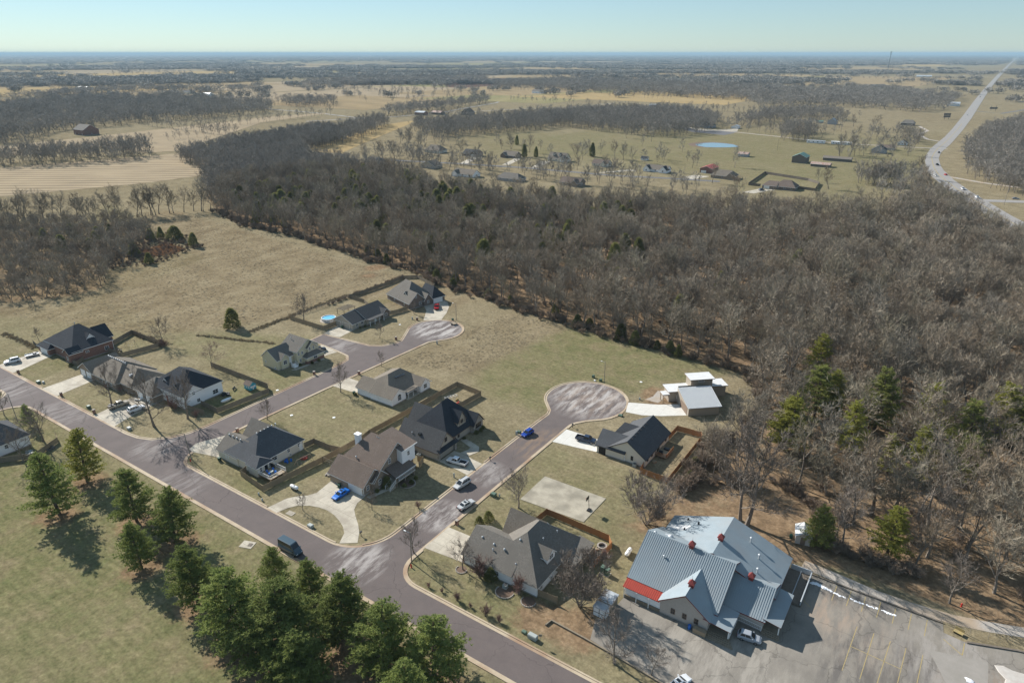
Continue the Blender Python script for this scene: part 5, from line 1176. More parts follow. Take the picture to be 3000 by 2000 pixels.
def car(name, kind, paint, label, x, y, heading, cat='car', lod=1):
    S = CARS[kind]; L_ = S['L']; W = S['W']
    root = thing(name, label, cat, (x, y, .05), R(heading))
    P = 'paint_' + paint; cx = L_ / 2
    MB().loft([ring_body(a - cx, b, c, d) for a, b, c, d in S['body']]).build('body', P, root, smooth=False)
    x0, x1, t0, t1, zb, zt = S['cab']; x0 -= cx; x1 -= cx; t0 -= cx; t1 -= cx
    wb, wt = W * .86, W * .70 if kind != 'van' else W * .82
    MB().loft([[(x0, -wb, zb - .06), (x1, -wb, zb - .06), (x1, wb, zb - .06), (x0, wb, zb - .06)], [(t0, -wt, zt - .04), (t1, -wt, zt - .04), (t1, wt, zt - .04), (t0, wt, zt - .04)],
               [(t0 + .12, -wt * .88, zt), (t1 - .12, -wt * .88, zt), (t1 - .12, wt * .88, zt), (t0 + .12, wt * .88, zt)]]).build('cabin', P, root)
    def lerp(a, b, t): return tuple(p + (q - p) * t for p, q in zip(a, b))
    def glass(nm, b0, b1, t0_, t1_, n, lo=.12, hi=.9, ins=.07):
        p0, p1 = lerp(b0, t0_, lo), lerp(b1, t1_, lo); q0, q1 = lerp(b0, t0_, hi), lerp(b1, t1_, hi)
        v = [lerp(p0, p1, ins), lerp(p0, p1, 1 - ins), lerp(q0, q1, 1 - ins), lerp(q0, q1, ins)]
        MB().quad(*[(a[0] + n[0] * .025, a[1] + n[1] * .025, a[2] + n[2] * .025) for a in v]).build(nm, 'glass', root)
    z0 = zb - .06; z1 = zt - .04
    glass('windscreen', (x1, -wb, z0), (x1, wb, z0), (t1, -wt, z1), (t1, wt, z1), (.7, 0, .6), lo=.35 if kind == 'van' else .12)
    glass('rear_window', (x0, wb, z0), (x0, -wb, z0), (t0, wt, z1), (t0, -wt, z1), (-.7, 0, .5), lo=.3 if kind == 'van' else .15)
    for s in (-1, 1):
        a, b = (x0, s * wb, z0), (x1, s * wb, z0); c, d = (t0, s * wt, z1), (t1, s * wt, z1)
        cuts = {'sedan': (.16, .5, .86), 'hatch': (.1, .45, .86), 'suv': (.05, .33, .62, .9), 'minivan': (.05, .36, .62, .88), 'pickup': (.08, .48, .86), 'van': (.04, .3, .56, .78, .93)}[kind]
        for u, v in zip(cuts[:-1], cuts[1:]):
            glass('side_window', lerp(a, b, u), lerp(a, b, v), lerp(c, d, u), lerp(c, d, v), (0, s, .2), lo=.45 if kind == 'van' else .15, hi=.88, ins=.05)
    if kind == 'pickup':
        for bx in ((-cx + .02, -cx + .1, -W * .98, W * .98), (-cx + .1, -cx + 2.36, -W * .99, -W * .88), (-cx + .1, -cx + 2.36, W * .88, W * .99)):
            MB().box(*bx, .7, 1.16).build('bed_wall', P, root)
        MB().box(-cx + .1, -cx + 2.34, -W * .87, W * .87, .80, .85).build('bed_liner', 'plastic_black', root)
    if kind in ('suv', 'minivan'):
        for s in (-1, 1): MB().box(t0 + .2, t1 - .3, s * wt * .8 - .03, s * wt * .8 + .03, zt, zt + .07).build('roof_rail', 'dark_metal', root)
    if kind == 'sedan': MB().box(t0 + .35, t1 - .35, -.42, .42, zt, zt + .012).build('sunroof', 'glass', root)
    r = .36 if kind in ('suv', 'pickup', 'van') else .32
    ty, ri = wheel_meshes(r)
    for wx in (.9, L_ - .95):
        for s in (-1, 1):
            w = inst('wheel', ty, root, (wx - cx, s * (W - .1), r - .05)); inst('rim', ri, w)
    zf = S['body'][-2][2] - .12; zr = S['body'][1][2] - .2
    for s in (-1, 1):
        MB().box(cx - .3, cx - .03, s * W * .62 - .2, s * W * .62 + .16, zf - .08, zf + .08).build('headlight', 'lamp_clear', root)
        MB().box(-cx - .01, -cx + .16, s * W * .72 - .13, s * W * .72 + .13, zr - .12, zr + .12).build('tail_light', 'lamp_red', root)
    MB().box(cx - .14, cx + .03, -W * .8, W * .8, .34, .52).build('bumper', 'plastic_black', root)
    MB().box(-cx - .03, -cx + .14, -W * .8, W * .8, .38, .58).build('bumper', 'plastic_black', root)
    if lod:
        for s in (-1, 1): MB().box(x1 - .55, x1 - .35, s * (W + .08) - .1, s * (W + .08) + .1, zb + .02, zb + .2).build('wing_mirror', P, root)
    return root
car('parked_suv', 'suv', 'white', 'white SUV at the street end of the driveway at the far left', -266.8, 83.0, -105)
car('pickup_truck', 'pickup', 'tanp', 'tan pickup truck with loaded bed beside the white SUV and the bare tree', -203.6, 86.6, 84, 'pickup')
car('parked_suv', 'suv', 'white', 'white SUV in the driveway behind the two tall bare trees', -196.6, 88.2, 84)
car('pickup_truck', 'pickup', 'black', 'black pickup truck beside the pale yellow house', -185.4, 149.4, 60, 'pickup')
car('parked_suv', 'suv', 'dkblue', 'dark blue SUV in front of the upper brick house garage', -185.6, 213, 70)
car('pickup_truck', 'pickup', 'red', 'red pickup truck on the curved driveway by the upper cul-de-sac', -179.0, 209.0, -52, 'pickup')
car('parked_sedan', 'sedan', 'blue', 'bright blue sedan on the curved driveway of the brown-roofed house', -112.6, 92.4, -92)
car('pickup_truck', 'pickup', 'white', 'white pickup truck parked in the tudor house driveway', -97.8, 119.6, 188, 'pickup')
car('minivan', 'minivan', 'silver', 'silver minivan parked at the kerb by the brown-roofed house', -90.6, 112.4, -97)
car('parked_sedan', 'sedan', 'silver', 'silver sedan with sunroof parked across the street from the minivan', -84.6, 106.2, 80)
car('hatchback', 'hatch', 'bluesuv', 'blue hatchback parked at the kerb near the right cul-de-sac', -90.4, 142.4, -97)
car('pickup_truck', 'pickup', 'navy', 'dark navy pickup truck on the new driveway of the cream house', -75.0, 148.6, 8, 'pickup')
car('cargo_van', 'van', 'slate', 'large slate-blue high-roof van parked on the main road by the pines', -106.6, 72.2, 1, 'van')
car('hatchback', 'hatch', 'greyc', 'silver-grey hatchback parked at the porch of the metal-roofed building', -16.6, 103.4, 9)
car('parked_sedan', 'sedan', 'white', 'white car at the bottom edge of the car park', -23.6, 86.6, 70)
for (x, y, hd, k, c, lb) in ((-40.6, 892, 95, 'suv', 'black', 'dark SUV on the highway bend, farthest before the curve'), (-35.0, 790, 105, 'pickup', 'black', 'black pickup on the inside of the highway curve'), (-24.0, 727, 112, 'sedan', 'red', 'red car on the highway curve'),
                           (-31.0, 716, -70, 'suv', 'white', 'white SUV heading down the highway opposite the red car'), (-7.6, 654, 110, 'pickup', 'white', 'white pickup on the highway just below the curve'), (-8.8, 627, -70, 'sedan', 'dkblue', 'dark car on the near side of the highway'),
                           (3.0, 620, 110, 'pickup', 'white', 'white pickup nearest on the highway'), (27, 631, 10, 'sedan', 'greyc', 'grey car parked by the house under trees beyond the highway'), (-37, 2115, 90, 'suv', 'black', 'dark car far up the straight highway'),
                           (-38.5, 2392, 90, 'suv', 'red', 'reddish car farthest up the straight highway'), (-38.0, 1482, -90, 'sedan', 'white', 'white car on the straight highway above the bend')):
    car('highway_car', k, c, lb, x, y, hd, lod=0)
car('parked_suv', 'suv', 'dkblue', 'dark car in the driveway of the far brown house inside the square fence', -139.5, 561, 60, lod=0)

# ------------------------------------------------------------------ small things about the gardens and street
def single(name, label, cat, mb, m_, loc, rz=0, group=None):
    o = mb.build(name, m_); o.location = loc; o.rotation_euler = (0, 0, rz); return tag(o, label, cat, group)
# brick letterbox pillars
for (x, y, lb) in ((-255.4, 80.2, 'brick mailbox pillar at the far-left driveway'), (-225.8, 80.2, 'brick mailbox pillar right of the second driveway on the left'), (-205.6, 80.2, 'brick mailbox pillar beside the tan pickup driveway'),
                   (-171.4, 135.4, 'brick mailbox pillar below the pale yellow house'), (-159.0, 144, 'brick mailbox pillar opposite the pale yellow house'), (-169.4, 173.4, 'brick mailbox pillar at the neck of the upper cul-de-sac'),
                   (-176.4, 193.4, 'brick mailbox pillar at the upper cul-de-sac driveway'), (-160.2, 97.4, 'brick mailbox pillar behind the cream corner house'), (-82.2, 99.6, 'red brick mailbox pillar at the foreground driveway')):
    t = thing('mailbox_pillar', lb, 'mailbox', (x, y, 0), 0, 'brick mailbox pillars')
    MB().box(-.32, .32, -.32, .32, 0, 1.25).build('pillar', 'red_brick', t); MB().box(-.38, .38, -.38, .38, 1.25, 1.36).build('cap', 'stone', t); MB().box(-.14, .14, -.36, -.3, .8, 1.08).build('mailbox_door', 'dark_metal', t)
for (x, y, lb) in ((-91.4, 125.6, 'black post mailbox at the tudor house driveway'), (-81.8, 153.2, 'black post mailbox at the right cul-de-sac driveway'), (-97.6, 84.4, 'small black post mailbox at the circular drive mouth')):
    t = thing('post_mailbox', lb, 'mailbox', (x, y, 0)); MB().box(-.06, .06, -.06, .06, 0, 1.1).build('post', 'dark_metal', t); MB().box(-.16, .16, -.28, .28, 1.0, 1.28).build('box', 'dark_metal', t)
# street lights and poles
for (x, y, hh, lean, arm, lb) in ((-82.4, 84.2, 8.0, .3, True, 'street light on wooden pole at the corner by the foreground house'), (-158.0, 81.6, 7.7, -1.3, False, 'leaning wooden pole at the corner of the second street'),
                                  (-220.2, 65.3, 8.6, -1.2, False, 'leaning wooden pole by the evergreen at the left edge'), (-163.2, 202.3, 7.2, 0, True, 'street light at the back of the upper cul-de-sac'), (-87.8, 185.3, 7.2, 0, True, 'street light at the back of the right cul-de-sac')):
    t = thing('street_light', lb, 'street light' if arm else 'pole', (x, y, 0))
    MB().tube((0, 0, -.2), (lean * .8, 0, hh), .13, .09, 8).build('pole', 'galv_pole', t)
    if arm:
        a = MB().tube((lean * .8, 0, hh - .2), (lean * .8 - 1.0, -.3, hh + .1), .04, n=6).build('arm', 'galvanised', t); MB().box(lean * .8 - 1.5, lean * .8 - .95, -.42, -.2, hh, hh + .16).build('lamp_head', 'white_paint', a)
for (x, y, hh, lb) in ((-193, 820, 12, 'lone utility pole in the pasture right of the red-roofed shed'), (20, 600, 12, 'utility pole beside the highway near the right edge'), (-95, 812, 11, 'utility pole beside the long grey shed'), (-340, 960, 10, 'utility pole beside the pale blue farmhouse')):
    t = thing('utility_pole', lb, 'utility pole', (x, y, 0)); MB().tube((0, 0, 0), (0, 0, hh), .16, .1, 6).build('pole', 'galv_pole', t); MB().box(-1.1, 1.1, -.06, .06, hh - .9, hh - .75).build('crossarm', 'galv_pole', t)
# utility cabinets
for (x, y, w, d, hh, m_, lb) in ((-242, 80.6, 1.2, 1.0, .8, 'utility_green', 'green utility box on the far-left lawn'), (-240.4, 81.4, .6, .6, .7, 'utility_grey', 'pale pedestal beside the far-left utility box'), (-210.4, 81, 1.1, .9, .9, 'utility_green', 'green utility box left of the tan pickup driveway'),
                               (-187.4, 80.9, 1.2, .9, .8, 'utility_grey', 'grey utility box on the corner lawn under the bare trees'), (-109.5, 80.2, 1.3, .9, .75, 'utility_grey', 'grey utility box on the island of the circular drive'), (-81.6, 113.3, 1.3, 1.0, .9, 'utility_green', 'green utility box opposite the silver minivan'),
                               (-80.2, 113.9, .25, .25, .9, 'utility_grey', 'small grey pedestal right of the green utility box'), (-94.6, 114.2, .3, .3, 1.3, 'utility_grey', 'grey pedestal on the lawn by the minivan'), (-50, 81.3, 1.8, .9, .95, 'utility_grey', 'long grey utility cabinet at the kerb near the car park'), (-52, 81.5, .9, .6, .5, 'utility_green', 'low green cover beside the long utility cabinet'),
                               (-93.0, 140.7, .5, .4, 1.3, 'utility_grey', 'pale pedestal behind the blue hatchback'), (-92.9, 141.9, 1.0, .8, .8, 'utility_green', 'green utility box behind the blue hatchback'), (-154, 179, .4, .4, 1.4, 'utility_grey', 'pale pedestal on the lawn edge of the upper cul-de-sac'), (-178.6, 193, .4, .4, 1.2, 'utility_grey', 'pale pedestal near the upper cul-de-sac mailbox'),
                               (-164.2, 201.2, .7, .6, 1.1, 'utility_green', 'green box beside the upper cul-de-sac street light'), (-92.2, 186, .8, .7, 1.0, 'utility_green', 'green box left of the right cul-de-sac light pole'), (-88.9, 184.9, .8, .7, .9, 'utility_green', 'green box at the foot of the right cul-de-sac light pole'), (-90.6, 184.0, .6, .5, .4, 'white_paint', 'small white cover by the right cul-de-sac kerb'),
                               (-73.2, 167.2, 1.2, .9, .5, 'utility_green', 'low green cover at the edge of the right cul-de-sac'), (-72.8, 180.0, .4, .4, .8, 'utility_grey', 'grey pedestal beside the new driveway of the modern house'), (-129.6, 81.4, .3, .3, .8, 'utility_grey', 'grey pedestal on the strip below the deck yard'), (-127.0, 80.4, .3, .3, .7, 'utility_grey', 'short grey pedestal near the circular drive')):
    single('utility_box', lb, 'utility box', MB().box(-w / 2, w / 2, -d / 2, d / 2, 0, hh * .82).loft([[(-w / 2 - .04, -d / 2 - .04, hh * .82), (w / 2 + .04, -d / 2 - .04, hh * .82), (w / 2 + .04, d / 2 + .04, hh * .82), (-w / 2 - .04, d / 2 + .04, hh * .82)], [(-w / 2 + .06, -d / 2 + .06, hh), (w / 2 - .06, -d / 2 + .06, hh), (w / 2 - .06, d / 2 - .06, hh), (-w / 2 + .06, d / 2 - .06, hh)]]), m_, (x, y, 0))
t = thing('transformer', 'pair of tall green electrical cabinets behind the metal-roofed building corner', 'utility box', (-46.6, 104.2, 0))
for k, (x, hh) in enumerate(((-.5, 1.7), (.5, 1.5))): MB().box(x - .42, x + .42, -.5, .5, .1, hh).build('cabinet', 'utility_green', t)
MB().box(-1.1, 1.1, -.7, .7, 0, .1).build('pad', 'concrete', t)
# hydrants
for (x, y, lb) in ((-81.4, 83.0, 'red fire hydrant at the corner by the street light'), (-157.4, 80.9, 'red fire hydrant at the foot of the leaning pole'), (15.6, 134.9, 'red and white fire hydrant beside the gravel lane')):
    single('fire_hydrant', lb, 'fire hydrant', MB().lathe((0, 0, 0), [(.2, 0), (.2, .06), (.13, .08), (.13, .6), (.17, .62), (.15, .75), (.05, .85)], 10).tube((-.24, 0, .5), (.24, 0, .5), .07, n=6), 'hydrant_red', (x, y, 0))
# gas tanks
def gas_tank(lb, x, y, rz, m_):
    t = thing('propane_tank', lb, 'tank', (x, y, 0), rz)
    rings = []
    for (a, r) in ((-1.35, .05), (-1.28, .28), (-1.1, .42), (-.9, .47), (.9, .47), (1.1, .42), (1.28, .28), (1.35, .05)):
        rings.append([(a, r * math.cos(2 * math.pi * k / 14), .75 + r * math.sin(2 * math.pi * k / 14)) for k in range(14)])
    MB().loft(rings).build('tank', m_, t, smooth=True); MB().lathe((0, 0, 1.2), [(.16, 0), (.16, .16), (.1, .22)], 10).build('valve_dome', m_, t)
    for s in (-.8, .8): MB().box(s - .08, s + .08, -.35, .35, 0, .4).build('leg', 'dark_metal', t)
gas_tank('pinkish white propane tank on the lawn left of the circular drive', -124.3, 87.9, R(2), 'white_paint'); gas_tank('white propane tank beside the blue-grey metal building', -45.1, 112.3, R(92), 'white_paint')
# bins
for (x, y, lb) in ((-151.2, 85.4, 'dark green wheelie bin at the cream corner house'), (-115.6, 94.7, 'dark green wheelie bin beside the white garage door'), (-149.6, 132.6, 'dark green wheelie bin at the white ranch corner'), (-195.2, 170.4, 'dark green wheelie bin between the tan garage doors')):
    t = thing('wheelie_bin', lb, 'bin', (x, y, 0), .3)
    MB().loft([[(-.27, -.3, .1), (.27, -.3, .1), (.27, .3, .1), (-.27, .3, .1)], [(-.33, -.38, 1.0), (.33, -.38, 1.0), (.33, .38, 1.0), (-.33, .38, 1.0)]]).build('body', 'bin_green', t); MB().box(-.35, .35, -.4, .42, 1.0, 1.09).build('lid', 'bin_green', t)
    for s in (-.24, .24): MB().tube((s - .04, .3, .12), (s + .04, .3, .12), .12, n=10).build('wheel', 'rubber', t)
# air conditioners
for (x, y, lb) in ((-61.6, 89.2, 'grey air conditioner against the white foreground house'), (-58.4, 144.6, 'small air conditioner at the cream house gable'), (-111.6, 116.8, 'air conditioner between tudor house and fence'), (-108.6, 116.6, 'covered grill beside the tudor house garage')):
    t = thing('air_conditioner', lb, 'air conditioner', (x, y, 0)); MB().box(-.45, .45, -.4, .4, .08, .85).build('housing', 'utility_grey', t); MB().lathe((0, 0, .85), [(.36, 0), (.36, .05), (.1, .06)], 12).build('fan_grille', 'dark_metal', t); MB().box(-.55, .55, -.5, .5, 0, .08).build('pad', 'concrete', t)
# the pool
t = thing('swimming_pool', 'round above-ground pool with blue cover behind the tan ranch house', 'pool', (-206.4, 173.6, 0))
MB().lathe((0, 0, 0), [(2.75, 0), (2.75, 1.2), (2.95, 1.22), (2.95, 1.28), (2.6, 1.3), (2.6, 1.0)], 26).build('pool_wall', 'pool_wall', t); MB().lathe((0, 0, 1.06), [(2.58, 0), (2.58, .02), (.01, .05)], 26).build('pool_cover', 'pool_water', t)
for k in range(12):
    a = k * math.pi / 6; MB().box(2.76 * math.cos(a) - .06, 2.76 * math.cos(a) + .06, 2.76 * math.sin(a) - .06, 2.76 * math.sin(a) + .06, 0, 1.24).build('upright', 'white_paint', t)
sheet('pool_surround', arc(-206.4, 173.6, 3.6, 0, 345, 23), .022, 'gravel')
t = thing('pergola', 'grey slatted pergola behind the tan ranch roof', 'pergola', (-206.6, 183.4, 0))
for x in (-2, 2):
    for y in (-3, 3): MB().box(x - .08, x + .08, y - .08, y + .08, 0, 2.5).build('post', 'wood_grey', t)
for k in range(18): MB().box(-2.3, 2.3, -3.3 + k * .385, -3.2 + k * .385, 2.5, 2.62).build('slat', 'wood_grey', t)
# playhouse
t = thing('playhouse', 'teal and white wooden playhouse with brown roof in the fenced corner yard', 'playhouse', (-180.4, 116.8, 0))
MB().box(-1.5, 1.5, -1.2, 1.2, .2, 1.9).build('wall', 'teal_paint', t)
MB().quad((-1.7, -1.4, 1.8), (1.7, -1.4, 1.8), (1.7, 0, 2.9), (-1.7, 0, 2.9)).quad((1.7, 1.4, 1.8), (-1.7, 1.4, 1.8), (-1.7, 0, 2.9), (1.7, 0, 2.9)).build('roof', 'shingle_brown', t)
MB().quad((1.5, -1.2, 1.9), (1.5, 1.2, 1.9), (1.5, 0, 2.85)).build('gable', 'teal_paint', t); MB().quad((-1.5, -1.2, 1.9), (-1.5, 1.2, 1.9), (-1.5, 0, 2.85)).build('gable', 'teal_paint', t)
for (y, w) in ((-.6, .35), (.6, .35)): MB().box(1.5, 1.54, y - w, y + w, .9, 1.6).build('window', 'white_trim', t)
MB().box(1.5, 1.55, -.2, .2, .25, 1.5).build('door', 'white_trim', t)
for s in (-1, 0, 1): MB().box(s - .2, s + .2, -1.24, -1.2, .9, 1.5).build('window', 'white_trim', t)
# swing sets
def swing(lb, x, y, rz, w, m_, hh=2.4):
    t = thing('swing_set', lb, 'swing set', (x, y, 0), rz)
    MB().tube((-w / 2, 0, hh), (w / 2, 0, hh), .07, n=6).build('crossbar', m_, t)
    for s in (-1, 1):
        for q in (-1, 1): MB().tube((s * w / 2, 0, hh), (s * (w / 2 + .25), q * 1.2, 0), .06, n=6).build('leg', m_, t)
    for k in (-.8, .4):
        for q in (-.2, .2): MB().tube((k + q, 0, hh), (k + q, 0, .55), .015, n=4).build('chain', 'dark_metal', t)
        MB().box(k - .25, k + .25, -.12, .12, .5, .55).build('swing_seat', 'plastic_black', t)
swing('wooden swing set on the lawn behind the far-left brick house', -246.6, 114, R(50), 3.0, 'deck_wood'); swing('wooden play swing inside the deck yard fence', -131.4, 97, R(85), 4.2, 'deck_wood', 2.1)
t = thing('climbing_frame', 'small metal climbing frame in the fenced yard behind the tudor house', 'play frame', (-121.4, 146.5, 0), R(68))
for k in range(5):
    MB().tube((-2 + k, -.6, 0), (-2 + k, -.5, 1.6), .04, n=5).build('upright', 'white_paint', t); MB().tube((-2 + k, .6, 0), (-2 + k, .5, 1.6), .04, n=5).build('upright', 'white_paint', t); MB().tube((-2 + k, -.5, 1.6), (-2 + k, .5, 1.6), .04, n=5).build('rung', 'white_paint', t)
for s in (-.5, .5): MB().tube((-2, s, 1.6), (2, s, 1.6), .04, n=5).build('rail', 'white_paint', t)
for k, (x, y, c, lb) in enumerate(((-119.4, 144.2, 'yellow_paint', 'yellow plastic toy truck in the sandy fenced yard'), (-118.2, 146.0, 'red_metal', 'red toy car in the sandy fenced yard'), (-119.8, 147.6, 'yellow_paint', 'yellow slide lying in the sandy fenced yard'))):
    single('garden_toy', lb, 'toy', MB().box(-.5, .5, -.3, .3, .1, .5).box(-.1, .35, -.26, .26, .5, .85).box(-.45, -.2, -.34, .34, 0, .24).box(.2, .45, -.34, .34, 0, .24), c, (x, y, 0), .5)
# trailers
def trailer(lb, x, y, rz, L_=4.2, m_='galvanised'):
    t = thing('utility_trailer', lb, 'trailer', (x, y, 0), rz)
    MB().box(-L_ / 2, L_ / 2, -.95, .95, .5, .6).build('bed', m_, t); MB().tube((L_ / 2, -.5, .5), (L_ / 2 + 1.1, 0, .5), .05, n=5).tube((L_ / 2, .5, .5), (L_ / 2 + 1.1, 0, .5), .05, n=5).build('drawbar', 'dark_metal', t)
    for s in (-1, 1):
        w = inst('wheel', wheel_meshes(.32)[0], t, (0, s * 1.1, .3)); inst('rim', wheel_meshes(.32)[1], w); MB().box(-L_ / 2, L_ / 2, s * .95 - .03, s * .95 + .03, .6, .9).build('side_rail', m_, t)
trailer('white utility trailer with small load behind the far-left white SUV', -267.4, 89.6, R(-105)); trailer('small flatbed trailer parked at the upper cul-de-sac kerb', -161.3, 198.2, R(160), 2.6, 'wood_grey')
single('trailer_load', 'dark tool box on the white utility trailer', 'box', MB().box(-.5, .5, -.4, .4, 0, .5).box(-.52, .52, -.42, .42, .5, .56), 'plastic_black', (-267.2, 90.4, .6), .3)
single('truck_load', 'jumble of dark boxes in the bed of the tan pickup', 'cargo', MB().box(-.8, .1, -.6, .2, 0, .45).box(.2, .8, -.5, .5, 0, .35).box(-.5, .3, .25, .75, 0, .6), 'dark_metal', (-203.9, 84.6, .92), R(84))
# hoop, fire pit, boat and the rest
t = thing('basketball_hoop', 'black portable basketball hoop on the concrete court', 'basketball hoop', (-59.4, 121.2, .1), R(90))
MB().box(-.55, .55, -.4, .4, 0, .3).build('base', 'plastic_black', t); MB().tube((0, 0, .2), (0, .25, 3.0), .06, n=8).build('pole', 'dark_metal', t)
bb = MB().box(-.7, .7, .5, .55, 2.75, 3.7).build('backboard', 'plastic_black', t); MB().tube((0, .2, 2.9), (0, .5, 3.1), .04, n=6).build('bracket', 'dark_metal', t)
rg = MB(); pts = arc(0, .85, .24, 0, 360, 12)
for a, b in zip(pts[:-1], pts[1:]): rg.tube((*a, 3.0), (*b, 3.0), .02, n=4)
rg.build('hoop', 'hydrant_red', bb)
t = thing('fire_pit', 'round stone fire pit in the yard behind the foreground house', 'fire pit', (-50.9, 111.2, 0))
for k in range(12):
    a = k * math.pi / 6
    for z in (0, .3):
        o = inst('stone', PANELS.setdefault('pitstone', None) or MB().box(-.24, .24, -.16, .16, 0, .28).build('s', 'stone').data, t, (.95 * math.cos(a + z * .9), .95 * math.sin(a + z * .9), z), a + math.pi / 2)
for o in [o for o in bpy.data.objects if o.name == 's' or o.name.startswith('s.0')]: bpy.data.objects.remove(o)
MB().lathe((0, 0, 0), [(.8, 0), (.8, .12), (.05, .2)], 12).build('ash', 'dark_metal', t)
single('fallen_log', 'long timber lying beside the stone fire pit', 'log', MB().box(-1.2, 1.2, -.12, .12, 0, .2).box(-.9, 1.0, .16, .32, 0, .14), 'deck_wood', (-51.4, 109.9, 0), R(20))
single('rowing_boat', 'white plastic boat lying by the fence of the playhouse yard', 'boat', MB().loft([[(-1.7, -.3, .1), (-1.7, .3, .1), (-1.7, .35, .5), (-1.7, -.35, .5)], [(-.8, -.5, 0), (-.8, .5, 0), (-.8, .65, .55), (-.8, -.65, .55)], [(.6, -.5, 0), (.6, .5, 0), (.6, .6, .6), (.6, -.6, .6)], [(1.8, -.05, .3), (1.8, .05, .3), (1.8, .06, .7), (1.8, -.06, .7)]]), 'white_paint', (-179.6, 107.4, 0), R(85))
single('garden_bench', 'grey garden bench near the playhouse fence', 'bench', MB().box(-.9, .9, -.25, .25, .4, .48).box(-.9, .9, .22, .3, .5, 1.0).box(-.8, -.7, -.2, .2, 0, .4).box(.7, .8, -.2, .2, 0, .4), 'wood_grey', (-184.2, 113.6, 0), R(120))
t = thing('dumpster_shed', 'pair of grey and white storage sheds beside the red lean-to', 'shed', (-42.2, 95.2, 0))
MB().box(-1.3, 1.3, -2.4, -.6, 0, 2.0).build('front_shed', 'white_siding', t); MB().box(-1.4, 1.4, -2.5, -.55, 2.0, 2.12).build('roof', 'galvanised', t)
MB().box(-1.2, 1.5, -.5, 2.6, 0, 2.3).build('rear_shed', 'wood_grey', t); MB().box(-1.35, 1.65, -.55, 2.75, 2.3, 2.44).build('roof', 'galvanised', t)
for x in (-1.3, 0, 1.26): MB().box(x - .04, x + .06, -2.45, -2.4, 0, 2.0).build('frame_post', 'dark_metal', t)
MB().box(1.3, 1.34, -2.2, -.8, .1, 1.8).build('door', 'white_siding', t); MB().box(-1.3, 1.3, -2.44, -2.4, .9, 1.0).build('frame_rail', 'dark_metal', t)
t = thing('garden_shed', 'small shed with white roof under the pine behind the metal building', 'shed', (-15, 138.6, 0), R(12))
MB().box(-1.5, 1.5, -2, 2, 0, 2.2).build('wall', 'stucco', t); MB().quad((-1.8, -2.3, 2.1), (0, -2.3, 3.1), (0, 2.3, 3.1), (-1.8, 2.3, 2.1)).quad((1.8, 2.3, 2.1), (0, 2.3, 3.1), (0, -2.3, 3.1), (1.8, -2.3, 2.1)).build('roof', 'white_membrane', t)
MB().quad((-1.5, -2.01, 2.2), (1.5, -2.01, 2.2), (0, -2.01, 3.05)).quad((-1.5, 2.01, 2.2), (1.5, 2.01, 2.2), (0, 2.01, 3.05)).build('gable', 'stucco', t); MB().box(-.5, .5, -2.05, -2, .05, 1.9).build('door', 'brown_panel', t)
single('rain_barrel', 'green barrel beside the small white-roofed shed', 'barrel', MB().lathe((0, 0, 0), [(.3, 0), (.38, .3), (.38, .7), (.3, 1.0), (.05, 1.02)], 12), 'bin_green', (-17.2, 137.6, 0))
t = thing('wooden_bin_store', 'wooden bin store with lids at the metal building wall', 'bin store', (-24.7, 99.6, 0))
MB().box(-1.2, 1.2, -.45, .45, 0, 1.05).build('box', 'deck_wood', t)
for k in range(3): MB().box(-1.22 + k * .82, -.44 + k * .82, -.5, .5, 1.05, 1.11).build('lid', 'deck_wood', t)
single('blue_barrel', 'blue plastic barrel beside the wooden bin store', 'barrel', MB().lathe((0, 0, 0), [(.3, 0), (.34, .3), (.34, .7), (.3, 1.0), (.05, 1.02)], 12), 'paint_blue', (-26.7, 99.7, 0))
t = thing('parking_kiosk', 'yellow wooden bench box at the corner of the car park', 'bench', (15.5, 126.6, 0), R(-15))
MB().box(-.8, .8, -.45, .45, .4, .5).build('seat', 'yellow_paint', t); MB().box(-.8, .8, .38, .45, .5, 1.1).build('back', 'yellow_paint', t)
for s in (-.7, .7): MB().box(s - .06, s + .06, -.4, .4, 0, .4).build('leg', 'yellow_paint', t)
for k, (pts) in enumerate(([(-10.4, 125.2), (-9.2, 125.6), (-7.4, 125.2), (-5, 124.8), (-3.6, 124.7)], [(-2.6, 124.95), (-1.4, 124.85), (-.3, 124.8)], [(.2, 124.95), (1.1, 124.9), (2.1, 125)], [(2.9, 125.1), (4, 125), (5.1, 125)])):
    m = MB(); rr = random.Random(k)
    for a, b in zip(pts[:-1], pts[1:]):
        n = int(math.dist(a, b) / .13) + 1
        for q in range(n):
            x = a[0] + (b[0] - a[0]) * q / n + rr.uniform(-.15, .15); y = a[1] + (b[1] - a[1]) * q / n + rr.uniform(-.15, .15); r = rr.uniform(.08, .30) * (1.7 if k == 0 and x < -7.5 else 1)
            m.lathe((x, y, .02), [(r, 0), (r * .75, r * .16), (r * .3, r * .26), (.01, r * .28)], 7)
    lb = ['longest melting snow bank at the parking bays by the building', 'short melting snow strip in the second group of parking bays', 'small melting snow strip in the middle parking bays', 'melting snow strip farthest from the building'][k]
    o = m.build('snow_bank', 'snow'); tag(o, lb, 'snow', 'melting snow along the parking bays')
m = MB(); pp = [(21.2, 121.9), (22.6, 122.6), (24, 122.3), (25.8, 122.6), (28, 121), (28, 118), (25.5, 117.2), (22.6, 117.6), (22.9, 119.4), (21.8, 120.6)]
m.loft([[(24.6 + (x - 24.6) * q, 120 + (y - 120) * q, z) for x, y in pp] for q, z in ((1, .03), (.93, .1), (.6, .15), (.05, .16))])
tag(m.build('salt_patch', mat('salt_pile', (.50, .47, .43), (.42, .38, .34), scale=.8)), 'broad pale patch of spilled gravel at the right edge of the car park', 'gravel patch')
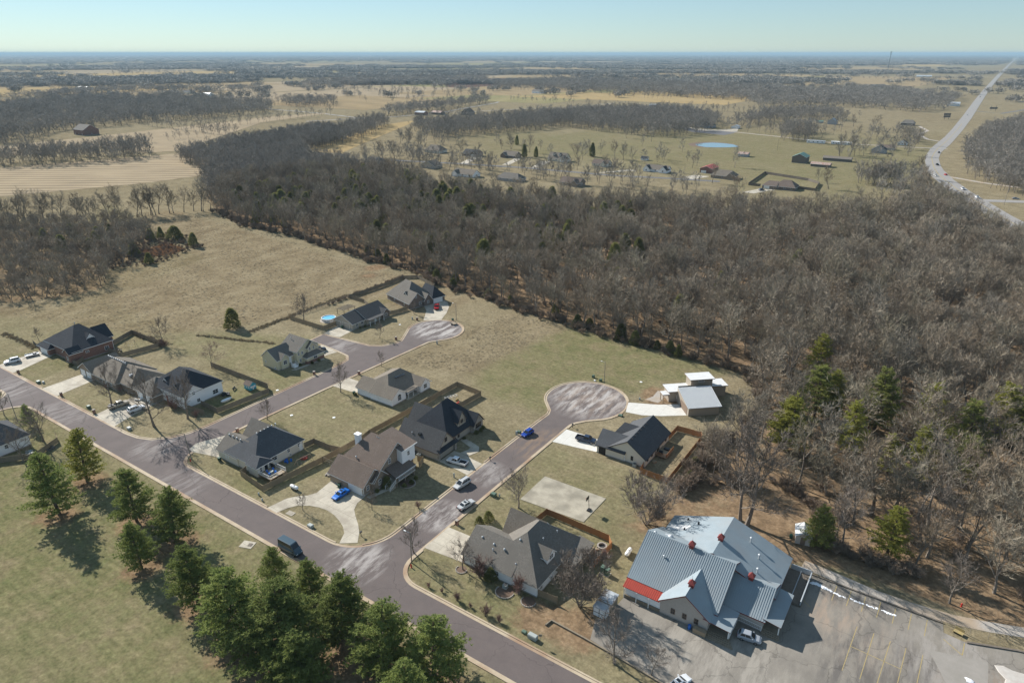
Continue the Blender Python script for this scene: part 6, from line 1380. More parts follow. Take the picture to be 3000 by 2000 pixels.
m = MB(); m.loft([[(17.7 + (x - 24.6) * q * .22, 115.6 + (y - 120) * q * .2, z) for x, y in pp] for q, z in ((1, .03), (.8, .15), (.3, .25), (.02, .26))])
tag(m.build('snow_bank', 'snow'), 'small lone heap of snow near the lower right of the car park', 'snow')
# manhole slab
t = thing('manhole_slab', 'square concrete storm drain slab beside the slate-blue van', 'drain', (-116.3, 68.3, 0), R(20)); MB().box(-1.5, 1.5, -1.1, 1.1, -.1, .08).build('slab', 'concrete', t); MB().box(.2, 1.1, -.4, .5, .08, .14).build('cover', 'weathered_dark', t)
single('drain_slab', 'flat concrete slab at the kerb of the circular drive island', 'drain', MB().box(-1, 1, -.7, .7, -.1, .07).box(-.4, .4, -.3, .3, .07, .1), 'concrete', (-117.4, 81.0, 0), R(5))
single('sign_post', 'thin sign on a post at the kerb below the car park', 'sign', MB().tube((0, 0, 0), (0, 0, 2.3), .035, n=5).box(-.3, .3, -.02, .02, 1.75, 2.3), 'galv_pole', (-48.2, 81.0, 0), R(30))
for (x, y, lb) in ((-762, 733, 'round hay bale on the pale meadow, left one'), (-720, 732, 'round hay bale on the pale meadow, right one')):
    single('hay_bale', lb, 'hay bale', MB().tube((-.8, 0, .9), (.8, 0, .9), 1.3, n=14), 'hay', (x, y, 0), .6)
# far billboards and mast
for (x, y, w, lb) in ((-63, 1368, 11, 'double-decked dark billboard beside the highway'), (-3, 1630, 14, 'low wide dark billboard right of the highway')):
    t = thing('billboard', lb, 'billboard', (x, y, 0), R(30))
    for s in (-w * .3, w * .3): MB().box(s - .2, s + .2, -.2, .2, 0, 9).build('post', 'dark_metal', t)
    MB().box(-w / 2, w / 2, -.3, .3, 3, 6.2).build('board', 'weathered_dark', t)
    if w < 12: MB().box(-w / 2, w / 2, -.3, .3, 6.6, 9.8).build('board', 'weathered_dark', t)
t = thing('radio_mast', 'tall lattice radio mast on the horizon', 'mast', (-620, 5200, 0))
for s in ((-2, -1.2), (2, -1.2), (0, 2.2)): MB().tube((s[0], s[1], 0), (s[0] * .5, s[1] * .5, 108), .5, .4, 4).build('leg', 'dark_metal', t)
br = MB()
for k in range(18): br.tube((-2 + k * .05, -1.2, k * 6), (2 - k * .05, -1.2, k * 6 + 6), .25, n=3).tube((2 - k * .05, -1.2, k * 6), (0, 2.2 - k * .05, k * 6 + 6), .25, n=3)
br.build('bracing', 'dark_metal', t)
for z in (92, 100, 107): MB().box(-5, 5, -4, 4, z, z + 2.2).build('antenna_platform', 'dark_metal', t)
# ------------------------------------------------------------------ trees
class TM:
    """fast triangle / quad soup"""
    def __init__(self): self.v = []; self.f = []
    def tri(self, a, b, c):
        i = len(self.v); self.v += [a, b, c]; self.f.append((i, i + 1, i + 2))
    def tube(self, pts, rad, n):
        i = len(self.v)
        for k, p in enumerate(pts):
            d = (pts[min(k + 1, len(pts) - 1)] - pts[max(k - 1, 0)]); d = d / (np.linalg.norm(d) + 1e-9)
            a = np.cross(d, (.31, .77, .55)); a /= np.linalg.norm(a) + 1e-9; b = np.cross(d, a)
            for q in range(n):
                t = 2 * math.pi * q / n; self.v.append(p + rad[k] * (a * math.cos(t) + b * math.sin(t)))
        for k in range(len(pts) - 1):
            for q in range(n): self.f.append((i + k * n + q, i + k * n + (q + 1) % n, i + (k + 1) * n + (q + 1) % n, i + (k + 1) * n + q))
    def mesh(self, name, *ms):
        me = bpy.data.meshes.new(name); me.from_pydata([tuple(map(float, p)) for p in self.v], [], self.f)
        for m in ms: me.materials.append(MATS[m])
        me.update(); return me
def unit(v): return v / (np.linalg.norm(v) + 1e-9)
def curve(r, p, d, L_, n, up, jit):
    pts = [p]
    for k in range(n):
        d = unit(d + np.array((0, 0, up)) + r.normal(0, jit, 3)); pts.append(pts[-1] + d * L_ / n)
    return pts, d
def along(pts, t):
    x = t * (len(pts) - 1); k = min(int(x), len(pts) - 2); return pts[k] + (pts[k + 1] - pts[k]) * (x - k), unit(pts[k + 1] - pts[k])
def side(r, d, ang):
    a = unit(np.cross(d, r.normal(0, 1, 3))); return unit(d * math.cos(ang) + a * math.sin(ang))
def bare_tree(seed, H, cr, limbs=9, subs=6, sub2=5, twigs=9, tw=.05, tl=1.0, tr=.2, stems=1, low=.25, ribbon=.06, nt=6):
    r = np.random.default_rng(seed); T = TM(); C = TM()
    for s in range(stems):
        base = np.array((r.uniform(-.3, .3), r.uniform(-.3, .3), -.1)) * (1 if stems > 1 else 0)
        lean = np.array((r.normal(0, .1), r.normal(0, .1), 1)) if stems == 1 else np.array((math.cos(s * 2.4) * .75, math.sin(s * 2.4) * .75, 1)) * 1.0
        tp, _ = curve(r, base, unit(lean), H * .86, 6, .06, .07)
        T.tube(tp, [tr * (1.25 if k == 0 else 1) * (1 - .14 * k) for k in range(7)], nt)
        for l in range(limbs):
            t = low + (.95 - low) * (l + r.uniform(0, .8)) / limbs
            p, d0 = along(tp, t); az = l * 2.399 + r.uniform(-.4, .4); el = .45 + .75 * t + r.uniform(-.15, .15)
            d = np.array((math.cos(az) * math.cos(el), math.sin(az) * math.cos(el), math.sin(el)))
            LL = cr * (1.25 - .65 * abs(t - .45)) * r.uniform(.75, 1.15)
            lp, _ = curve(r, p, d, LL, 4, .08, .14); rr = tr * .46 * (1.1 - .6 * t)
            T.tube(lp, [rr * (1 - .2 * k) for k in range(5)], 4)
            for q in range(subs):
                p1, d1 = along(lp, .25 + .75 * (q + r.uniform(0, .9)) / subs); sl = LL * r.uniform(.32, .55)
                sp, _ = curve(r, p1, side(r, d1, r.uniform(.5, 1.0)) + np.array((0, 0, .25)), sl, 2, .12, .15)
                T.tube(sp, [rr * .36, rr * .22, .012], 3)
                for w in range(sub2):
                    p2, d2 = along(sp, .2 + .8 * (w + r.uniform(0, .9)) / sub2); d3 = unit(side(r, d2, r.uniform(.4, .9)) + np.array((0, 0, .2))); bl = sl * r.uniform(.35, .6)
                    e = p2 + d3 * bl; s_ = unit(np.cross(d3, r.normal(0, 1, 3))) * ribbon * .5
                    C.tri(p2 - s_, p2 + s_, e)
                    for x in range(twigs):
                        p3 = p2 + d3 * bl * r.uniform(.1, 1); d4 = unit(side(r, d3, r.uniform(.3, .9)) + np.array((0, 0, .18))); s2 = unit(np.cross(d4, r.normal(0, 1, 3))) * tw * .5
                        C.tri(p3 - s2, p3 + s2, p3 + d4 * tl * r.uniform(.55, 1.25))
    return T, C
def pine_tree(seed, H, R0, whorl=17, tuft=8, dens=1.0, nl=.38, nw=.10, low=.12):
    r = np.random.default_rng(seed); T = TM(); C = TM()
    tp, _ = curve(r, np.array((0, 0, -.1)), np.array((r.normal(0, .03), r.normal(0, .03), 1)), H * .97, 7, .05, .02)
    T.tube(tp, [.24 * H / 14 * (1 - .12 * k) for k in range(8)], 6)
    for w in range(whorl):
        t = low + (1 - low) * (w / whorl) ** .95
        nb = int(r.integers(5, 8)) if t < .9 else 4
        prof = R0 * (1 - t) ** .64 * (.55 + .45 * min(1, (t - low) / .18 + .25)) + .25
        for b in range(nb):
            az = w * 1.1 + b * 2 * math.pi / nb + r.uniform(-.3, .3); L_ = prof * r.uniform(.7, 1.15); el = -.05 + .75 * t + r.uniform(-.1, .12)
            p, _ = along(tp, min(.995, t + r.uniform(-.045, .045))); d = np.array((math.cos(az) * math.cos(el), math.sin(az) * math.cos(el), math.sin(el)))
            bp, _ = curve(r, p, d, L_, 3, .10, .08); T.tube(bp, [.05 * H / 14, .035, .02, .01], 3)
            nT = max(4, int(L_ * 6.2 * dens))
            for k in range(nT):
                q, dd = along(bp, .22 + .78 * (k + r.uniform(0, 1)) / nT); off = side(r, dd, 1.3) * r.uniform(.1, .75) * (.35 + .2 * L_); off[2] = abs(off[2]) * .6
                c = q + off
                for x in range(tuft):
                    dn = unit(r.normal(0, 1, 3) + dd * .9 + np.array((0, 0, .7))); s_ = unit(np.cross(dn, r.normal(0, 1, 3))) * nw * .5
                    C.tri(c - s_, c + s_, c + dn * nl * r.uniform(.6, 1.2))
    return T, C
def cedar_tree(seed, H, R0, n=720, nl=.6, nw=.19, rnd=.26):
    r = np.random.default_rng(seed); T = TM(); C = TM()
    T.tube([np.array((0, 0, -.1)), np.array((0, 0, H * .5)), np.array((0, 0, H * .9))], [.14, .1, .03], 5)
    lob = [(r.uniform(0, 6.28), r.uniform(0, 1), r.uniform(.8, 1.2)) for _ in range(14)]
    for k in range(n):
        t = r.uniform(0.02, 1) ** .9; az = r.uniform(0, 2 * math.pi)
        pr = R0 * (min(1, t / .2 + .5)) * (1 - t) ** .5
        bump = 1 + sum(.34 * (s - 1) * math.exp(-((math.remainder(az - a, 2 * math.pi)) ** 2 + ((t - z) * 4) ** 2)) for a, z, s in lob) * 3
        rad = pr * bump * (1 - abs(r.normal(0, rnd)))
        c = np.array((rad * math.cos(az), rad * math.sin(az), H * (.03 + .97 * t) - .15))
        out = np.array((math.cos(az), math.sin(az), .75))
        for x in range(7):
            dn = unit(out * .8 + r.normal(0, .8, 3)); s_ = unit(np.cross(dn, r.normal(0, 1, 3))) * nw * .5
            C.tri(c - s_, c + s_, c + dn * nl * r.uniform(.5, 1.2))
    return T, C
def bush(seed, H, rad, stems=16, tw=.035, tl=.5, n2=9, n3=6):
    r = np.random.default_rng(seed); T = TM(); C = TM()
    for s in range(stems):
        az = r.uniform(0, 6.28); sp = r.uniform(.1, 1) * rad / H
        p, d = curve(r, np.array((r.normal(0, .1 * rad), r.normal(0, .1 * rad), -.05)), unit(np.array((math.cos(az) * sp, math.sin(az) * sp, 1))), H * r.uniform(.6, 1), 3, .02, .12)
        T.tube(p, [.035, .026, .016, .008], 3)
        for q in range(n2):
            a, d1 = along(p, r.uniform(.2, 1)); d2 = unit(side(r, d1, r.uniform(.3, .9)) + np.array((0, 0, .2))); L_ = H * r.uniform(.12, .3); e = a + d2 * L_; s_ = unit(np.cross(d2, r.normal(0, 1, 3))) * tw * .6
            C.tri(a - s_, a + s_, e)
            for x in range(n3):
                b = a + d2 * L_ * r.uniform(.2, 1); d3 = unit(side(r, d2, r.uniform(.3, 1)) + np.array((0, 0, .2))); s2 = unit(np.cross(d3, r.normal(0, 1, 3))) * tw * .5
                C.tri(b - s2, b + s2, b + d3 * tl * r.uniform(.5, 1.2))
    return T, C
def both(tc, nm, m1, m2): return (tc[0].mesh(nm + '_trunk', m1), tc[1].mesh(nm + '_crown', m2))
def joined(tc, nm, m1, m2):
    T, C = tc; n = len(T.v); nf = len(T.f)
    J = TM(); J.v = T.v + C.v; J.f = T.f + [tuple(i + n for i in f) for f in C.f]
    me = J.mesh(nm, m1, m2); me.polygons.foreach_set('material_index', [0] * nf + [1] * len(C.f)); return me

# kinds of tree; every mesh is drawn 13 m tall (pines 15 m, cedars 7 m) and scaled
_wood = [bare_tree(100 + k, 13, (3.4, 4.6, 5.6)[k % 3], limbs=9, subs=6, sub2=4, twigs=8, tw=.055 + .008 * (k % 2), tl=1.1, tr=.25, low=.22 + .06 * (k % 3), ribbon=.08) for k in range(6)]
WOODT = [both(t, 'wood_tree', 'bark', 'twig') for t in _wood]
WOODJ = [joined(t, 'wood_tree', 'bark', 'twig') for t in _wood]
YARD = [both(bare_tree(200 + k, 13, 5.0, limbs=10, subs=7, sub2=5, twigs=8, tw=.05, tl=.95, tr=.27, low=.18, ribbon=.07), 'yard_tree', 'bark', 'twig_near') for k in range(4)]
YARD_RED = [both(bare_tree(240 + k, 13, 5.4, limbs=9, subs=7, sub2=4, twigs=7, tw=.05, tl=.9, tr=.16, low=.15, ribbon=.06), 'yard_tree', 'bark', 'twig_red') for k in range(2)]
BIGB = [both(bare_tree(260 + k, 13, 4.2, limbs=6, subs=6, sub2=4, twigs=8, tw=.07, tl=1.1, tr=.11, low=.06, ribbon=.08, stems=9, nt=4), 'thicket', 'bark', 'twig_near') for k in range(2)]
MID = [joined(bare_tree(300 + k, 15, 5.2, limbs=8, subs=4, sub2=3, twigs=5, tw=.16, tl=1.9, tr=.22, low=.22, ribbon=.16, nt=4), 'mid_tree', 'bark', 'twig_far') for k in range(5)]
PINE = [both(pine_tree(400 + k, 15, 4.3 + .35 * (k % 2), whorl=17 + k, dens=1.9, tuft=11), 'pine', 'bark_pine', 'needle') for k in range(5)]
PINEY = [both(pine_tree(430 + k, 15, 4.0, whorl=16, dens=1.7, tuft=11), 'pine', 'bark_pine', 'needle_yellow') for k in range(2)]
PINE_SOFT = [both(pine_tree(450 + k, 15, 4.2, whorl=16, dens=1.7, tuft=11), 'pine', 'bark_pine', 'needle_soft') for k in range(2)]
CEDAR = [both(cedar_tree(500 + k, 7, 2.1 + .35 * (k % 3)), 'cedar', 'bark_pine', 'cedar') for k in range(4)]
CEDJ = [joined(cedar_tree(520 + k, 7, 2.3, n=110, nl=1.0, nw=.5), 'cedar', 'bark_pine', 'cedar') for k in range(2)]
BUSH = [both(bush(600 + k, 2, 1.2), 'shrub', 'bark', 'twig_red') for k in range(3)]
SCRUB = [joined(bush(620 + k, 3, 2.4, 18, .055, .85, 10, 8), 'scrub', 'bark', 'scrub') for k in range(3)]

def clump(seed, rad, H, n, sz):
    """a far stand of trees: crowns of loose faces over dark stems"""
    r = np.random.default_rng(seed); C = TM()
    tops = [(r.uniform(-rad, rad), r.uniform(-rad, rad), H * r.uniform(.72, 1.08), rad * r.uniform(.28, .42)) for _ in range(9)]
    for x, y, h_, cr in tops:
        C.tube([np.array((x, y, -.5)), np.array((x, y, h_ * .6))], [.3, .2], 3)
        for k in range(n):
            a = r.uniform(0, 6.28); t = r.uniform(0, 1); rr = cr * math.sqrt(max(0, 1 - ((t - .45) / .6) ** 2)) * r.uniform(.5, 1.05)
            c = np.array((x + rr * math.cos(a), y + rr * math.sin(a), h_ * (.28 + .72 * t))); d = unit(np.array((math.cos(a), math.sin(a), .9)) + r.normal(0, .5, 3)); s_ = unit(np.cross(d, r.normal(0, 1, 3))) * sz * .22
            C.tri(c - s_, c + s_, c + d * sz * r.uniform(.6, 1.2))
    return C.mesh('clump', 'twig_far')
CLUMP = [clump(700 + k, 11, 14, 42, 3.4) for k in range(4)]

def tree(name, label, cat, meshes, x, y, H, base_h, group=None, rz=None, fat=1.0):
    t = thing(name, label, cat, (x, y, 0), random.uniform(0, 6.28) if rz is None else rz, group)
    s = H / base_h
    inst('trunk', meshes[0], t, scl=(s * fat, s * fat, s)); inst('crown', meshes[1], t, scl=(s * fat, s * fat, s))
    return t

def scatter(name, meshes, P, sc, kind='stuff'):
    """one object whose points carry instances of the given meshes"""
    src = bpy.data.collections.new(name + '_kinds')
    for k, me in enumerate(meshes):
        src.objects.link(bpy.data.objects.new('%s_%02d' % (name, k), me))
    me = bpy.data.meshes.new(name); P = np.asarray(P, float); n = len(P)
    co = np.zeros((n, 3)); co[:, :2] = P[:, :2]
    me.vertices.add(n); me.vertices.foreach_set('co', co.ravel())
    a = me.attributes.new('scl', 'FLOAT_VECTOR', 'POINT'); a.data.foreach_set('vector', np.asarray(sc, float).ravel())
    a = me.attributes.new('rot', 'FLOAT', 'POINT'); a.data.foreach_set('value', rng.uniform(0, 6.28, n))
    a = me.attributes.new('pick', 'INT', 'POINT'); a.data.foreach_set('value', rng.integers(0, len(meshes), n).astype(np.int32))
    o = bpy.data.objects.new(name, me); COL.objects.link(o)
    ng = bpy.data.node_groups.new(name + '_gn', 'GeometryNodeTree')
    ng.interface.new_socket('Geometry', in_out='INPUT', socket_type='NodeSocketGeometry'); ng.interface.new_socket('Geometry', in_out='OUTPUT', socket_type='NodeSocketGeometry')
    N = ng.nodes; L = ng.links
    gi = N.new('NodeGroupInput'); go = N.new('NodeGroupOutput'); ip = N.new('GeometryNodeInstanceOnPoints'); ci = N.new('GeometryNodeCollectionInfo')
    ci.inputs['Collection'].default_value = src; ci.inputs['Separate Children'].default_value = True; ci.inputs['Reset Children'].default_value = True
    def attr(nm, ty):
        x = N.new('GeometryNodeInputNamedAttribute'); x.data_type = ty; x.inputs['Name'].default_value = nm; return x.outputs['Attribute']
    cx = N.new('ShaderNodeCombineXYZ'); L.new(attr('rot', 'FLOAT'), cx.inputs[2])
    L.new(gi.outputs[0], ip.inputs['Points']); L.new(ci.outputs[0], ip.inputs['Instance']); ip.inputs['Pick Instance'].default_value = True
    L.new(attr('pick', 'INT'), ip.inputs['Instance Index']); L.new(cx.outputs[0], ip.inputs['Rotation']); L.new(attr('scl', 'FLOAT_VECTOR'), ip.inputs['Scale'])
    L.new(ip.outputs[0], go.inputs[0])
    md = o.modifiers.new('scatter', 'NODES'); md.node_group = ng
    return tag(o, kind=kind)

def grid_points(poly, step, jit=.42, seed=1):
    r = np.random.default_rng(seed)
    xs = [p[0] for p in poly]; ys = [p[1] for p in poly]
    X, Y = np.meshgrid(np.arange(min(xs), max(xs), step), np.arange(min(ys), max(ys), step))
    X = X.ravel() + r.uniform(-jit, jit, X.size) * step; Y = Y.ravel() + r.uniform(-jit, jit, Y.size) * step
    k = inpoly(X, Y, poly); return np.stack([X[k], Y[k]], 1)
def in_view(P, margin=.12):
    c, s = math.cos(R(33.9)), math.sin(R(33.9)); xr = P[:, 0] * c + P[:, 1] * s; yf = -P[:, 0] * s + P[:, 1] * c
    return (yf > 40) & (np.abs(xr) < yf * (.80 + margin) + 25)

# pines along the main road, near left
PN = [(-162.2, 50.4, 17.3, 0, 'tall pine standing leftmost in the front row of pines'), (-170.5, 60.8, 14.9, 'y', 'yellow-green pine at the kerb, left of the pine row'), (-144.5, 59.1, 14.5, 1, 'slender pine third along the kerb from the left'),
      (-130.4, 59.9, 14.8, 2, 'full pine fourth along the kerb from the left'), (-128.2, 51.1, 12.2, 3, 'shorter pine in front of the full kerbside pine'), (-108.8, 51.5, 15.2, 4, 'broad pine standing alone left of the large pine clump'),
      (-94.6, 50.8, 17.6, 0, 'tall pine at the left edge of the large clump'), (-100.2, 63.4, 10.4, 1, 'narrow young pine nearest the slate-blue van'), (-90.0, 64.2, 12.2, 2, 'pine at the back of the clump beside the road'), (-84.2, 51.8, 17.2, 3, 'biggest pine in the middle front of the clump'),
      (-79.1, 61.8, 15.2, 4, 'pine in the right half of the clump beside the road'), (-67.7, 60.9, 16.2, 0, 'dark pine right of the clump centre at the road'), (-58.8, 63.4, 15.2, 1, 'rightmost pine of the clump beside the kerb'), (-57.0, 54.6, 13.6, 2, 'pine at the bottom edge of the picture right of the clump'), (-76.5, 50.0, 13.5, 3, 'shaded pine hidden low in the clump')]
for x, y, H, k, lb in PN:
    tree('pine_tree', lb, 'pine tree', PINEY[0] if k == 'y' else PINE[k], x, y, H, 15, 'pines along the main road', fat=(2.0 if 'biggest' in lb else 1.65 if x > -105 else 1.4) if H > 13 else 1.25)
tree('pine_tree', 'small evergreen by the leaning pole at the left edge', 'pine tree', PINE[1], -212.8, 65.7, 7.6, 15, fat=1.1)
tree('bare_tree', 'dark bushy tree behind the white house at the left edge', 'tree', YARD[2], -201, 64, 10.3, 13, fat=1.1)
tree('cedar_tree', 'lone round dark cedar on the open field', 'cedar tree', CEDAR[1], -231.5, 146.6, 8.2, 7, fat=1.15)
# bare garden trees
for x, y, H, k, lb in ((-207.6, 86.4, 11.6, 0, 'bare tree on the lawn beside the tan pickup'), (-183.0, 85.8, 15.4, 1, 'tall bare tree on the corner lawn, left of two'), (-179.2, 94.0, 13.8, 2, 'tall bare tree on the corner lawn, right of two'), (-204.7, 119.2, 8.2, 'b', 'round bare bushy tree behind the white corner house'),
                       (-280.7, 97.6, 4.6, 3, 'small bare tree behind the far-left garage'), (-238.6, 121.6, 9.2, 0, 'thin bare tree at the corner of the swing-set fence'), (-226.9, 64.5, 7, 1, 'thin bare tree at the left picture edge'), (-214.6, 167.7, 10.2, 2, 'slim bare tree inside the pool yard fence'),
                       (-176.0, 171.4, 5.6, 3, 'small bare tree on the lawn by the upper cul-de-sac'), (-157.6, 153.2, 4.6, 0, 'small bare tree on the kerb opposite the pale yellow house'), (-154.4, 131.4, 8.6, 1, 'spreading bare tree on the white ranch lawn'), (-159.2, 106.8, 6.4, 2, 'twiggy bare tree on the kerb behind the cream corner house'),
                       (-182.6, 198.6, 4.6, 3, 'small bare tree in front of the upper brick house'), (-115.9, 83.4, 4.0, 0, 'small bare tree on the island of the circular drive'), (-102.4, 92.7, 4.2, 1, 'small bare tree beside the brown-roofed house walk'), (-73.9, 112.8, 10.2, 2, 'bare tree at the near corner of the concrete court'),
                       (-84.0, 86.8, 7.6, 3, 'bare tree beside the corner street light'), (-72.0, 88.6, 6.6, 0, 'small bare tree at the foreground garage corner'), (-34.9, 84.6, 10.6, 1, 'bare tree beside the retaining edge of the car park'), (-28.5, 86, 6, 2, 'low bare tree at the bottom edge near the white car'),
                       (-28.5, 137.5, 20.5, 1, 'tall bare oak behind the metal-roofed building, left of two'), (-26.7, 136.4, 22.5, 3, 'tall bare oak behind the metal-roofed building, right of two'), (13.6, 134.6, 10, 0, 'many-branched bare tree beside the gravel lane'), (8.7, 147.4, 14.5, 1, 'bare tree with thick trunk right of the yellow pine'),
                       (-7.0, 140.4, 12.6, 2, 'bare tree between the two pines behind the car park'), (-9.3, 140.9, 9.5, 3, 'leaning bare tree beside the pine at the shed'), (-194, 56, 9, 0, 'bare tree in the yard of the left-edge white house'), (-190, 40, 15, 1, 'tall bare tree just off the lower left edge')):
    tree('bare_tree', lb, 'tree', YARD_RED[0] if k == 'b' else YARD[k], x, y, H, 13, fat=1.35 if k == 'b' else 1.0)
tree('thicket', 'big twiggy thicket between the court and the metal-roofed building', 'thicket', BIGB[0], -46.0, 124.0, 12.2, 13, rz=.4)
tree('thicket', 'dense round bare tree at the near corner of the foreground house', 'thicket', BIGB[1], -46.6, 93.2, 11.5, 13, rz=1.1)
for x, y, H, k, lb in ((-67.8, 89.2, 4.6, 0, 'large brown shrub against the foreground house wall, left one'), (-58.6, 89.2, 4.0, 1, 'large brown shrub against the foreground house wall, right one'), (-74.6, 80.6, 1.2, 2, 'first small brown shrub along the foreground verge'), (-71.4, 81.0, 1.0, 0, 'second small brown shrub along the foreground verge'),
                       (-67.5, 81.0, 2.0, 1, 'third brown shrub along the foreground verge'), (-64.2, 81.0, 1.1, 2, 'fourth small brown shrub along the foreground verge'), (-60.5, 80.9, 2.3, 0, 'fifth brown shrub along the foreground verge'), (-57.4, 81.0, 1.6, 1, 'last brown shrub along the foreground verge'),
                       (-48.5, 108, 2.6, 2, 'brown vine bush over the cedar fence end'), (-189.6, 95.2, 3.0, 0, 'reddish shrub in front of the white corner house'), (-187, 95.0, 2.4, 1, 'low brown shrub at the white corner house wall'), (-236.5, 120.8, 3.2, 2, 'dense brown shrub at the swing-set fence corner'),
                       (-178, 95.8, 2.2, 0, 'brown shrub at the street fence of the corner house'), (-219.5, 90.9, 1.6, 2, 'dark shrub bed before the tan house, left one'), (-213, 91.8, 1.8, 0, 'dark shrub bed before the tan house, right one'), (-93.7, 99.4, 1.8, 1, 'tiny caged sapling on the shaded lawn')):
    tree('shrub', lb, 'shrub', BUSH[k], x, y, H, 2, fat=1.0)
for x, y, H, lb in ((-77.8, 102.4, 2.4, 'clipped round evergreen shrub near the driveway, left of two'), (-77.0, 104.8, 2.7, 'clipped round evergreen shrub near the driveway, right of two'), (-65.4, 89.4, 3.0, 'small dark evergreen against the foreground house'), (-105.9, 101.6, 3.0, 'dark evergreen beside the brown-roofed house porch'),
                    (-102.6, 136.6, 1.2, 'low evergreen shrub before the stone bay'), (-190.5, 222.0, 3.0, 'dark evergreen at the upper brick house garage'), (-45.0, 152.5, 3.4, 'dark evergreen outside the new cedar fence'), (-44.2, 147, 2.6, 'low dark evergreen below the cedar fence corner')):
    tree('evergreen_shrub', lb, 'shrub', CEDAR[2], x, y, H, 7, fat=1.25)
# pines in the right-hand wood
RP = ((-24.8, 197, 18.5, 0, 'green pine above the wood right of the modern house'), (-27.3, 174, 18, 'y', 'yellow-green pine at the near edge of the right wood'), (-9, 201, 19.5, 1, 'green pine in the wood, second from the modern house'), (3.5, 202, 18.5, 'y', 'pale green pine in the middle of the right wood'), (12.2, 195, 19, 2, 'dark green pine in the right wood near the picture edge'),
                       (19.7, 213, 18, 'y', 'yellow-green pine at the right picture edge, left one'), (25.1, 212, 18, 3, 'green pine at the right picture edge, right one'), (13.1, 183, 14.5, 4, 'soft green pine below the dark pine in the right wood'), (-11.6, 138, 10.8, 1, 'green pine over the small white-roofed shed'), (1.4, 142, 13.4, 'y', 'bright yellow-green pine behind the car park fence'))
for x, y, H, k, lb in RP:
    tree('pine_tree', lb, 'pine tree', PINEY[1] if k == 'y' else PINE_SOFT[k % 2], x, y, H * 1.0, 15, 'pines in the right-hand wood', fat=1.5)
for k in range(6):
    a_, b_ = -34 + 7.5 * k + random.uniform(-3, 3), random.uniform(172, 238)
    tree('pine_tree', 'young yellow-green pine among the bare trees of the right-hand wood', 'pine tree', PINEY[k % 2], a_, b_, random.uniform(12, 17.5), 15, 'young pines in the right-hand wood', fat=1.25); RP = RP + ((a_, b_, 0, 0, None),)
# cedars
CE = [(-376, 266, 8.2), (-366, 272, 6), (-352.4, 270, 8), (-266.9, 256, 4.4), (-257.3, 254, 5), (-243, 246, 6.8), (-168.7, 232.4, 5.4), (-99.1, 221, 8.3), (-92.6, 220, 7), (-84, 220.3, 4.6), (-78.9, 219.8, 6), (-75, 218, 6), (-134.3, 231.7, 5.2), (-119.2, 224, 6.4), (-114.7, 225.4, 5), (-158, 233.8, 4), (-190, 234, 6), (-205, 240, 6.5), (-212, 246, 7), (-196, 243, 6)]
for x, y, H in CE: tree('cedar_tree', 'dark green cedar on the field edge of the big wood', 'cedar tree', CEDAR[random.randrange(4)], x, y, H * .78, 7, 'cedars on the field edge of the wood', fat=random.uniform(1.0, 1.5))
for x, y, H in ((-392, 206, 6.4), (-389.6, 211, 6.8), (-380, 214, 8), (-357, 211, 7.8), (-367, 182.5, 7), (-432, 167, 9), (-410.5, 166, 8.5), (-410, 184, 7), (-345, 178, 5.8), (-420, 190, 7), (-398, 175, 6.5), (-440, 185, 7), (-425, 200, 6)):
    tree('cedar_tree', 'dark cedar in the copse at the left of the open field', 'cedar tree', CEDAR[random.randrange(4)], x, y, H, 7, 'cedars in the left copse', fat=random.uniform(1.0, 1.6))
cr_ = np.random.default_rng(5)
n_ = 0
CIN = []
while n_ < 165:
    x, y = cr_.uniform(-460, -60), cr_.uniform(225, 420)
    if inpoly(np.array([x]), np.array([y]), MAINW)[0] and inpoly(np.array([x]), np.array([y - 15.]), MAINW)[0] and cr_.uniform() < (1.0 if x < -170 else .22):
        tree('cedar_tree', ('cedar deep in the big wood behind ' if y > 310 else 'cedar at the field side of the wood behind ') + ('the left end of the open field' if x < -340 else 'the middle of the open field' if x < -265 else 'the upper brick house' if x < -185 else 'the upper cul-de-sac and rough field' if x < -125 else 'the right cul-de-sac'), 'cedar tree', CEDAR[n_ % 4], x, y, cr_.uniform(10, 14), 7, 'cedars inside the big wood', fat=cr_.uniform(.8, 1.1)); n_ += 1; CIN.append((x, y))
for x, y, H in ((-460, 695, 11), (-397, 614, 13), (-387, 621, 10.6), (-340, 657, 14)):
    tree('spruce_tree', {-460: 'dark evergreen behind the far lane houses, leftmost', -397: 'blue-green spruce beside the dark brick ranch on the far lane', -387: 'smaller pale spruce right of the blue-green spruce', -340: 'tall dark spruce left of the reddish-roofed far house'}[x], 'spruce tree', CEDAR[0], x, y, H, 7, fat=.8)

# the woods: nearest trees singly, the rest as one mass
near = np.concatenate([grid_points(MAINW, 6.6, seed=3)])
sparse = inpoly(near[:, 0], near[:, 1], [(-46, 140), (60, 130), (110, 250), (60, 215), (0, 190), (-30, 175), (-46, 190)])
near = near[~sparse | (np.random.default_rng(8).uniform(size=len(near)) < .82)]
near = near[in_view(near)]
keep = np.ones(len(near), bool)
for hx, hy, rr in [(-15, 138.6, 4), (-54, 190, 14)] + [(p[0] + f * .1, p[1] - f * .9, q) for p in RP for f, q in ((0, 5), (5, 4.4), (10, 3.2))]:
    keep &= np.hypot(near[:, 0] - hx, near[:, 1] - hy) > rr
for hx, hy in CIN:
    keep &= (np.hypot(near[:, 0] - hx, near[:, 1] - hy) > 3.4) & (np.hypot(near[:, 0] - hx - 3.4, near[:, 1] - hy + 3.6) > 3.6)
near = near[keep]
near = near[np.argsort(np.hypot(near[:, 0], near[:, 1]))]
hts = np.random.default_rng(4).normal(13.0, 2.9, len(near)).clip(6, 20)
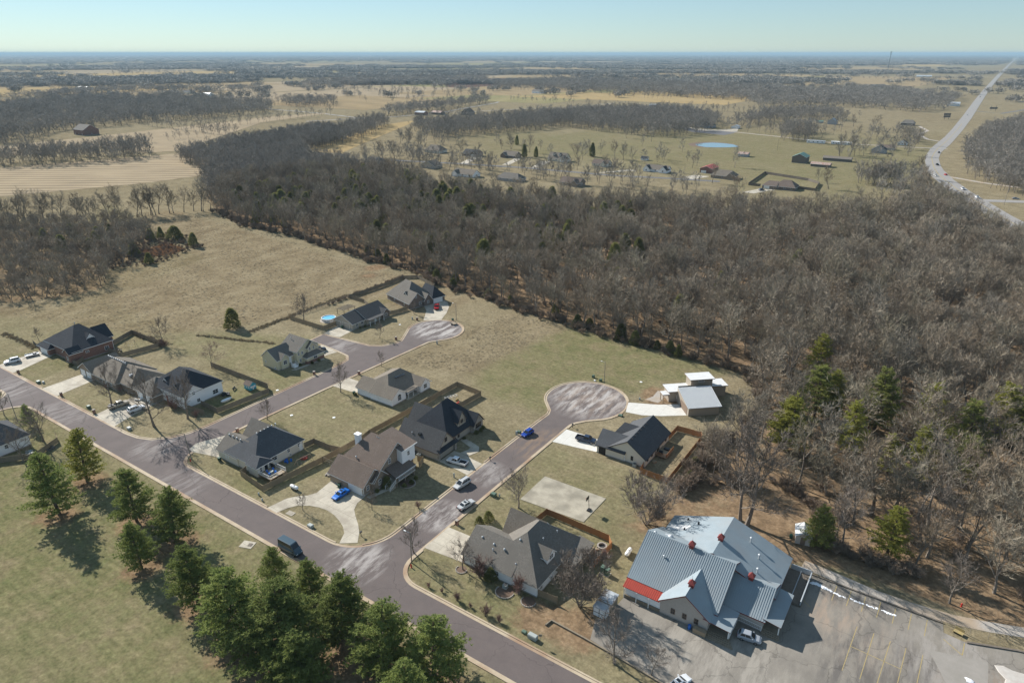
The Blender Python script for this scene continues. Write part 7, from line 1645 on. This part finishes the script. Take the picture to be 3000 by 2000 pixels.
hts *= np.where(np.hypot(near[:, 0], near[:, 1]) < 250, 1.06, 1.0) * np.where(near[:, 0] > -60, 1.08, .93)
LAND = [(p[0], p[1], 'the ' + p[4]) for p in RP if p[4]] + [(-15, 139, 'the small white-roofed shed'), (-47, 196, 'the modern house'), (-43, 158, 'the new cedar fence'), (14, 134, 'the gravel lane and red hydrant'), (30, 141, 'the gravel lane at the right picture edge'), (-27, 137, 'the two tall oaks behind the metal-roofed building')]
EDGEL = [(-50, 214, 'the modern white-roofed house'), (-75, 219, 'the last small cedars before the modern house'), (-99, 221, 'the taller cedar behind the right cul-de-sac'), (-119, 224, 'the mown-field line behind the right cul-de-sac'), (-137, 226, 'the middle of the rough field edge'), (-160, 232, 'the corner of the rough field above the upper cul-de-sac'), (-196, 236, 'the upper brick house')]
def landmark(x, y, L_=LAND): return min(L_, key=lambda q: math.hypot(q[0] - x, q[1] - y))[2]
for k in range(250):
    right = near[k, 0] > -46
    tree('bare_tree', 'bare wood tree by ' + landmark(*near[k]) if right else 'bare grey wood-edge tree nearest ' + landmark(*near[k], EDGEL), 'tree', WOODT[k % 6], near[k, 0], near[k, 1], hts[k], 13,
         'bare trees of the right-hand wood' if right else 'bare trees at the near edge of the big wood', fat=random.uniform(.85, 1.15))
rest = near[250:]; sc = hts[250:] / 13
scatter('woodland', WOODJ, rest, np.stack([sc * rng.uniform(.9, 1.2, len(sc)), sc * rng.uniform(.9, 1.2, len(sc)), sc], 1))
cp = grid_points(COPSE, 5.2, seed=6); cp = cp[in_view(cp)]
cp = cp[~inpoly(cp[:, 0], cp[:, 1], [(-378, 186), (-357, 184), (-354, 204), (-378, 206)])]
cs = np.random.default_rng(9).uniform(.38, .72, len(cp))
scatter('copse', WOODJ, cp, np.stack([cs * 1.25, cs * 1.25, cs], 1))
rowp = []
r_ = np.random.default_rng(12)
for a, b in (((-540, 150), (-470, 212)), ((-470, 212), (-440, 268)), ((-440, 268), (-427, 285))):
    n = int(math.dist(a, b) / 4.2)
    rowp += [(a[0] + (b[0] - a[0]) * k / n + r_.normal(0, 2.2), a[1] + (b[1] - a[1]) * k / n + r_.normal(0, 2.2)) for k in range(n)]
for k, (x, y) in enumerate(rowp):
    tree('bare_tree', 'tall bare tree in the row between the copse and the stubble field', 'tree', WOODT[k % 6], x, y, r_.uniform(13, 18.5), 13, 'tree row beside the stubble field')
w3 = grid_points(W3A, 6.2, seed=7); w3 = w3[in_view(w3)]; s3 = np.random.default_rng(3).uniform(.75, 1.05, len(w3))
scatter('woodland', MID, w3, np.stack([s3 * 1.05, s3 * 1.05, s3 * .92], 1))
# scrub along the wood edge
ed = resample(MAINW[:24], 1.7); r_ = np.random.default_rng(2)
ep = np.array([(x + r_.normal(0, 1.6), y + r_.normal(.8, 1.6)) for x, y in ed] + [(-44 + r_.normal(0, 1.2), y) for y in np.arange(140, 172, .9)] + [(x, 139 + r_.normal(0, .9)) for x in np.arange(-12, 8, 1.1)])
es = r_.uniform(.5, 1.35, len(ep))
scatter('undergrowth', SCRUB, ep, np.stack([es, es, es * .85], 1))
wp = near[np.random.default_rng(77).uniform(size=len(near)) < .45] + np.random.default_rng(78).normal(0, 2, (1, 2)); ws = r_.uniform(.5, 1.1, len(wp))
scatter('undergrowth', SCRUB, wp, np.stack([ws, ws, ws], 1))
hp = np.array([(x, 121.2 + r_.normal(0, .5)) for x in np.arange(-258, -236, .8)] + [(-220.4 + r_.normal(0, .5), y) for y in np.arange(186, 234, .8)])
hs_ = r_.uniform(.2, .5, len(hp)); scatter('undergrowth', SCRUB, hp, np.stack([hs_, hs_, hs_], 1))

ce = grid_points([(-420, 170), (-350, 160), (-340, 178), (-352, 214), (-395, 224)], 3.0, seed=15); cz = r_.uniform(.25, .7, len(ce)); scatter('undergrowth', SCRUB, ce, np.stack([cz, cz, cz], 1))
# rank grass tufts on the rough fields
def tuft(seed):
    r = np.random.default_rng(seed); C = TM()
    for k in range(34):
        a = r.uniform(0, 6.28); p = np.array((r.normal(0, .28), r.normal(0, .28), -.02)); d = unit(np.array((math.cos(a) * .7, math.sin(a) * .7, 1.0))); s_ = unit(np.cross(d, r.normal(0, 1, 3))) * .05
        C.tri(p - s_, p + s_, p + d * r.uniform(.3, .75))
    return C.mesh('tuft', 'dry_tuft')
TUFT = [tuft(800 + k) for k in range(3)]
OT = [t.copy() for t in TUFT]
for t in OT: t.materials[0] = MATS['orange_tuft']
og = grid_points([(-380, 187), (-357, 183), (-351, 196), (-356, 205), (-380, 207), (-372, 196)], .9, seed=19); oz = r_.uniform(.8, 1.5, len(og)); scatter('broomsedge', OT, og, np.stack([oz, oz, oz], 1))
hg = np.array([(x, 93.5 + r_.normal(0, .7)) for x in np.arange(-300, -274, .25)] + [(-222.5 + r_.normal(0, .6), y) for y in np.arange(148, 170, .2)] + [(-223.5 + r_.normal(0, .8), y) for y in np.arange(168, 200, .3)] + [(x, 122 + r_.normal(0, .6)) for x in np.arange(-258, -236, .3)] + [(x, 134 + .36 * (x + 236) + r_.normal(0, .35)) for x in np.arange(-236, -205, .4)]); hq = r_.uniform(.7, 1.5, len(hg)); scatter('rank_grass', TUFT, hg, np.stack([hq, hq, hq], 1))
ROUGH = [(-430, 262), (-300, 246), (-225, 238), (-224, 166), (-240, 126), (-320, 104), (-338, 120), (-322, 145), (-356, 166), (-352, 200), (-390, 218)]
tp_ = np.concatenate([grid_points(ROUGH, 2.3, seed=16), grid_points([(-155, 158), (-129, 166), (-123, 220), (-150, 224), (-151, 196)], 1.5, seed=17)])
cl = np.sin(tp_[:, 0] * .21 + np.sin(tp_[:, 1] * .13) * 2) + np.sin(tp_[:, 1] * .17 + tp_[:, 0] * .05) + r_.normal(0, .8, len(tp_))
tp_ = tp_[cl > -.9]; ts_ = r_.uniform(.45, .95, len(tp_)); scatter('rank_grass', TUFT, tp_, np.stack([ts_ * 1.3, ts_ * 1.3, ts_ * .42], 1))

# trees among the houses beyond
FARL = [(-498, 592, 'the cream farmhouse with hipped roof'), (-449, 594, 'the second house on the far lane'), (-408, 606, 'the dark brick ranch and blue spruce'), (-354, 612, 'the cream house with two dormers'), (-303, 606, 'the reddish-roofed far house'), (-245, 604, 'the white house with two dark gables'), (-205, 628, 'the red metal workshop'), (-183, 604, 'the tan house by the red workshop'), (-125, 579, 'the square-fenced brown house'), (-284, 664, 'the small white shed'), (-121, 768, 'the long narrow grey shed'), (-346, 1022, 'the pale blue farmhouse'), (-202, 1178, 'the round-roofed barn'), (-104, 1222, 'the house with the curved drive'), (-95, 858, 'the farmhouse with steep gables'), (-82, 950, 'the white house at the highway bend'), (-171, 912, 'the pair of trailer homes'), (-600, 1000, 'the tree-lined lane'), (-65, 650, 'the highway curve'), (-45, 523, 'the near highway verge')]
for k, (x, y, H) in enumerate(((-529, 515, 17), (-514, 525, 15), (-498, 526, 17), (-550, 603, 24), (-506, 573, 19), (-450, 573, 16), (-445, 660, 17), (-412, 648, 16), (-323, 596, 18), (-454, 655, 11), (-289, 644, 13), (-226, 642, 11), (-268, 658, 7), (-183, 572, 14), (-142, 501, 17), (-97, 598, 17), (-111, 627, 10), (-314, 657, 15), (-303, 654, 16), (-261, 547, 15),
                              (-195, 1231, 14), (-169, 1158, 17), (-138, 998, 14), (-134, 1103, 18), (-129, 821, 21), (-116, 808, 18), (-45, 523, 13), (-45, 695, 19), (-192, 917, 22), (-181, 910, 20), (-69, 648, 15), (-70, 640, 14), (-62, 652, 15), (-76, 655, 14), (-66, 662, 16), (-58, 640, 13), (-430, 560, 9), (-405, 565, 9), (-375, 570, 9), (-340, 575, 10), (-310, 570, 11),
                              (-290, 585, 12), (-420, 520, 10), (-380, 525, 11), (-345, 530, 12), (-300, 535, 12), (-600, 1000, 14), (-585, 1030, 14), (-560, 1010, 13), (-620, 970, 13), (-640, 960, 14), (-230, 1010, 13), (-245, 990, 12), (-262, 1000, 12), (-110, 870, 15), (-120, 845, 15), (-75, 905, 14), (-68, 930, 14), (-85, 985, 14), (-80, 1000, 15), (-72, 1015, 14))):
    tree('bare_tree', 'bare far tree nearest ' + landmark(x, y, FARL), 'tree', WOODT[k % 6], x, y, H, 13, 'bare trees among the far houses')

# far woods
PS, SC = [], []
for k, (poly, st, p) in enumerate((([(-330, 1000), (-180, 930), (-150, 1150), (-330, 1250)], 20, .55), ([(-130, 780), (-58, 780), (-60, 1060), (-130, 1060)], 15, .55), ([(-520, 490), (-180, 505), (-172, 540), (-330, 545), (-520, 560)], 11, .75), ([(-500, 615), (-190, 640), (-190, 690), (-500, 700)], 20, .5),
                                   ([(-560, 880), (-700, 930), (-640, 1060), (-540, 1000)], 17, .5), (arc(-69, 648, 17, 0, 330, 11), 5, .9), ([(-62, 560), (-20, 575), (-45, 690), (-60, 700)], 9, .7), ([(-30, 420), (40, 420), (0, 530), (-40, 560)], 8, .6), ([(-900, 1100), (-1150, 1300), (-1500, 1500), (-1300, 1150)], 45, .4), ([(-1050, 1350), (-1350, 1900), (-1700, 1700), (-1300, 1300)], 50, .5), ([(-20, 780), (-5, 700), (30, 640), (60, 640), (60, 760)], 9, .6),
                                   ([(-400, 700), (-250, 740), (-200, 790), (-420, 850)], 48, .3), ([(-560, 690), (-640, 640), (-520, 600), (-480, 640)], 14, .5))):
    g = grid_points(poly, st, seed=130 + k); r_ = np.random.default_rng(150 + k); g = g[(r_.uniform(size=len(g)) < p * 1.5 * (np.sin(g[:, 0] * .09 + k) * np.sin(g[:, 1] * .11 + 2 * k) > -.15)) & in_view(g)]
    s = r_.uniform(.55, 1.15, len(g)); PS.append(g); SC.append(np.stack([s, s, s], 1))
for k, (nm, poly) in enumerate(WOODS_FAR.items()):
    d = np.mean([math.hypot(*p) for p in poly]); st = max(8.5, d * .0095) if d < 1400 else max(15, d * .011)
    g = grid_points(poly, st, seed=30 + k); g = g[in_view(g)]
    PS.append(g); r_ = np.random.default_rng(50 + k); s = r_.uniform(.75, 1.15, len(g)); w = s * max(1, st / 8.5)
    SC.append(np.stack([w, w, s], 1))
hr = np.random.default_rng(91)
for k in range(90):                                   # hedgerows between the far fields
    d = 1000 * (1.02 ** k) * hr.uniform(.9, 1.1); a = R(33.9) + hr.uniform(-.75, .75); x, y = -math.sin(a) * d, math.cos(a) * d; L_ = d * hr.uniform(.06, .22); st = max(9, d * .007)
    n = int(L_ / st); t = (np.arange(n) - n / 2) * st; ax = hr.uniform() < .6; tilt = hr.normal(0, .15)
    g = np.stack([x + (t if ax else t * tilt) + hr.normal(0, 2, n), y + (t * tilt if ax else t) + hr.normal(0, 2, n)], 1)
    g = g[(hr.uniform(size=n) < .8) & (np.abs(g[:, 0] + 38) > 30)] if n else np.zeros((0, 2))
    s = hr.uniform(.5, 1.0, len(g)); PS.append(g); w = s * max(1, st / 10); SC.append(np.stack([w, w, s], 1))
scatter('far_woodland', MID, np.concatenate(PS), np.concatenate(SC))
fr = np.random.default_rng(33)
PS, SC = [], []
def hwy_x(y): return np.interp(y, [p[1] for p in HL], [(p[0] + 8) for p in HL])
BL = []
for k in range(110):
    d = 2600 * (1.025 ** k) * fr.uniform(.9, 1.1); a = R(33.9) + fr.uniform(-.78, .78)
    along_ = d * fr.uniform(.04, .17); deep = d * fr.uniform(.015, .055)
    BL.append((-math.sin(a) * d, math.cos(a) * d, along_, deep, a))
dd = 1800.0
while dd < 42000:
    st = dd * .0105; n = int(2 * .82 * dd / st)
    aa = R(33.9) + np.linspace(-.82, .82, n) + fr.uniform(-.4, .4, n) * st / dd; rr = dd + fr.uniform(-.5, .5, n) * st * 1.3
    X, Y = -np.sin(aa) * rr, np.cos(aa) * rr
    m = np.zeros(n, bool)
    for bx, by, al, de, ba in BL:
        if abs(math.hypot(bx, by) - dd) > dd * .3: continue
        ux, uy = math.cos(ba), math.sin(ba)
        p = ((X - bx) * ux + (Y - by) * uy) / al; q = (-(X - bx) * uy + (Y - by) * ux) / de
        m |= (p * p + q * q) < 1 + .35 * np.sin(X * .004 + by) * np.cos(Y * .003 + bx)
    if dd > 9000: m |= fr.uniform(size=n) < min(1, (dd - 9000) / 9000)
    m |= fr.uniform(size=n) < .03
    m &= np.abs(X - hwy_x(Y)) > max(22, st * .9)
    X, Y = X[m], Y[m]; s = fr.uniform(.75, 1.12, len(X)); w = s * st / 15
    PS.append(np.stack([X, Y], 1)); SC.append(np.stack([w, w, s], 1))
    dd += st * 1.25
P_, S_ = np.concatenate(PS), np.concatenate(SC)
print('far clumps', len(P_), 'near wood', len(near), 'copse', len(cp))
scatter('far_woodland', CLUMP, P_, S_)

# ------------------------------------------------------------------ the air
hz = MB().box(-80000, 80000, -80000, 80000, -1.2, 122).build('haze', 'concrete')
hz.data.materials.clear()
hm_ = bpy.data.materials.new('haze_air'); hm_.use_nodes = True
hn = hm_.node_tree; hn.nodes.clear(); ho = hn.nodes.new('ShaderNodeOutputMaterial'); pv = hn.nodes.new('ShaderNodeVolumePrincipled')
pv.inputs['Color'].default_value = (.44, .63, .76, 1); pv.inputs['Density'].default_value = 6e-5; pv.inputs['Anisotropy'].default_value = 0.0
hn.links.new(pv.outputs[0], ho.inputs['Volume']); hz.data.materials.append(hm_); tag(hz, kind='stuff')
# ------------------------------------------------------------------ garden clutter
def pile(name, lb, cat, x, y, m_, n, spread, hgt, seed):
    r = random.Random(seed); m = MB()
    for k in range(n):
        a, b = r.uniform(-spread, spread), r.uniform(-spread, spread); w, d, h_ = r.uniform(.1, .5), r.uniform(.1, .5), r.uniform(.1, hgt); z = r.uniform(0, hgt * .4)
        c, s_ = math.cos(r.uniform(0, 3)), math.sin(r.uniform(0, 3))
        m.loft([[(a + c * p * w - s_ * q * d, b + s_ * p * w + c * q * d, z_) for p, q in ((-1, -1), (1, -1), (1, 1), (-1, 1))] for z_ in (0 if k % 3 else z, z + h_)])
    return single(name, lb, cat, m, m_, (x, y, 0))
pile('lumber_pile', 'pile of boards and junk behind the far-left brick house', 'wood pile', -246.2, 108.2, 'wood_grey', 22, 1.6, .8, 1)
pile('junk_pile', 'tarpaulin and scrap in the yard of the left-edge white house', 'junk', -197.6, 58.2, 'utility_grey', 16, 1.5, .4, 2)
pile('junk_pile', 'dark rubbish heap beside the evergreen at the left-edge house', 'junk', -195.6, 62.6, 'weathered_dark', 14, 1.2, .5, 3)
pile('toy_pile', 'blue and white toys against the cream house wall', 'toys', -136.0, 95.4, 'paint_blue', 9, .8, .5, 4)
pile('toy_pile', 'red toys under the play swing in the deck yard', 'toys', -133.4, 98.6, 'red_metal', 6, .6, .4, 5)
pile('junk_pile', 'cluttered garden gear behind the white corner house', 'junk', -183.2, 109.6, 'dark_metal', 14, 1.1, .7, 6)
pile('junk_pile', 'small white boxes at the garage of the white corner house', 'boxes', -203.0, 92.4, 'white_paint', 7, .9, .5, 7)
pile('rock_pile', 'pale stones at the corner of the circular drive house', 'stones', -121.9, 96.8, 'stone', 9, .6, .4, 8)
pile('firewood', 'low stack of firewood inside the new cedar fence', 'wood pile', -54.6, 149.4, 'deck_wood', 8, .5, .4, 9)
t = thing('patio_table', 'round patio table with chairs on the raised deck of the cream house', 'patio set', (-133.4, 88.3, 1.1))
MB().lathe((0, 0, 0), [(.3, 0), (.05, .05), (.05, .68), (.55, .7), (.55, .74), (.02, .75)], 12).build('table', 'utility_grey', t)
for k in range(4):
    a = k * math.pi / 2 + .5; MB().box(.95 * math.cos(a) - .22, .95 * math.cos(a) + .22, .95 * math.sin(a) - .22, .95 * math.sin(a) + .22, .38, .44).box(1.15 * math.cos(a) - .2, 1.15 * math.cos(a) + .2, 1.15 * math.sin(a) - .2, 1.15 * math.sin(a) + .2, .44, .9).build('chair', 'paint_blue', t)
for (x, y, lb) in ((-135.2, 90.2, 'black barbecue grill on the raised deck of the cream house'), (-110.4, 117.0, 'black barbecue grill beside the tudor house wall'), (-54.6, 153.0, 'covered barbecue on the cream house deck near the wood')):
    z = 1.1 if x < -130 else .66 if x > -60 else 0
    t = thing('barbecue_grill', lb, 'barbecue', (x, y, z)); MB().box(-.5, .5, -.3, .3, .7, .95).build('firebox', 'plastic_black', t); MB().loft([[(-.5, -.3, .95), (.5, -.3, .95), (.5, .3, .95), (-.5, .3, .95)], [(-.45, -.12, 1.2), (.45, -.12, 1.2), (.45, .12, 1.2), (-.45, .12, 1.2)]]).build('lid', 'plastic_black', t)
    for s in (-.4, .4): MB().box(s - .04, s + .04, -.25, .25, 0, .7).build('leg', 'dark_metal', t)
for (x, y, lb) in ((-143.7, 118.7, 'white utility lid on the empty lawn in the middle'), (-172.4, 121, 'white scrap on the verge by the playhouse fence'), (-155.3, 112.6, 'small pale lid on the lawn near the kerb tree'), (-77.6, 191.9, 'pale square slab on the grass near the modern house'), (-179.0, 186, 'pale round lid on the lawn of the tan ranch')):
    single('ground_lid', lb, 'lid', MB().lathe((0, 0, 0), [(.45, 0), (.45, .07), (.36, .1), (.02, .1)], 12), 'white_paint', (x, y, 0))
# edged shrub beds
for (cx, cy, r0, lb) in ((-72.2, 88.4, 1.2, 'round stone-edged bed around the small tree at the foreground garage'), (-61.0, 88.2, 1.9, 'stone-edged bed round the air conditioner of the foreground house'), (-55.6, 88.6, 1.5, 'stone-edged bed at the near corner of the foreground house'), (-102.6, 105.4, 2.0, 'curved stone-edged bed below the white porch railing')):
    t = thing('garden_bed', lb, 'garden bed', (cx, cy, 0)); n = int(r0 * 9)
    me = MB().box(-.16, .16, -.1, .1, 0, .2).build('edging_stone', 'stone'); md = me.data; bpy.data.objects.remove(me)
    for k in range(n):
        a = -math.pi * 1.05 + k / (n - 1) * math.pi * 1.1 + (math.pi / 2 if 'porch' in lb else 0); inst('edging_stone', md, t, (r0 * math.cos(a), r0 * math.sin(a), 0), a + math.pi / 2)
    MB().lathe((0, 0, 0), [(r0 - .1, .01), (r0 - .12, .05), (.02, .09)], 16).build('mulch', 'dirt_brown', t)
for k, (x, y, H, lb) in enumerate(((-106.4, 98.6, 1.0, 'low evergreen by the brown-roofed house window, left one'), (-106.2, 100.6, .9, 'low evergreen by the brown-roofed house window, right one'), (-102.4, 104, 1.0, 'rounded shrub in the bed below the porch, left one'), (-102.0, 106.2, 1.1, 'rounded shrub in the bed below the porch, middle one'), (-102.2, 108.2, 1.0, 'rounded shrub in the bed below the porch, right one'),
                                   (-103.0, 138.4, 1.0, 'round shrub right of the stone bay of the tudor house'), (-102.9, 134.9, 1.1, 'round shrub left of the stone bay of the tudor house'), (-104.0, 130.6, .9, 'round shrub by the tudor house entrance'), (-179.0, 141.2, 1.0, 'low shrub before the brick base of the yellow house, left one'), (-178.8, 144.0, .9, 'low shrub before the brick base of the yellow house, right one'), (-181.2, 137.8, .9, 'low shrub by the front steps of the yellow house'),
                                   (-188.6, 176.4, 1.0, 'low shrub before the tan ranch windows, left one'), (-189.2, 174.2, .9, 'low shrub before the tan ranch windows, right one'), (-148.8, 132.4, 1.0, 'low shrub at the left wall of the white ranch'), (-246.8, 93.0, 1.2, 'low shrub at the brick bay of the far-left house'), (-192.5, 95.6, 1.1, 'low evergreen before the white corner house door'))):
    tree('evergreen_shrub', lb, 'shrub', CEDAR[k % 4], x, y, H, 7, fat=1.9)
